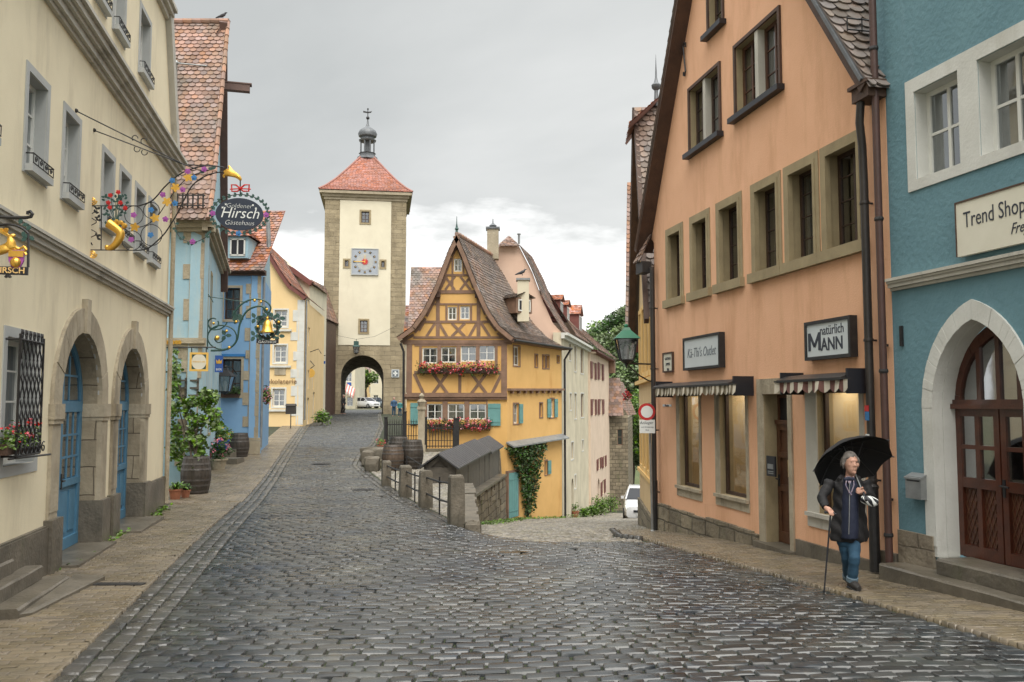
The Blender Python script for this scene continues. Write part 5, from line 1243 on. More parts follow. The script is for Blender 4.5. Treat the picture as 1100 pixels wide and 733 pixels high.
# ivy on the lower side wall
iv = T('ivy', 'dark green ivy hanging down the ochre wall beside the teal cellar door', 'ivy', SB.p(1.5, .1, -2.9))
mb = MB(); pts = []
for _ in range(5200):
    px = random.uniform(541, 586); py = random.uniform(470, 556)
    top = 472 + random.uniform(0, 3)
    lo = np.interp(px, [541, 552, 560, 566, 572, 578, 583, 587], [497, 500, 515, 552, 554, 520, 498, 480]) + random.gauss(0, 3)
    hi = np.interp(px, [541, 604], [481, 473])
    le = np.interp(py, [470, 500, 515, 530, 545, 556], [541, 556, 561, 562, 563, 563]); ri = np.interp(py, [470, 490, 510, 530, 545, 556], [588, 580, 577, 576, 572, 568])
    if py < hi or not ((py < lo) and (le - 2 < px < ri + 2)): continue
    u, z = SB.pix(px, py, .15); pts.append(SB.p(u, .1 + random.uniform(-.06, .22) * (1 if py < 500 else .6), z))
leaves(mb, pts, .13, asp=.9); mb.build('foliage', 'leaf_dark', iv)
mb = MB(); 
for k in range(3): mb.tube([SB.p(SB.U(566 + k, .05), .05, -3.1), SB.p(SB.U(567 - k, .05), .06, -1.5), SB.p(SB.U(563 + 4 * k, .05), .06, .2)], .025, 5)
mb.build('stem', 'bark', iv)

# neighbour roofs behind, on the left
nb = T('red_roofed_house', 'house with a reddish tiled roof rising behind the left eave of the half timbered house', 'house', (-5, 48, .5))
Y9 = 46; A9 = lambda px, py, Y=Y9: tuple(at(px, py, Y))
mb = MB(); F9 = Fr(0, Y9, 1, 0); F9.wall(mb, [(at(441, 0, Y9).x, .2), (at(520, 0, Y9).x, .2), (at(520, 0, Y9).x, 6), (at(441, 0, Y9).x, 6)], [], 6); mb.build('wall', 'brown_board', nb)
tiles('roof', 'tile_rust', nb, quadP(at(441.5, 287, 49), at(500, 287, 49), at(438, 357, 45.8), at(500, 357, 45.8)), 4, 5, .2, .18)
tiles('roof', 'tile_red', nb, quadP(at(436, 328, 50), at(446, 328, 50), at(433, 362, 47), at(446, 362, 47)), 1, 3, .2, .18)

# ---------------------------------------------------------------- houses down the lower street
DB = Fr(2.39, 42.42, .203, 1.0); 
pk = T('pink_gabled_house', 'tall narrow house with a pink gable and an aged cream street front', 'house', (2.4, 43, -3))
zE = 5.67; u535 = DB.U(632)
FPk = Fr(0, 42.65, 1, 0); s = 42.65 / 940
Xp = lambda px: (px - 550) * s
Zp = lambda py: 2.2 + (434 - py) * s
wn = []
for (a, b, t_, o) in ((54, 58, 0, 0), (68, 75, 95, 150), (86, 93, 103, 188), (108, 118, 112, 195), (48, 56, 195, 285), (70, 76, 265, 320), (86, 93, 265, 350), (108, 118, 265, 345), (74, 82, 432, 490), (85, 90, 545, 590), (111, 116, 425, 460)):
    if o == 0: continue
    xm = 590 + (a + b) / 2 / 3.19; y0, y1 = 340 + t_ / 3.19, 340 + o / 3.19
    wn.append((DB.U(590 + a / 3.19), DB.U(590 + b / 3.19), DB.pix(xm, y1)[1], DB.pix(xm, y0)[1]))
dr0 = archpoly(DB.U(614.5), .42, -4.2, DB.pix(614.5, 523)[1], 8)
mb = MB(); DB.wall(mb, rect(0, u535, -6, zE), [rect(*w) for w in wn] + [dr0], .4, .2, back=False); mb.build('wall', 'agedcream', pk)
for w in wn: window(DB, pk, *w, .1, 'timber', 'pane', 1, 2, .07, .03); surround(DB, pk, *w, .07, 'white_trim', .02)
mb = MB(); DB.prism(mb, dr0, -.25, -.15); mb.build('door', 'dark_wood', pk)
mb = MB(); FPk.wall(mb, [(Xp(535) - 3.2, 0), (Xp(603.2), 0), (Xp(603.2), Zp(357)), (Xp(594), Zp(347)), (Xp(583), Zp(322)), (Xp(572), Zp(292)), (Xp(557.5), Zp(263)), (Xp(536), Zp(263)), (Xp(500), Zp(350)), (Xp(535) - 3.2, Zp(350))], [], .4); mb.build('gable', 'pink', pk)
DU = lambda u, v, z: DB.p(u, v, z)
tl, bl = Vector((Xp(556), 42.5, Zp(262))), Vector((Xp(604.5), 42.3, Zp(356)))
def Ppk(a, b):
    x = np.interp(b, [0, .33, .67, 1], [Xp(557.5), Xp(572), Xp(583), Xp(604.5)]); z = np.interp(b, [0, .33, .67, 1], [Zp(263), Zp(292), Zp(322), Zp(357)])
    return (x + a * .203 * 3.4, 42.5 + a * 3.4, z + .05)
tiles('roof', 'tile_rust', pk, Ppk, 3, 6, .2, .18)
tb_ = [Vector((-1.1 + .203 * 3.4, 45.9, 8.75)), Vector(DB.p(u535, -3.9, 8.75)), Vector(DB.p(3.3, .35, zE)), Vector(DB.p(u535, .35, zE))]
tiles('roof', 'tile_rust', pk, quadP((Xp(569) + .5, 45.9, 9.0), tuple(DB.p(u535, -3.0, 9.0)), tuple(DB.p(3.3, .3, zE + .1)), tuple(DB.p(u535, .3, zE + .1))), 8, 4.6, .22, .2)
mb = MB(); DB.box(mb, -.1, u535, .0, .35, zE - .15, zE - .02); DB.box(mb, -.1, u535, .0, .18, zE - .3, zE - .15); mb.build('eave_board', 'white_trim', pk)
# half hip on the pink gable
P = quadP((Xp(546), 43.6, Zp(248)), (Xp(547), 43.6, Zp(248)), (Xp(534), 42.3, Zp(264.5)), (Xp(559), 42.3, Zp(264.5))); tiles('half_hip', 'tile_rust', pk, P, 1, 1.4, .18, .16)
p = at(529.5, 268, 42.0); chimney(pk, (p.x, 42.0, p.z - .5), .55, .55, at(0, 247, 42).z - p.z + .5, 'quoin_stone', 'lead')
mb = MB(); mb.lathe((p.x, 42.0, at(0, 246, 42).z), [(.1, 0), (.1, .12), (.2, .14), (.03, .3), (.02, .5)], 8); mb.build('chimney_cowl', 'lead', pk)
mb = MB(); q = at(557.5, 262, 42.6); mb.tube([q, q + Vector((0, 0, .45))], .06, 6); mb.tube([q + Vector((0, 0, .45)), q + Vector((0, 0, .5))], .1, 6); mb.build('vent_pipe', 'zinc', pk)
for i, (u, z) in enumerate(((5.0, 6.9), (7.6, 6.9))):
    c = DB.p(u, -.7, z); dormer(pk, c, 1.0, .9, 1.4, 'tile_red', 'red_brown_paint', hip=False, bh=.35, front=(.98, -.2))
# house with brown shutters
b3 = T('shuttered_house', 'pale pinkish house with red brown shutters down the lower street', 'house', DB.p(u535 + 5, 0, -5))
u66 = DB.U(652.7); DB3 = DB.shift(.12)
w3_ = []
def d3(x0, x1, y0, y1): xm = (x0 + x1) / 2; return (DB3.U(590 + x0 / 3.19), DB3.U(590 + x1 / 3.19), DB3.pix(590 + xm / 3.19, 340 + y1 / 3.19)[1], DB3.pix(590 + xm / 3.19, 340 + y0 / 3.19)[1])
for r in ((147, 156, 158, 215), (172, 181, 162, 218), (147, 156, 284, 338), (172, 181, 284, 336), (165, 172, 487, 525), (183, 189, 480, 518), (160, 160.1, 0, 0), (178, 185, 565, 612)):
    if r[3]: w3_.append(d3(*r))
mb = MB(); DB3.wall(mb, rect(u535 + .01, u66, -8, 5.6), [rect(*w) for w in w3_] + [archpoly(DB3.U(642.5), .7, -6.5, -3.4, 8)], .5, .2, back=True); mb.build('wall', 'pinkcream', b3)
for w in w3_:
    window(DB3, b3, *w, .1, 'white_paint', 'pane', 2, 2, .07, .04)
    ww = (w[1] - w[0]) * .62
    for a, b in ((w[0] - ww, w[0] - .02), (w[1] + .02, w[1] + ww)): mb = MB(); DB3.box(mb, a, b, .02, .06, w[2], w[3]); DB3.box(mb, a + .05, b - .05, .06, .07, w[2] + .1, w[2] + (w[3] - w[2]) * .45); DB3.box(mb, a + .05, b - .05, .06, .07, w[2] + (w[3] - w[2]) * .55, w[3] - .1); mb.build('shutter', 'red_brown_paint', b3)
mb = MB(); DB3.prism(mb, archpoly(DB3.U(642.5), .7, -6.5, -3.4, 8), -.3, -.2); mb.build('door', 'dark_wood', b3)
tiles('roof', 'tile_rust', b3, quadP(DB3.p(u535 - .3, -3.6, 9.4), DB3.p(u66 - 3, -3.6, 9.4), DB3.p(u535 - .3, .5, 5.55), DB3.p(u66 + .6, .6, 5.55)), 10, 5, .25, .22)
mb = MB(); DB3.box(mb, u535, u66 + .4, 0, .45, 5.4, 5.53); mb.build('eave_board', 'red_brown_paint', b3)
mb = MB(); FG3 = Fr(DB3.p(u535, 0, 0)[0], DB3.p(u535, 0, 0)[1] - .02, 1, 0); FG3.prism(mb, [(-3.7, 5.3), (.4, 5.3), (-2.9, 9.3)], -.3, 0); mb.build('gable', 'pinkcream', b3)
c = DB3.p(u535 + 3.4, -1.0, 6.6); dormer(b3, c, 1.5, 1.4, 2, 'tile_red', 'red_brown_paint', hip=False, bh=.7, front=(.98, -.2))
mb = MB(); DB3.box(mb, u66 - .3, u66 + .55, -.3, .45, DB3.pix(654, 401)[1], DB3.pix(654, 386)[1]); mb.build('oriel', 'timber', b3)
# stone house further down
DS = DB.shift(.0)
s4 = T('stone_house', 'rough stone house with a purple red tiled roof at the bottom of the street', 'house', DB.p(30, 0, -7))
P0 = Vector(DB.p(u66 + .2, 0.15, 0)); zeS = at(0, 447, 66).z
F4 = Fr(P0.x, P0.y, 1, 0); kx = 66 / 940
mb = MB(); F4.wall(mb, [(-4, -9), (1.35, -9), (1.35, at(0, 446, 66).z), (-.3, at(0, 411, 66).z), (-4, at(0, 411, 66).z)], [rect(.55, .95, -.9, .3)], .4); mb.build('wall', 'rubble', s4)
window(F4, s4, .55, .95, -.9, .3, .1, 'timber', 'pane', 1, 2)
F5 = Fr(P0.x + 1.35, P0.y, .16, 1)
w5 = [(2.0, 2.8, -1.6, .2), (5, 5.8, -1.6, .2), (8, 8.8, -1.6, .2), (11, 11.8, -1.6, .2), (5, 6, -5.5, -4)]
mb = MB(); F5.wall(mb, rect(0.01, 16, -10, at(0, 447, 66).z - .1), [rect(*w) for w in w5], .4, .2); mb.build('wall', 'rubble', s4)
for w in w5: window(F5, s4, *w, .12, 'timber', 'pane', 2, 2)
tiles('roof', 'tile_rust', s4, quadP(at(652, 406, 68), Vector(at(652, 406, 68)) + Vector((3.0, 14, 0)), at(655.5, 448, 65.6), F5.p(16.3, .35, at(0, 447, 66).z - .1)), 14, 4, .3, .26)
tiles('roof', 'tile_rust', s4, quadP(at(650, 406, 66.2), at(666, 406, 66.2), at(652, 447, 65.5), at(670, 447, 65.5)), 2, 3.2, .25, .22)

# ---------------------------------------------------------------- retaining wall and roofed cellar stair
VD = (.112, 1.0)
RW = Fr(-1.3, 25.0, *VD)
rw = T('retaining_wall', 'old stacked stone retaining wall between the terrace and the lower street', 'wall', RW.p(0, 0, -1.5))
mb = MB()
def courses(F, mb, u0, u1, zb, zt_f, h=.32, wmin=.35, wmax=.7, v0=-.3):
    u = u0
    while u < u1:
        z = zb(u) - .2; w = random.uniform(wmin, wmax); 
        u2 = min(u + w, u1); zt2 = zt_f((u + u2) / 2)
        while z < zt2:
            hh = h * random.uniform(.8, 1.4); z2 = min(z + hh, zt2)
            if z2 - z > .05: 
                pr = random.uniform(-.025, .03)
                F.box(mb, u + .006, u2 - .006, v0, pr, z + .005, z2 - .004)
            z += hh
        u = u2
for (zq) in (0,): courses(RW, mb, 0, 9.6, lambda u: float(zl(25 + u)), lambda u: -.6 + .05 * sin(u * 3), .4, .3, .55)
F16 = Fr(-.62, 16.6, -.46, 8.4)
mb.build('stonework', 'rubble', rw); mb = MB(); courses(F16, mb, 0, 8.42, lambda u: float(zl(16.6 + u)), lambda u: float(zu(16.6 + u)) + .03, .42, .5, .9)
mb.build('stonework', 'post_stone', rw)
mb = MB(); RW.box(mb, -.1, 9.4, -.42, .05, -.6, -.52); RW.box(mb, .0, 9.4, -.38, -.30, -2.6, -.6); mb.build('ledge', 'wet_stone', rw)
cs = T('roofed_cellar_stair', 'low stone shed with a slate grey gabled roof covering the cellar stair', 'shed', (-2.0, 27, 0))
LW = Fr(-1.6, 25.0, *VD)
rz, ez = .76, .42
mb = MB()
L9 = 9.9; u = 0
while u < L9:
    w = random.uniform(.45, .95); u2 = min(u + w, L9); LW.box(mb, u + .01, u2 - .01, -.12, random.uniform(-.012, .014), -1.05 + random.uniform(-.1, .1) , ez + .02 + .02 * u); u = u2
mb.build('side_wall', 'grey_wood', cs)
GF = Fr(-2.5, 25.0, 1, 0)
mb = MB(); GF.wall(mb, [(0, -1.0), (.9, -1.0), (.9, ez), (.45, rz - .02), (0, ez)], [[(.2, ez - .02), (.7, ez - .02), (.45, rz - .12)]], .1, .1); 
mb.build('front_wall', 'grey_wood', cs)
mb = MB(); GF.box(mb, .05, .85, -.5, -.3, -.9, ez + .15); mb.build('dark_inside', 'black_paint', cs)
def rp(side):
    mb = MB(); 
    for k in range(3):
        a, b = [(-.25, 3.9), (3.9, 6.6), (6.6, 10.2)][k]; h = .05 * (k % 2) + .03 * k
        e = (.14 if side > 0 else -1.04); R0 = -.45
        c = [LW.p(a, R0, rz + h), LW.p(b, R0, rz + h + .02 * (b - a)), LW.p(b, e, ez - .07 + h + .02 * (b - a)), LW.p(a, e, ez - .07 + h)]
        mb.add(c + [(x, y, z + .05) for x, y, z in c], [(0, 1, 2, 3), (7, 6, 5, 4), (0, 4, 5, 1), (1, 5, 6, 2), (2, 6, 7, 3), (3, 7, 4, 0)])
        n = int((b - a) / .3)
        for i in range(1, n):
            u = a + (b - a) * i / n; f = (u - a) / (b - a) * .02 * (b - a)
            mb.add([LW.p(u - .012, R0, rz + h + .052 + f), LW.p(u + .012, R0, rz + h + .052 + f), LW.p(u + .012, e, ez - .015 + h + f), LW.p(u - .012, e, ez - .015 + h + f), LW.p(u, R0, rz + h + .068 + f), LW.p(u, e, ez + .0 + h + f)], [(0, 4, 5, 3), (4, 1, 2, 5), (3, 5, 2)])
    return mb
rp(1).build('roof', 'slate_wood', cs); rp(-1).build('roof', 'slate_wood', cs)
wk = MB(); 
o = T('weeds', 'strip of low green weeds along the foot of the ochre wall', 'weeds', (0.5, 37, -2.6)); o['kind'] = 'stuff'; del o['category']
bpy.data.objects.remove(o)
pts = []
for _ in range(1500):
    Yy = random.uniform(26, 42); xx = float(np.interp(Yy, [25, 34, 37, 42.4], [-1.12, -.12, .15, 2.55])) + abs(random.gauss(0, .25)); pts.append((xx, Yy, float(zl(Yy)) + random.uniform(0, .1)))
for _ in range(700):
    Yy = random.uniform(42.5, 66); u = Yy - 42.4; q = DB.p(u * 1.02, abs(random.gauss(.2, .25)), 0); pts.append((q[0], q[1], float(zl(Yy)) + random.uniform(0, .2)))
for _ in range(170):
    Yy = random.choice([12.1, 14.2, 14.6, 17.6, 18.2]) + random.gauss(0, .3); pts.append((-3.69 - .2 * Yy + .13 + abs(random.gauss(0, .05)), Yy, .03 + random.uniform(0, .06)))
leaves(wk, pts, .085); tag(wk.build('weeds', 'leaf', None), kind='stuff')
def bush(c, r, n, label, m='leaf', leaf=.12, cat='bush', name='bush', grp=None):
    t = T(name, label, cat, c, grp); mb = MB(); 
    pts = []
    for k in range(5): pts += cloud((c[0] + random.uniform(-.4, .4) * r, c[1] + random.uniform(-.4, .4) * r, c[2] + r * random.uniform(.5, 1.1)), (r * .6, r * .6, r * .6), n // 5, .3)
    leaves(mb, pts, leaf); mb.build('foliage', m, t)
    mb = MB()
    for k in range(4): mb.tube([c, (c[0] + random.uniform(-.4, .4) * r, c[1] + random.uniform(-.4, .4) * r, c[2] + r)], .02, 4)
    mb.build('stem', 'bark', t); return t
for (px, py, Y, r, lb) in ((645, 548, 54, .8, 'green bush at the foot of the shuttered house'), (637, 553, 50, .5, 'small bush between the cream front and the shuttered house'), (655, 546, 60, .9, 'leafy bush before the rough stone house'), (629, 551, 48, .35, 'low plant by the dark arched door of the cream front')):
    p = at(px, py, Y); bush((p.x, Y, float(zl(Y))), r, 900, lb)
def pot(c, r, h, m, label, plant=True, fl=None, n=260, spread=1.6, tall=1.2, leafm='leaf', name='potted_plant', spiky=False):
    t = T(name, label, 'potted plant', c)
    mb = MB(); mb.lathe(c, [(r * .7, 0), (r * .95, h * .85), (r * 1.08, h * .86), (r * 1.08, h), (r * .95, h), (r * .9, h * .9), (.001, h * .9)], 14); mb.build('pot', m, t, smooth=True)
    if spiky:
        mb = MB()
        for _ in range(46):
            a = random.uniform(0, 2 * pi); l = r * random.uniform(1.6, 3.3); e = random.uniform(.5, 1.25); w = .018
            P = [Vector((c[0] + l * s_ * cos(a) * cos(e), c[1] + l * s_ * sin(a) * cos(e), c[2] + h * .9 + l * s_ * sin(e) - l * .5 * s_ * s_ * s_)) for s_ in (0, .35, .7, 1)]
            sd = Vector((-sin(a), cos(a), 0)) * w; mb.add([P[0] - sd, P[0] + sd, P[1] - sd * 1.3, P[1] + sd * 1.3, P[2] - sd, P[2] + sd, P[3]], [(0, 1, 3, 2), (2, 3, 5, 4), (4, 5, 6)])
        mb.build('foliage', leafm, t)
    else:
        mb = MB(); leaves(mb, cloud((c[0], c[1], c[2] + h + r * tall * .7), (r * spread, r * spread, r * tall), n, .2), r * .45); mb.build('foliage', leafm, t)
    if fl: mb = MB(); blossoms(mb, cloud((c[0], c[1], c[2] + h + r * tall * .8), (r * spread, r * spread, r * tall), 22, .7), r * .16); mb.build('blossom', fl, t)
    return t
p = at(617.5, 556, 46); pot((p.x, 46, float(zl(46))), .22, .35, 'terracotta', 'terracotta pot with a small plant before the cream front', n=120)
# ---------------------------------------------------------------- right: peach house with shops
mat('shop_lamp', (.8, .7, .5)); b_ = M['shop_lamp'].node_tree.nodes['Principled BSDF']; b_.inputs['Emission Color'].default_value = (1, .93, .8, 1); b_.inputs['Emission Strength'].default_value = 4.5
random.seed(5)
FO = Fr(7.24, 0, -.1961, .9806, -1)       # plane X = 7.24 - .2 Y, n to the street
oU = lambda Y: Y / .9806
ph = T('peach_house', 'peach plastered gabled house with stone framed windows and two shops below', 'house', FO.p(oU(15.5), 0, -.3))
uf, un = oU(19.9), oU(11.38)
hw_, up = [], []
for a, b in ((720, 734), (746.7, 763), (776, 797.7), (815, 840), (852, 881), (893.3, 930)): up.append((FO.U(b), FO.U(a), 4.46, 5.9))
dbl = [(FO.U(846), FO.U(798), 7.42, 8.7), (FO.U(779), FO.U(746.5), 7.35, 8.66), (FO.U(784), FO.U(769), 9.45, 10.6)]
sw_ = [(FO.U(751), FO.U(730), .5, 2.42), (FO.U(801), FO.U(773), .52, 2.42), (FO.U(923.5), FO.U(877.8), .57, 2.42)]
dro = (FO.U(847), FO.U(820.5), -.12, 2.36)
holes = [rect(*w) for w in up + dbl + sw_ + [dro]]
outl = [(un, -.6), (un, 6.35), (oU(11.8), 6.45), (oU(16.1), 13.2), (oU(19.95), 6.0), (uf, 5.9), (uf, -1.2)]
# the outline runs near to far; keep it counter clockwise in (u, z)
outl = [(un, -.6), (uf, -1.2), (uf, 5.9), (oU(20.05), 6.0), (oU(16.1), 13.25), (oU(11.75), 6.4), (un, 6.35)]
mb = MB(); FO.wall(mb, outl, holes, .5, .26, 0, 1, back=False); mb.build('wall', ['peach', 'window_stone'], ph)
for w in up:
    window(FO, ph, *w, .2, 'dark_wood', 'pane', 2, 4, .06, .014, curtain='full' if up.index(w) == 4 else None)
    mb = MB(); uw = .13
    for a, b in ((w[0] - uw, w[0] - .003), (w[1] + .003, w[1] + uw)): FO.box(mb, a, b, -.1, .018, w[2], w[3] + uw); 
    FO.box(mb, w[0] - .003, w[1] + .003, -.1, .018, w[3] + .003, w[3] + uw)
    for a, b in ((w[0] - .035, w[0] + .03), (w[1] - .03, w[1] + .035)): FO.box(mb, a, b, -.06, .03, w[2], w[3] + .035)
    FO.box(mb, w[0] + .03, w[1] - .03, -.06, .03, w[3] - .03, w[3] + .035)
    mb.build('surround', 'window_stone', ph)
    mb = MB(); FO.box(mb, w[0] - .17, w[1] + .17, -.2, .09, w[2] - .17, w[2] - .002); mb.build('sill', 'window_stone', ph)
for i, w in enumerate(dbl):
    mid = (w[0] + w[1]) / 2
    pr = [(w[0], mid - .06), (mid + .06, w[1])] if i < 2 else [(w[0], w[1])]
    if i < 2: mb = MB(); FO.box(mb, mid - .06, mid + .06, -.22, .01, w[2], w[3]); mb.build('mullion', 'cornice_grey', ph)
    for a, b in pr: window(FO, ph, a, b, w[2], w[3], .12, 'door_wood2' if i == 0 else 'dark_wood', 'pane', 2, 3, .06, .016, curtain='full' if i == 1 else 'sides')
    surround(FO, ph, *w, .07, 'brown_board', .04, bottom=False); mb = MB(); FO.box(mb, w[0] - .14, w[1] + .14, -.1, .14, w[2] - .1, w[2] - .002); mb.build('sill', 'black_paint', ph)
# shop windows
for i, w in enumerate(sw_):
    mb = MB(); sl_, sr_, st_, sb_ = .14, .26, .03, .22
    nu = w[0] - .1; fu = w[1] + (.32 if i == 2 else .16 if i == 0 else .2)
    FO.box(mb, nu, w[0] - .002, -.12, .02, w[2] - sb_, w[3] + .03); FO.box(mb, w[1] + .002, fu, -.12, .02, w[2] - sb_, w[3] + .03)
    FO.box(mb, w[0] - .002, w[1] + .002, -.12, .02, w[2] - sb_, w[2] - .003); FO.box(mb, nu, fu, -.2, .07, w[2] - .06, w[2] - .001)
    mb.build('surround', 'arch_stone' if i < 2 else 'cornice_grey', ph)
    f = window(FO, ph, *w, .1, 'dark_wood', 'pane_shop', 1, 1, .06, .02, th=.06, name='shop_window')
    for q in list(KIDS(f)):
        if q.name.startswith('interior'): bpy.data.objects.remove(q)
    d = MB(); a, b, z0, z1 = w[0] - .1, w[1] + .1, w[2] - .05, w[3] + .05; V0, V1 = -1.3, -.18
    FO.box(d, a, b, V0 - .05, V0, z0, z1); FO.box(d, a, b, V0, V1, z0 - .05, z0); FO.box(d, a - .05, a, V0, V1, z0, z1); FO.box(d, b, b + .05, V0, V1, z0, z1); FO.box(d, a, b, V0, V1, z1, z1 + .05)
    d.build('display_niche', 'shop_back', f)
    e = MB(); FO.box(e, a + .1, b - .1, -.75, -.45, z1 - .05, z1 - .02); e.build('ceiling_lamp', 'shop_lamp', f)
# goods in the shop windows
def bag(F, u, v, z, w, h, m, label, hm='letter_white'):
    t = T('paper_bag', label, 'bag', F.p(u, v, z)); mb = MB(); F.box(mb, u - w / 2, u + w / 2, v - w * .3, v + w * .3, z, z + h); mb.build('bag', m, t)
    h_ = MB(); h_.tube([F.p(u - w * .25, v + w * .3, z + h), F.p(u - w * .2, v + w * .32, z + h + w * .4), F.p(u + w * .2, v + w * .32, z + h + w * .4), F.p(u + w * .25, v + w * .3, z + h)], .008, 4); h_.build('handle', hm, t)
w = sw_[1]; zb = w[2] - .05
bag(FO, w[0] + .45, -.42, zb, .26, .34, 'stripe_cream', 'pale paper bag standing in the middle shop window', 'timber')
bag(FO, w[0] + .2, -.35, zb, .2, .55, 'flower_pink', 'bright pink bag standing in the middle shop window')
bag(FO, w[0] + .75, -.5, zb, .2, .25, 'shop_yellow', 'small yellow bag lying low in the middle shop window')
w = sw_[0]; bag(FO, w[0] + .2, -.35, w[2] - .05, .2, .22, 'red_cloth', 'small dark red bag in the farthest shop window')
w = sw_[2]; t = T('display_lamp', 'yellow cone shaped lamp hanging in the shop window behind the umbrella', 'lamp', FO.p(w[0] + .3, -.4, 2.3))
mb = MB(); x, y, _ = FO.p(w[0] + .22, -.42, 0); mb.lathe((x, y, 2.02), [(.16, 0), (.12, .1), (.04, .17)], 12); mb.build('lamp_shade', 'flower_yellow', t); mb = MB(); mb.tube([(x, y, 2.18), (x, y, 2.46)], .008, 4); mb.build('cord', 'iron', t)
t = T('mannequin_bust', 'headless display bust in a blue shirt behind the nearest shop window', 'mannequin', FO.p(w[0] + .35, -.75, .6))
x, y, _ = FO.p(w[0] + .3, -.8, 0); mb = MB(); mb.lathe((x, y, 1.0), [(.13, 0), (.15, .15), (.13, .3), (.2, .55), (.21, .66), (.1, .74), (.05, .76), (.05, .84)], 14, sy=.6); mb.build('torso', 'blue_paint', t, smooth=True); mb = MB(); mb.tube([(x, y, .53), (x, y, 1.0)], .02, 6); mb.lathe((x, y, .53), [(.14, 0), (.14, .02), (.02, .03)], 12); mb.build('stand', 'zinc', t)
# door
mb = MB(); FO.box(mb, dro[0] - .12, dro[0] - .002, -.12, .03, -.35, 2.62); FO.box(mb, dro[1] + .002, dro[1] + .20, -.12, .03, -.35, 2.62); FO.box(mb, dro[0] - .002, dro[1] + .002, -.12, .03, dro[3] + .003, 2.62); mb.build('surround', 'arch_stone', ph)
mb = MB(); FO.box(mb, dro[0] - .2, dro[1] + .22, -.3, .14, -.4, dro[2] + .01); mb.build('door_step', 'step_stone', ph)
mb = MB(); u0, u1 = dro[0] + .02, dro[1] - .02; dv = -.24
FO.box(mb, u0, u1, dv - .05, dv, dro[2] + .02, 1.86)
for a, b, z0, z1 in ((.0, .1, 0, 2), (1, 1, 0, 0)):
    pass
W_ = u1 - u0
for a, b in ((u0, u0 + .1), (u1 - .1, u1), ((u0 + u1) / 2 - .05, (u0 + u1) / 2 + .05)): FO.box(mb, a, b, dv, dv + .025, dro[2] + .02, 1.86)
for z0, z1 in ((dro[2] + .02, .08), (.75, .86), (1.3, 1.4), (1.76, 1.86)): FO.box(mb, u0, u1, dv, dv + .028, z0, z1)
FO.box(mb, u0, u1, dv - .02, dv + .06, 1.86, 1.93); FO.box(mb, u0, u0 + .06, dv - .05, dv, 1.93, dro[3]); FO.box(mb, u1 - .06, u1, dv - .05, dv, 1.93, dro[3]); FO.box(mb, u0, u1, dv - .05, dv, dro[3] - .06, dro[3])
d = mb.build('door', 'door_wood2', ph)
mb = MB(); FO.box(mb, u0 + .05, u1 - .05, dv - .03, dv - .02, 1.93, dro[3] - .05); FO.box(mb, u0, u1, dv - .4, dv - .3, -.1, dro[3]); mb.build('pane', 'black_paint', d)
mb = MB(); FO.box(mb, u1 - .09, u1 - .04, dv + .028, dv + .04, .82, 1.02); mb.tube([FO.p(u1 - .065, dv + .03, .95), FO.p(u1 - .065, dv + .09, .95), FO.p(u1 - .17, dv + .09, .94)], .011, 6); mb.build('handle', 'iron', d)
mb = MB(); FO.box(mb, u0 + .2, u0 + .42, dv + .029, dv + .034, 1.0, 1.28); mb.build('notice', 'flower_yellow', d)
# plinths
mb = MB(); u = dro[1] + .42
while u < uf - .02:
    w = random.uniform(.45, .8); u2 = min(u + w, uf); FO.box(mb, u + .006, u2 - .006, -.05, .07 + random.uniform(-.01, .01), -1.1, .0 + random.uniform(-.03, .02)); u = u2
FO.box(mb, dro[1] + .21, dro[1] + .42, -.05, .07, -.9, -.02); mb.build('plinth', 'rubble', ph)
mb = MB(); FO.box(mb, oU(11.7), dro[0] - .21, -.05, .05, -.5, .10); FO.box(mb, un, oU(11.7) + .001, -.05, .06, -.5, .28); mb.build('plinth', 'wet_stone', ph)
# roof slopes, verges, gutters
def PO(a, b):
    u = oU(16.1) + (un - .1 - oU(16.1)) * b; z = 13.35 - (13.35 - 6.3) * b
    p = FO.p(u, .3 - 6.5 * a, z + .06); return p
tiles('roof', 'tile_grey', ph, PO, 6, 8.6, .22, .2, lift=.04)
def PO2(a, b):
    u = oU(16.1) + (oU(20.25) - oU(16.1)) * b; z = 13.35 - (13.35 - 5.75) * b
    return FO.p(u, .35 - 6.5 * (1 - a), z + .06)
tiles('roof', 'tile_grey', ph, PO2, 6, 8.8, .22, .2, lift=.04)
mb = MB(); FO.beam(mb, (oU(16.1), 13.3), (oU(20.3), 5.75), .16, -.1, .31); mb.build('bargeboard', 'brown_board', ph)
mb = MB(); FO.beam(mb, (oU(16.1), 13.28), (un + .05, 6.4), .16, -.05, .3); mb.build('bargeboard', 'brown_board', ph)
mb = MB(); FO.beam(mb, (oU(16.1), 13.38), (un + .05, 6.5), .05, -.05, .33); mb.build('verge_flashing', 'lead', ph)
mb = MB(); FO.box(mb, un - .03, oU(11.72), .0, .27, 6.27, 6.45); FO.box(mb, un - .05, oU(11.76), -.1, .31, 6.45, 6.5); mb.build('gutter_box', 'brown_board', ph)
# snow guard rails on the near slope
mb = MB()
for zq in (.78,):
    for (da, h) in ((0, .02), (0, .18)): mb.tube([tuple(Vector(PO(.02, .86)) + Vector((0, -.05, h + .05))), tuple(Vector(PO(.3, .86)) + Vector((0, -.05, h + .05)))], .012, 4)
    for k in range(9): p = Vector(PO(.02 + .035 * k, .86)) + Vector((0, -.05, .05)); mb.tube([p, p + Vector((0, 0, .2))], .01, 4)
mb.build('snow_guard', 'iron', ph)
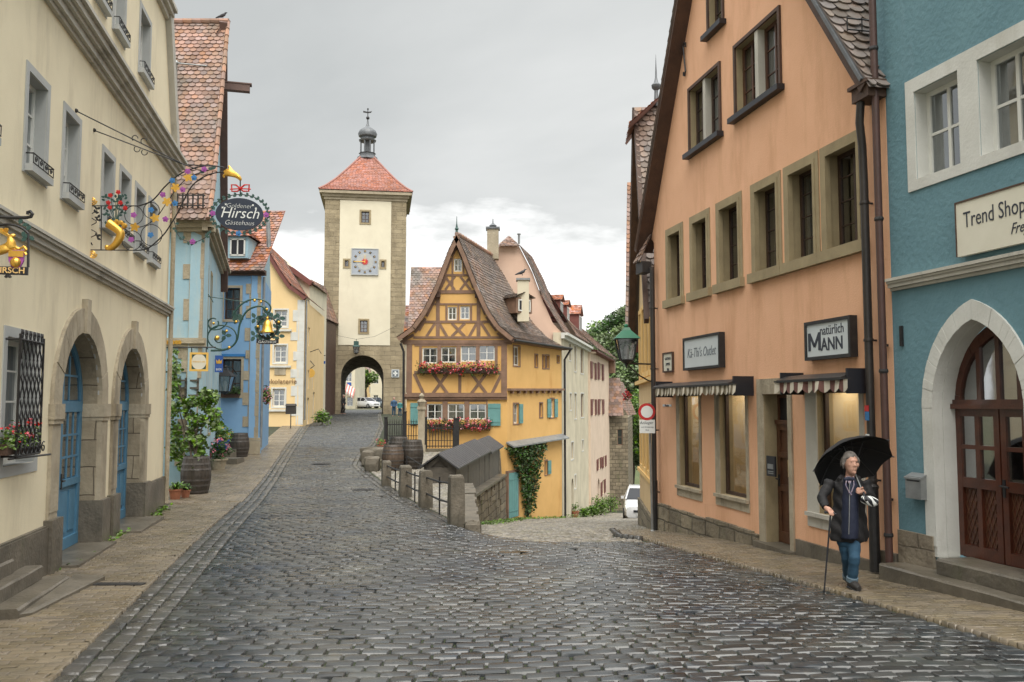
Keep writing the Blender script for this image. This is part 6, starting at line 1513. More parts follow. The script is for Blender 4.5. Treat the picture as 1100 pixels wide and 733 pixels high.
# tile skirt and gutter at the far eave
mb = MB(); a = FO.p(uf + .1, .1, 5.9)
tiles('eave_tiles', 'tile_grey', ph, quadP(FO.p(uf + .25, .05, 6.1), FO.p(uf - .0, .05, 6.1), FO.p(uf + .4, .36, 5.45), FO.p(uf - .1, .36, 5.45)), .4, .7, .12, .12)
mb = MB(); FO.box(mb, uf - .05, uf + .4, .08, .3, 5.2, 5.45); mb.build('gutter_box', 'iron', ph)
def dpipe(F, u, v, z0, z1, r, m, par, kinks=(), name='downpipe', clamps=3):
    mb = MB(); pts = [F.p(u, v, z0)] + [F.p(*k) for k in kinks] + ([F.p(u, v, z1)] if not kinks else [])
    mb.tube(pts, r, 10)
    for i in range(clamps):
        z = z0 + (z1 - z0) * (i + .6) / (clamps + .3); x, y, _ = F.p(u, v, 0); mb.lathe((x, y, z), [(r * 1.18, 0), (r * 1.25, .02), (r * 1.18, .04)], 10); F.box(mb, u - .012, u + .012, 0, v, z + .005, z + .03)
    return mb.build(name, m, par, smooth=True)
d = dpipe(FO, oU(11.72), .12, .05, 6.2, .055, 'pipe_dark', ph, [(oU(11.72), .12, 5.2), (oU(11.72), .13, 5.7), (oU(11.66), .2, 6.0), (oU(11.62), .2, 6.3)])
mb = MB(); x, y, _ = FO.p(oU(11.72), .12, 0); mb.tube([(x, y, .0), (x, y, 1.1)], .068, 10); mb.lathe((x, y, 1.08), [(.075, 0), (.08, .03), (.06, .06)], 10); mb.build('standpipe', 'iron', d)
mb = MB(); FO.box(mb, oU(11.72) - .045, oU(11.72) + .045, .174, .178, 1.98, 2.1); mb.build('sticker', 'blue_paint', d)
mb = MB(); FO.box(mb, oU(11.72) - .04, oU(11.72) + .045, .174, .179, 1.72, 1.8); mb.build('sticker', 'letter_white', d)
mb = MB(); FO.box(mb, oU(11.72) - .04, oU(11.72) + .045, .174, .18, 2.1, 2.18); mb.build('sticker', 'red_paint', d)
d2 = dpipe(FO, oU(19.72), .12, -.6, 5.3, .055, 'pipe_dark', ph, clamps=4)
mb = MB(); x, y, _ = FO.p(oU(19.72), .12, 0); mb.tube([(x, y, -.7), (x, y, .5)], .068, 10); mb.build('standpipe', 'iron', d2)
# brown pipe between the houses
bp = T('brown_downpipe', 'thin reddish brown rainwater pipe running down between the peach and the blue house', 'downpipe', FO.p(un, .15, 0))
mb = MB(); x, y, _ = FO.p(un + .01, .14, 0); mb.tube([(x, y, .12), (x, y, 12.5)], .048, 10); mb.build('pipe', 'pipe_brown', bp, smooth=True)
mb = MB()
for z in (.5, 2.6, 4.6, 6.9): mb.lathe((x, y, z), [(.056, 0), (.062, .02), (.056, .05)], 10)
for z in (.95, 2.95): FO.box(mb, un + .06, un + .18, .02, .08, z, z + .03); FO.box(mb, un + .15, un + .18, .04, .08, z - .05, z + .1)
mb.build('pipe_clamp', 'iron', bp)
# S shaped wall anchor
an = MB(); uc = FO.U(742.5); zc = FO.pix(742.5, 59)[1]
pts = spiral((uc + .0, zc + .28), .02, .09, -2.5, pi / 2 - .3 + 1.0, 10)
c = [(uc - .06, zc + .25), (uc - .07, zc + .33), (uc, zc + .37), (uc + .06, zc + .3), (uc + .03, zc + .15), (uc, zc), (uc - .03, zc - .15), (uc - .05, zc - .27), (uc, zc - .35), (uc + .06, zc - .32), (uc + .05, zc - .25)]
an.tube([FO.p(a, .04, b) for a, b in c], .018, 6); an.build('wall_anchor', 'iron', ph)
# hanging signs on the wall (framed boards)
def board(F, pxl, pxr, pyt, pyb, v, th, label, fm, bm, name='shop_sign', cat='sign', fw=.045):
    ua, ub = sorted((F.U(pxl, v), F.U(pxr, v))); pm = (pxl + pxr) / 2; z1 = F.pix(pm, pyt, v)[1]; z0 = F.pix(pm, pyb, v)[1]
    t = T(name, label, cat, F.p((ua + ub) / 2, v, z0))
    mb = MB(); F.box(mb, ua + fw * .5, ub - fw * .5, v - th, v - .02, z0 + fw * .5, z1 - fw * .5); mb.build('board', bm, t)
    if fm:
        mb = MB(); F.box(mb, ua, ua + fw, v - th, v, z0, z1); F.box(mb, ub - fw, ub, v - th, v, z0, z1); F.box(mb, ua + fw, ub - fw, v - th, v, z0, z0 + fw); F.box(mb, ua + fw, ub - fw, v - th, v, z1 - fw, z1); mb.build('frame', fm, t)
    return t, ua, ub, z0, z1
t, ua, ub, z0, z1 = board(FO, 734, 773.5, 360, 396.5, .12, .12, 'framed white sign with thin script lettering above the farther awning', 'iron', 'sign_white', fw=.05)
um, zm = (ua + ub) / 2, (z0 + z1) / 2
text('Kä-Thi\'s Outlet', FO, um, .102, zm, .27, 'letter_grey', t, .003, shear=.25, sx=.58 * (ub - ua) / 1.27, bold=-.002, flip=True)
t, ua, ub, z0, z1 = board(FO, 865.5, 915, 342.3, 385.5, .12, .12, 'framed white sign reading natürlich Mann above the nearer awning', 'iron', 'sign_white', fw=.05)
w_ = ub - ua; um = (ua + ub) / 2
text('natürlich', FO, um - w_ * .1, .102, z0 + (z1 - z0) * .72, .2, 'letter_dark', t, .003, sx=w_ / 1.35, bold=0, flip=True)
mb = MB(); ml, mr = ub - w_ * .10, ub - w_ * .33; ma, mz_ = z0 + (z1 - z0) * .24, z0 + (z1 - z0) * .70
for a, b, q in (((ml, ma), (ml, mz_), .075), ((mr, ma), (mr, mz_), .075), ((ml - .01, mz_ - .02), ((ml + mr) / 2, ma + .06), .06), ((mr + .01, mz_ - .02), ((ml + mr) / 2, ma + .06), .06)): FO.beam(mb, a, b, q * w_ / 1.35, .1, .104 + q * .02)
mb.build('lettering', 'letter_dark', t)
text('ANN', FO, um - w_ * .10, .102, z0 + (z1 - z0) * .36, .26, 'letter_dark', t, .003, sx=w_ / 1.35 * 1.1, bold=.005, flip=True)
t, ua, ub, z0, z1 = board(FO, 712, 722.5, 378.5, 400, .05, .05, 'small aged notice board on the far edge of the peach house', 'brown_board', 'sign_cream', 'notice_board', fw=.03)
for k, s_ in enumerate(('GASTHAUS', 'ZIMMER', 'FREI')): text(s_, FO, (ua + ub) / 2, .034, z1 - .14 - .12 * k, .085, 'letter_dark', t, .002, sx=.8, flip=True)
t, ua, ub, z0, z1 = board(FO, 710.5, 720.5, 433.5, 438, .03, .03, 'narrow white street name plate low on the far edge of the peach house', None, 'sign_white', 'street_name_plate')
text('Plönlein', FO, (ua + ub) / 2, .012, (z0 + z1) / 2, .075, 'letter_dark', t, .002, flip=True)
t, ua, ub, z0, z1 = board(FO, 930.5, 936.8, 429, 444.5, .03, .03, 'small red and white notice beside the dark downpipe of the peach house', 'red_paint', 'letter_white', 'wall_notice', fw=.014)
text('H', FO, (ua + ub) / 2, .014, (z0 + z1) / 2, .1, 'red_paint', t, .002, flip=True)
# intercom
t = T('intercom', 'black door intercom panel on the stone frame beside the brown shop door', 'intercom', FO.p(dro[1] + .1, .05, 1.2))
a, b = sorted((FO.U(822.5, .05), FO.U(831.5, .05))); z1, z0 = FO.pix(827, 490, .05)[1], FO.pix(827, 511.5, .05)[1]
mb = MB(); FO.box(mb, a, b, .03, .06, z0, z1); mb.build('panel', 'black_paint', t)
mb = MB(); FO.box(mb, a + .05, b - .05, .06, .068, z0 + .12, z0 + .2); [FO.box(mb, a + .05, b - .05, .06, .066, z0 + .04 + k * .03, z0 + .055 + k * .03) for k in range(2)]; mb.build('button', 'zinc', t)
# awnings
def awning(pl, pr, ytl, ytr, sl, sr, sy0, sy1, stripe, label):
    v = .46; ua, ub = FO.U(pr, 0), FO.U(pl, v); zt_ = FO.pix((pl + pr) / 2, (ytl + ytr) / 2, .3)[1]
    z1 = 2.66; t = T('awning', label, 'awning', FO.p((ua + ub) / 2, 0, z1), 'folded awnings over the shop windows')
    mb = MB(); pr_ = [(0, z1 - .01), (.3, z1 - .04), (v, z1 - .1), (v, z1 - .14), (.34, z1 - .13), (.3, z1 - .2), (0, z1 - .2)]
    n = len(pr_); A_ = [FO.p(ua, p[0], p[1]) for p in pr_] + [FO.p(ub, p[0], p[1]) for p in pr_]
    mb.add(A_, [(i, (i + 1) % n, (i + 1) % n + n, i + n) for i in range(n)] + [tuple(range(n))[::-1], tuple(range(n, 2 * n))])
    mb.build('cassette', 'pipe_dark', t)
    for uu in (ua - .04, ub):
        mb = MB(); FO.prism(mb, [(0, 0)] * 0 or [(uu, z1 - .32), (uu + .04, z1 - .32), (uu + .04, z1 + .02), (uu, z1 + .02)], 0, v - .08); mb.build('end_plate', 'black_paint', t)
    us, ue_ = FO.U(sr, v), FO.U(sl, v)
    mb = MB(); ns = max(8, int((ue_ - us) / stripe)); zt2 = z1 - .13
    for i in range(ns):
        a = us + (ue_ - us) * i / ns; b = us + (ue_ - us) * (i + 1) / ns; m_ = 4
        vs = []
        for k in range(m_ + 1):
            u = a + (b - a) * k / m_; vv = v - .01 + .018 * sin(u * 9 + 1); sc = abs(sin((i + k / m_) * pi / 2)) if 1 else 0
            vs += [FO.p(u, vv - .01, zt2), FO.p(u, vv + .012 * sin(u * 14), zt2 - .12 - .055 * sc)]
        mb.add(vs, [(2 * k, 2 * k + 1, 2 * k + 3, 2 * k + 2) for k in range(m_)], i % 2)
    mb.build('valance', ['stripe_cream', 'stripe_olive' if stripe < .1 else 'stripe_red'], t)
    mb = MB(); FO.box(mb, us, ue_, v - .05, v + .005, zt2, zt2 + .02); 
    for u in (us + .25, ue_ - .25): mb.tube([FO.p(u, .02, z1 - .15), FO.p(u + .2, .25, z1 - .17), FO.p(u, v - .04, z1 - .14)], .02, 6)
    mb.build('folding_arm', 'iron', t)
awning(701, 809, 407, 401, 702, 790, 409, 421, .085, 'dark cased awning with an olive striped scalloped edge over the two farther shop windows')
awning(834.5, 936.5, 400, 393, 832, 911, 404, 420, .115, 'dark cased awning with a brown red striped edge over the nearest shop window')
ph_ = bpy.data.objects['peach_house']

# ---------------------------------------------------------------- blue house on the right edge
cx_, cy_ = 4.97, 11.34
FR = Fr(cx_, cy_, .238, -.971, 1)      # u towards the camera; n to the street
FR = Fr(cx_, cy_, .238, -.971); 
if FR.n.x > 0: FR = Fr(cx_, cy_, .238, -.971, -1)
bh = T('blue_corner_house', 'slate blue plastered house with a pale pointed arch doorway and a white framed window pair', 'house', FR.p(1.2, 0, .1))
r1_ = (FR.U(994), FR.U(1042.5), 5.02, 6.13); r2_ = (FR.U(1065), FR.U(1065) + (r1_[1] - r1_[0]), 5.02, 6.13)
dc, dh = FR.U(1049), .80
dzs, dza = 2.2, 3.1
hin = .70
doorhole = archpoly(dc, hin, .33, 2.15, 12, ry=1.02, pointed=.35)
mb = MB(); FR.wall(mb, [(0, -.4), (4.2, -.4), (4.2, 12.5), (0, 12.5)], [rect(*r1_), rect(*r2_), doorhole], .5, .3, 0, 1, back=False); mb.build('wall', ['blue_wall', 'white_trim'], bh)
mb = MB(); FRs = Fr(cx_, cy_, .971, .238, 1); FRs.box(mb, 0.01, 3, -.3, -.001, -.4, 12.5); mb.build('side_wall', 'blue_wall', bh)
mb = MB(); sa, sb = FR.U(984.5), r2_[1] + .2; g = .006
for a, b, z0, z1 in ((sa, r1_[0] - g, 4.88, 6.31), (r1_[1] + g, r2_[0] - g, 4.88, 6.31), (r2_[1] + g, sb, 4.88, 6.31), (r1_[0] - g, r1_[1] + g, 6.13 + g, 6.31), (r2_[0] - g, r2_[1] + g, 6.13 + g, 6.31), (r1_[0] - g, r1_[1] + g, 4.88, 5.02 - g), (r2_[0] - g, r2_[1] + g, 4.88, 5.02 - g)): FR.box(mb, a, b, -.05, .02, z0, z1)
mb.build('surround', 'white_trim', bh)
for r in (r1_, r2_): window(FR, bh, *r, .17, 'white_paint', 'pane', 2, 2, .06, .035, curtain='sides', sill=('white_trim', .05, -.02))
moulding(FR, 0, 4.2, [(3.66, 3.7, .04), (3.7, 3.75, .08), (3.75, 3.78, .1), (3.78, 3.82, .12)], 'cornice_grey', bh, 'string_course')
mb = MB(); arcring(FR, mb, dc, hin - .006, hin + .17, .36, 2.15, -.12, .03, 14, ri=1.02, ro=1.25, pointed=.35)
mb.build('arch_surround', 'white_trim', bh)
# panelled double door with a glazed head
db_ = MB(); v = -.3; hd = hin - .01
dp = archpoly(dc, hd, .36, 2.15, 12, ry=1.0, pointed=.35)
FR.prism(db_, dp, v - .06, v - .045)
for s in (-1, 1):
    a0, a1 = (dc - hd, dc - .01) if s < 0 else (dc + .01, dc + hd)
    FR.box(db_, a0, a0 + .08, v - .045, v, .38, 2.14); FR.box(db_, a1 - .08, a1, v - .045, v, .38, 2.14); m_ = (a0 + a1) / 2
    FR.box(db_, m_ - .035, m_ + .035, v - .045, v - .003, .5, 2.08)
    for z0, z1 in ((.38, .52), (1.2, 1.32), (1.66, 1.71), (2.05, 2.14)): FR.box(db_, a0 + .08, a1 - .08, v - .045, v - .002, z0, z1)
FR.box(db_, dc - hd - .0, dc + hd, v - .04, v + .07, 2.14, 2.2); FR.box(db_, dc - hd, dc + hd, v - .04, v + .04, 2.2, 2.25)
arcring(FR, db_, dc, hd - .09, hd, 2.2, 2.2, v - .05, v + .005, 12, ri=.80, ro=.95, pointed=.35)
for x in (-.3, .0, .3): FR.box(db_, dc + x - .03, dc + x + .03, v - .04, v - .002, 2.25, 2.2 + .86 * sqrt(max(0, 1 - (x / hd) ** 2)) * .96)
D = db_.build('door', 'door_wood', bh)
mb = MB()
for s in (-1, 1):
    a0, a1 = (dc - hd + .08, dc - .09) if s < 0 else (dc + .09, dc + hd - .08); m_ = (a0 + a1) / 2
    for b0, b1 in ((a0, m_ - .035), (m_ + .035, a1)):
        FR.box(mb, b0, b1, v - .045, v - .03, 1.32, 2.05)
FR.prism(mb, archpoly(dc, hd - .06, 2.25, 2.26, 10, ry=.72, pointed=.35), v - .045, v - .03)
mb.build('pane', 'pane_bright', D)
mb = MB()
for s in (-1, 1):
    a0, a1 = (dc - hd + .08, dc - .09) if s < 0 else (dc + .09, dc + hd - .08); m_ = (a0 + a1) / 2
    for b0, b1 in ((a0 + .01, m_ - .045), (m_ + .045, a1 - .01)):
        n = 5; w_ = b1 - b0; hgt = 1.19 - .53
        for k in range(-n, n * 2):
            for sg in (-1, 1):
                xa = b0 + w_ * k / 3; pts = []
                xb = xa + sg * hgt * .45; za, zb_ = .53, 1.19
                # clip the diagonal to the panel
                t0, t1 = 0., 1.
                if xb != xa:
                    ta, tb2 = (b0 - xa) / (xb - xa), (b1 - xa) / (xb - xa)
                    lo, hi = min(ta, tb2), max(ta, tb2); t0, t1 = max(t0, lo), min(t1, hi)
                if t1 - t0 > .04: FR.beam(mb, (xa + (xb - xa) * t0, za + (zb_ - za) * t0), (xa + (xb - xa) * t1, za + (zb_ - za) * t1), .012, v - .045, v - .036 + .002 * sg)
mb.build('lattice', 'door_wood2', D)
mb = MB(); FR.box(mb, dc + .02, dc + .06, v, v + .012, 1.14, 1.34); mb.tube([FR.p(dc + .04, v, 1.27), FR.p(dc + .04, v + .06, 1.27), FR.p(dc + .16, v + .06, 1.26)], .012, 6); mb.build('handle', 'iron', D)
mb = MB(); FR.box(mb, .0, FR.U(1000) , -.05, .045, -.3, .6); mb.build('plinth', 'plinth_stone', bh); mb = MB(); FR.box(mb, dc + hd + .1, 4.2, -.05, .045, -.3, .6); mb.build('plinth', 'plinth_stone', bh)
mb = MB(); arcring(FR, mb, dc, hin - .01, hin + .01, .36, 2.15, -.3, -.12, 14, ri=1.015, ro=1.03, pointed=.35); mb.build('reveal', 'white_trim', bh)
sp = T('doorway_steps', 'two worn stone steps leading up to the pointed arch doorway', 'steps', FR.p(1.3, .3, .05))
block(FR, .12, 4.1, .0, .42, -.1, .21, 'step_stone', sp, 'step'); block(FR, FR.U(1000, .2), 4.1, -.28, .20, .21, .385, 'wet_stone', sp, 'step')
ts_ = T('shop_sign', 'long cream sign board with thin black lettering on the slate blue wall', 'sign', FR.p(1.6, .1, 3.9))
a = FR.U(1034.5, .1); z0, z1 = 3.9, 4.52
mb = MB(); FR.box(mb, a, 4.0, .04, .1, z0, z1); mb.build('board', 'sign_cream', ts_)
mb = MB(); FR.box(mb, a - .012, 4.0, .02, .11, z1, z1 + .02); FR.box(mb, a - .012, a - .001, .02, .11, z0, z1); mb.build('frame', 'brown_board', ts_)
text('Trend Shop and more', FR, a + .11, .102, z0 + .40, .26, 'letter_dark', ts_, .003, align='LEFT', sx=.72, bold=-.001)
text('Freya', FR, FR.U(1093, .1), .102, z0 + .17, .17, 'letter_dark', ts_, .003, align='LEFT', sx=.8, shear=.4)
mbx = T('letter_box', 'small grey metal letter box on the slate blue wall beside the pointed doorway', 'letter box', FR.p(.3, .1, 1))
a, b = FR.U(970.5, .1), FR.U(987, .1); z1, z0 = FR.pix(979, 509, .1)[1], FR.pix(979, 535.5, .1)[1]
mb = MB(); FR.box(mb, a, b, .01, .11, z0, z1 - .03); mb.build('box', 'zinc', mbx)
mb = MB(); c4 = [FR.p(a - .008, .005, z1 + .01), FR.p(b + .008, .005, z1 + .01), FR.p(b + .008, .125, z1 - .045), FR.p(a - .008, .125, z1 - .045)]; mb.add(c4 + [(x, y, z - .02) for x, y, z in c4], [(0, 1, 2, 3), (7, 6, 5, 4), (0, 4, 5, 1), (1, 5, 6, 2), (2, 6, 7, 3), (3, 7, 4, 0)]); mb.build('lid', 'zinc', mbx)
mb = MB(); FR.box(mb, a + .03, b - .03, .11, .114, z1 - .09, z1 - .075); mb.build('slot', 'black_paint', mbx)
mb = MB(); FR.box(mb, FR.U(970.5), FR.U(973), .0, .03, FR.pix(971, 372)[1], FR.pix(971, 350)[1]); mb.build('wall_bracket', 'iron', bh)

# ---------------------------------------------------------------- beige house past the peach one
FV = Fr(3.33, 20.25, .076, 1.0, -1)
be = T('beige_gabled_house', 'sandy beige gabled house with tall yellow framed windows past the peach house', 'house', FV.p(3, 0, -1.5))
tall = [(FV.U(686.5 + 2.7 * k + .0), FV.U(688.3 + 2.7 * k), None, None) for k in range(0)]
wv_ = []
for k in range(4): u = .55 + k * 1.25; wv_.append((u, u + .75, 3.05, 4.75))
wv2 = [(u0, u1, .5, 1.9) for (u0, u1, _, _) in wv_[1:]]
outl = [(0, -2.2), (5.8, -2.8), (5.8, 4.5), (2.9, 10.0), (0, 4.5)]
mb = MB(); FV.wall(mb, outl, [rect(*w) for w in wv_ + wv2], .5, .2, back=False); mb.build('wall', 'beige_wall', be)
for w in wv_ + wv2: window(FV, be, *w, .1, 'timber', 'pane', 2, 3); surround(FV, be, *w, .14, 'yellow_plaster', .04)
mb = MB(); FV.box(mb, 0, 5.85, -.05, .12, 2.75, 2.85); FV.box(mb, 0, 5.85, -.05, .07, .25, .36); mb.build('string_course', 'yellow_plaster', be)
mb = MB(); FV.box(mb, 0, 5.85, -.05, .07, -2.9, -.55); mb.build('plinth', 'rubble', be)
mb = MB(); FV.beam(mb, (2.9, 10.05), (6.1, 4.1), .28, .1, .28); mb.build('bargeboard', 'brown_board', be)
mb = MB(); FV.beam(mb, (2.9, 10.05), (-.2, 4.1), .2, .16, .27); mb.build('bargeboard', 'brown_board', be)
tiles('roof', 'tile_grey', be, lambda a, b: FV.p(2.9 - 3.1 * b, .25 - 6 * a, 10.2 - 6.0 * b), 6, 6.7, .2, .18, lift=.04)
tiles('roof', 'tile_grey', be, lambda a, b: FV.p(2.9 + 3.2 * b, .3 - 6 * (1 - a), 10.2 - 6.1 * b), 6, 6.8, .2, .18, lift=.04)
tiles('half_hip', 'tile_red', be, quadP(FV.p(2.6, -.4, 10.35), FV.p(3.2, -.4, 10.35), FV.p(1.9, .42, 9.45), FV.p(3.9, .42, 9.45)), 1.5, 1.2, .17, .15, lift=.04)
p = FV.p(2.9, -.35, 10.3); mb = MB(); mb.lathe(p, [(.1, -.1), (.06, .1), (.05, .35), (.12, .42), (.13, .5), (.06, .57), (.03, .7), (.012, 1.1), (.003, 1.35)], 10); mb.build('finial', 'lead', be, smooth=True)
hg = T('gabled_house', 'reddish gabled house just showing beyond the beige one above the street lamp', 'house', (4.3, 29, -2))
FW = Fr(3.95, 26.6, .17, 1.0, -1)
mb = MB(); FW.wall(mb, [(0, -3), (6, -3.5), (6, 5), (3, 10.2), (0, 5)], [], .4); mb.build('wall', 'beige_wall', hg)
mb = MB(); FW.beam(mb, (3, 9.6), (6.2, 4.2), .3, .1, .5); mb.build('bargeboard', 'red_brown_paint', hg)
tiles('roof', 'tile_rust', hg, lambda a, b: FW.p(3 - 3.1 * b, .5 - 6 * a, 9.8 - 5.6 * b), 6, 6.7, .22, .2)
fbk = T('flower_basket', 'small red flower basket hanging on the far house under the street lamp', 'flower basket', tuple(at(672.5, 426, 27)))
p = at(673.5, 425, 27); mb = MB(); leaves(mb, cloud(p, (.12, .12, .16), 110, .2), .06); mb.build('foliage', 'leaf_dark', fbk); mb = MB(); blossoms(mb, cloud(p, (.13, .13, .17), 30, .6), .035); mb.build('blossom', 'flower_red', fbk)
mb = MB(); mb.tube([p, (p.x, p.y, p.z + .4), (p.x + .55, p.y + .3, p.z + .4)], .012, 4); mb.build('hook', 'iron', fbk)
# ---------------------------------------------------------------- wrought iron signs on the left
random.seed(9)
S2 = lambda x, y: (70 + x / 4.4, 150 + y / 4.4)       # enlarged-picture units of the big sign
us_ = FL.U(91.6); o_ = FL.p(us_, 0, 0)
FX = Fr(o_[0], o_[1], .9806, .1961)
def X2s(x, y, v=0): u, z = FX.pix(*S2(x, y), v); return FX.p(u, v, z)
def uzs(x, y): return FX.pix(*S2(x, y), 0)
bs = T('guesthouse_sign', 'large wrought iron hanging sign with a golden horn of flowers and an oval dark board', 'hanging sign', FX.p(0, 0, 4.4))
def flower6(F, mb, u, z, r, v=0., n=5, ph=0.):
    for k in range(n):
        a = 2 * pi * k / n + ph; c = (u + r * .6 * cos(a), z + r * .6 * sin(a))
        F.prism(mb, [(c[0] + r * .42 * cos(t) , c[1] + r * .42 * sin(t)) for t in [2 * pi * i / 6 for i in range(6)]], v - .006, v + .006 + .002 * k)
    F.prism(mb, [(u + r * .3 * cos(2 * pi * i / 6), z + r * .3 * sin(2 * pi * i / 6)) for i in range(6)], v - .012, v + .02)
def leafshape(F, mb, u, z, r, a, v=0.):
    d = (cos(a), sin(a)); n = (-d[1], d[0])
    pts = [(0, 0), (.35, .32), (.75, .25), (1, 0), (.75, -.25), (.35, -.32)]
    F.prism(mb, [(u + r * (p * d[0] + q * n[0]), z + r * (p * d[1] + q * n[1])) for p, q in pts], v - .004, v + .006)
def tb(mb, pts, r=.009, n=5, v=0.):
    mb.tube([X2s(x, y, v) for x, y in pts], r, n)
def smooth(pts, m=6):
    P = [Vector((p[0], p[1])) for p in pts]; P = [P[0]] + P + [P[-1]]; out = []
    for i in range(1, len(P) - 2):
        for k in range(m):
            t = k / m; a, b, c, d = P[i - 1], P[i], P[i + 1], P[i + 2]
            q = .5 * ((2 * b) + (-a + c) * t + (2 * a - 5 * b + 4 * c - d) * t * t + (-a + 3 * b - 3 * c + d) * t ** 3); out.append((q.x, q.y))
    out.append((P[-1].x, P[-1].y)); return out
mb = MB()
tb(mb, [(97, 275), (94, 545)], .014); tb(mb, [(76, 288), (84, 274), (97, 273)], .012)
tb(mb, [(97, 314), (350, 314)], .009); tb(mb, [(94, 522), (350, 524)], .009); tb(mb, [(172, 314), (170, 522)], .009)
tb(mb, smooth([(350, 314), (400, 296), (430, 272), (470, 225), (520, 180), (570, 150), (640, 128), (700, 125), (752, 133)]), .011)
tb(mb, smooth([(350, 524), (390, 515), (430, 485), (470, 445), (500, 400), (530, 350), (560, 290), (600, 220), (650, 180), (700, 160), (752, 152)]), .011)
for c, r in (((325, 358), 44), ((408, 335), 38), ((315, 478), 46), ((408, 452), 50)):
    tb(mb, [(c[0] + r * cos(a), c[1] + r * sin(a)) for a in np.linspace(0, 2 * pi, 22)], .006, 4)
tb(mb, smooth([(300, 420), (370, 410), (430, 370), (480, 300), (530, 230), (590, 175), (680, 145)]), .007)
tb(mb, smooth([(130, 500), (112, 470), (150, 445), (112, 415), (148, 390), (115, 360), (150, 335), (130, 310), (128, 290)]), .007, 4)
tb(mb, [(84, 546), (60, 560)], .012)
mb.build('bracket', 'iron', bs)
mb = MB()
for x, y, a in ((100, 425, 2.5), (150, 457, .4), (110, 362, 2.6), (155, 385, .5), (108, 475, 2.4), (150, 330, .6), (115, 485, 4), (140, 345, 0), (106, 430, 3.6), (150, 465, 5.8), (112, 365, 3.8), (155, 372, 1.2)):
    u, z = uzs(x, y); leafshape(FX, mb, u, z, .06, a); leafshape(FX, mb, u, z, .05, a + 1.6)
mb.build('vine_leaf', 'iron', bs)
mb = MB()
for x, y, r in ((130, 290, 20), (130, 542, 20)):
    tb(mb, [(x + (r * (1 - k / 26)) * cos(k * .55), y + (r * (1 - k / 26)) * sin(k * .55)) for k in range(25)], .011, 6)
u, z = uzs(0, 0)
pts = smooth([(205, 395), (240, 420), (262, 445), (250, 480), (225, 508), (200, 512), (196, 500)])
mb.tube([X2s(x, y) for x, y in pts], [.062 * (1 - i / len(pts)) ** .6 + .014 for i in range(len(pts))][::1], 10)
for x, y in ((210, 392), (228, 398), (245, 390), (262, 396), (280, 408)): mb.ball(X2s(x, y), .045, 6)
mb.build('horn', 'gold', bs, smooth=True)
mb = MB()
for x, y, a in ((425, 372, .6), (330, 415, .2), (482, 295, 1.0), (522, 228, .9), (582, 180, .5)):
    u, z = uzs(x, y)
    for k in range(5): leafshape(FX, mb, u, z, .075, a + k * 1.26, .01)
mb.build('gold_blossom', 'gold', bs)
for nm, m_, L_ in (('purple_blossom', 'purple_paint', ((325, 358), (313, 474), (462, 262), (556, 238), (475, 378), (658, 142), (580, 152), (698, 350), (950, 357), (603, 484))), ('blue_blossom', 'blue_paint', ((407, 334), (405, 452), (507, 195), (520, 303), (610, 182), (820, 445)))):
    mb = MB()
    for i, (x, y) in enumerate(L_): u, z = uzs(x, y); flower6(FX, mb, u, z, .046, .012, 5, i)
    mb.build(nm, m_, bs)
mb = MB()
for i, (x, y) in enumerate(((215, 265), (252, 250), (212, 322), (285, 325), (205, 300), (262, 300))): u, z = uzs(x, y); flower6(FX, mb, u, z, .036, .01, 5, i)
mb.build('red_blossom', 'red_paint', bs)
mb = MB()
for (x, y) in ((215, 265), (252, 250), (212, 322), (285, 325), (240, 290), (270, 270), (195, 290), (298, 290)): tb(mb, smooth([(240, 400), (238 + (x - 240) * .4, 350), (x, y)]), .006, 4)
for k in range(46):
    x, y = random.uniform(188, 305), random.uniform(262, 420); u, z = uzs(x, y); leafshape(FX, mb, u, z, .055, random.uniform(0, 6), random.uniform(-.03, .03))
for x, y, a in ((635, 155, .2), (690, 140, .5), (700, 140, 3)): u, z = uzs(x, y); leafshape(FX, mb, u, z, .08, a)
mb.build('green_leaf', 'iron_green', bs)
# golden hand
mb = MB(); hv = []
P = lambda x, y, v=0: Vector(X2s(x, y, v))
v_, f_ = bake([P(748, 150), P(775, 158), P(800, 165), P(822, 178), P(832, 195), P(772, 122), P(780, 138), P(758, 140), P(748, 170), P(752, 182)], [(0, 1), (1, 2), (2, 3), (3, 4), (1, 6), (6, 5), (1, 7), (1, 8), (8, 9)], [.022, .05, .048, .038, .02, .015, .026, .015, .022, .015], 1, 1)
mb.add(v_, f_); mb.build('golden_hand', 'gold', bs, smooth=True)
mb = MB(); tb(mb, [(828, 195), (828, 260)], .01)
mb.build('hook', 'iron', bs)
mb = MB()
for s in (-1, 1):
    mb.tube([X2s(828, 232), X2s(828 + s * 20, 215), X2s(828 + s * 42, 214), X2s(828 + s * 40, 245), X2s(828 + s * 14, 245), X2s(828, 234)], .014, 5)
    mb.tube([X2s(828, 232), X2s(828 + s * 50, 235)], .01, 5)
mb.ball(X2s(828, 232), .03, 6); mb.build('bow', 'red_paint', bs)
uo, zo = uzs(825, 354); ru = abs(uzs(938, 354)[0] - uo); rz_ = abs(uzs(825, 278)[1] - zo)
mb = MB(); FX.prism(mb, [(uo + ru * cos(t), zo + rz_ * sin(t)) for t in np.linspace(0, 2 * pi, 48, endpoint=False)], -.02, .02); mb.build('oval_board', 'navy_paint', bs)
text('Goldener', FX, uo - .01, .022, zo + rz_ * .50, .10, 'letter_white', bs, .002, shear=.2, bold=-.002)
text('Hirsch', FX, uo, .022, zo + .01, .235, 'letter_white', bs, .002, shear=.3, bold=-.001, sx=.92)
text('Gästehaus', FX, uo, .022, zo - rz_ * .55, .105, 'letter_white', bs, .002, shear=.2, bold=-.002)
mb = MB()
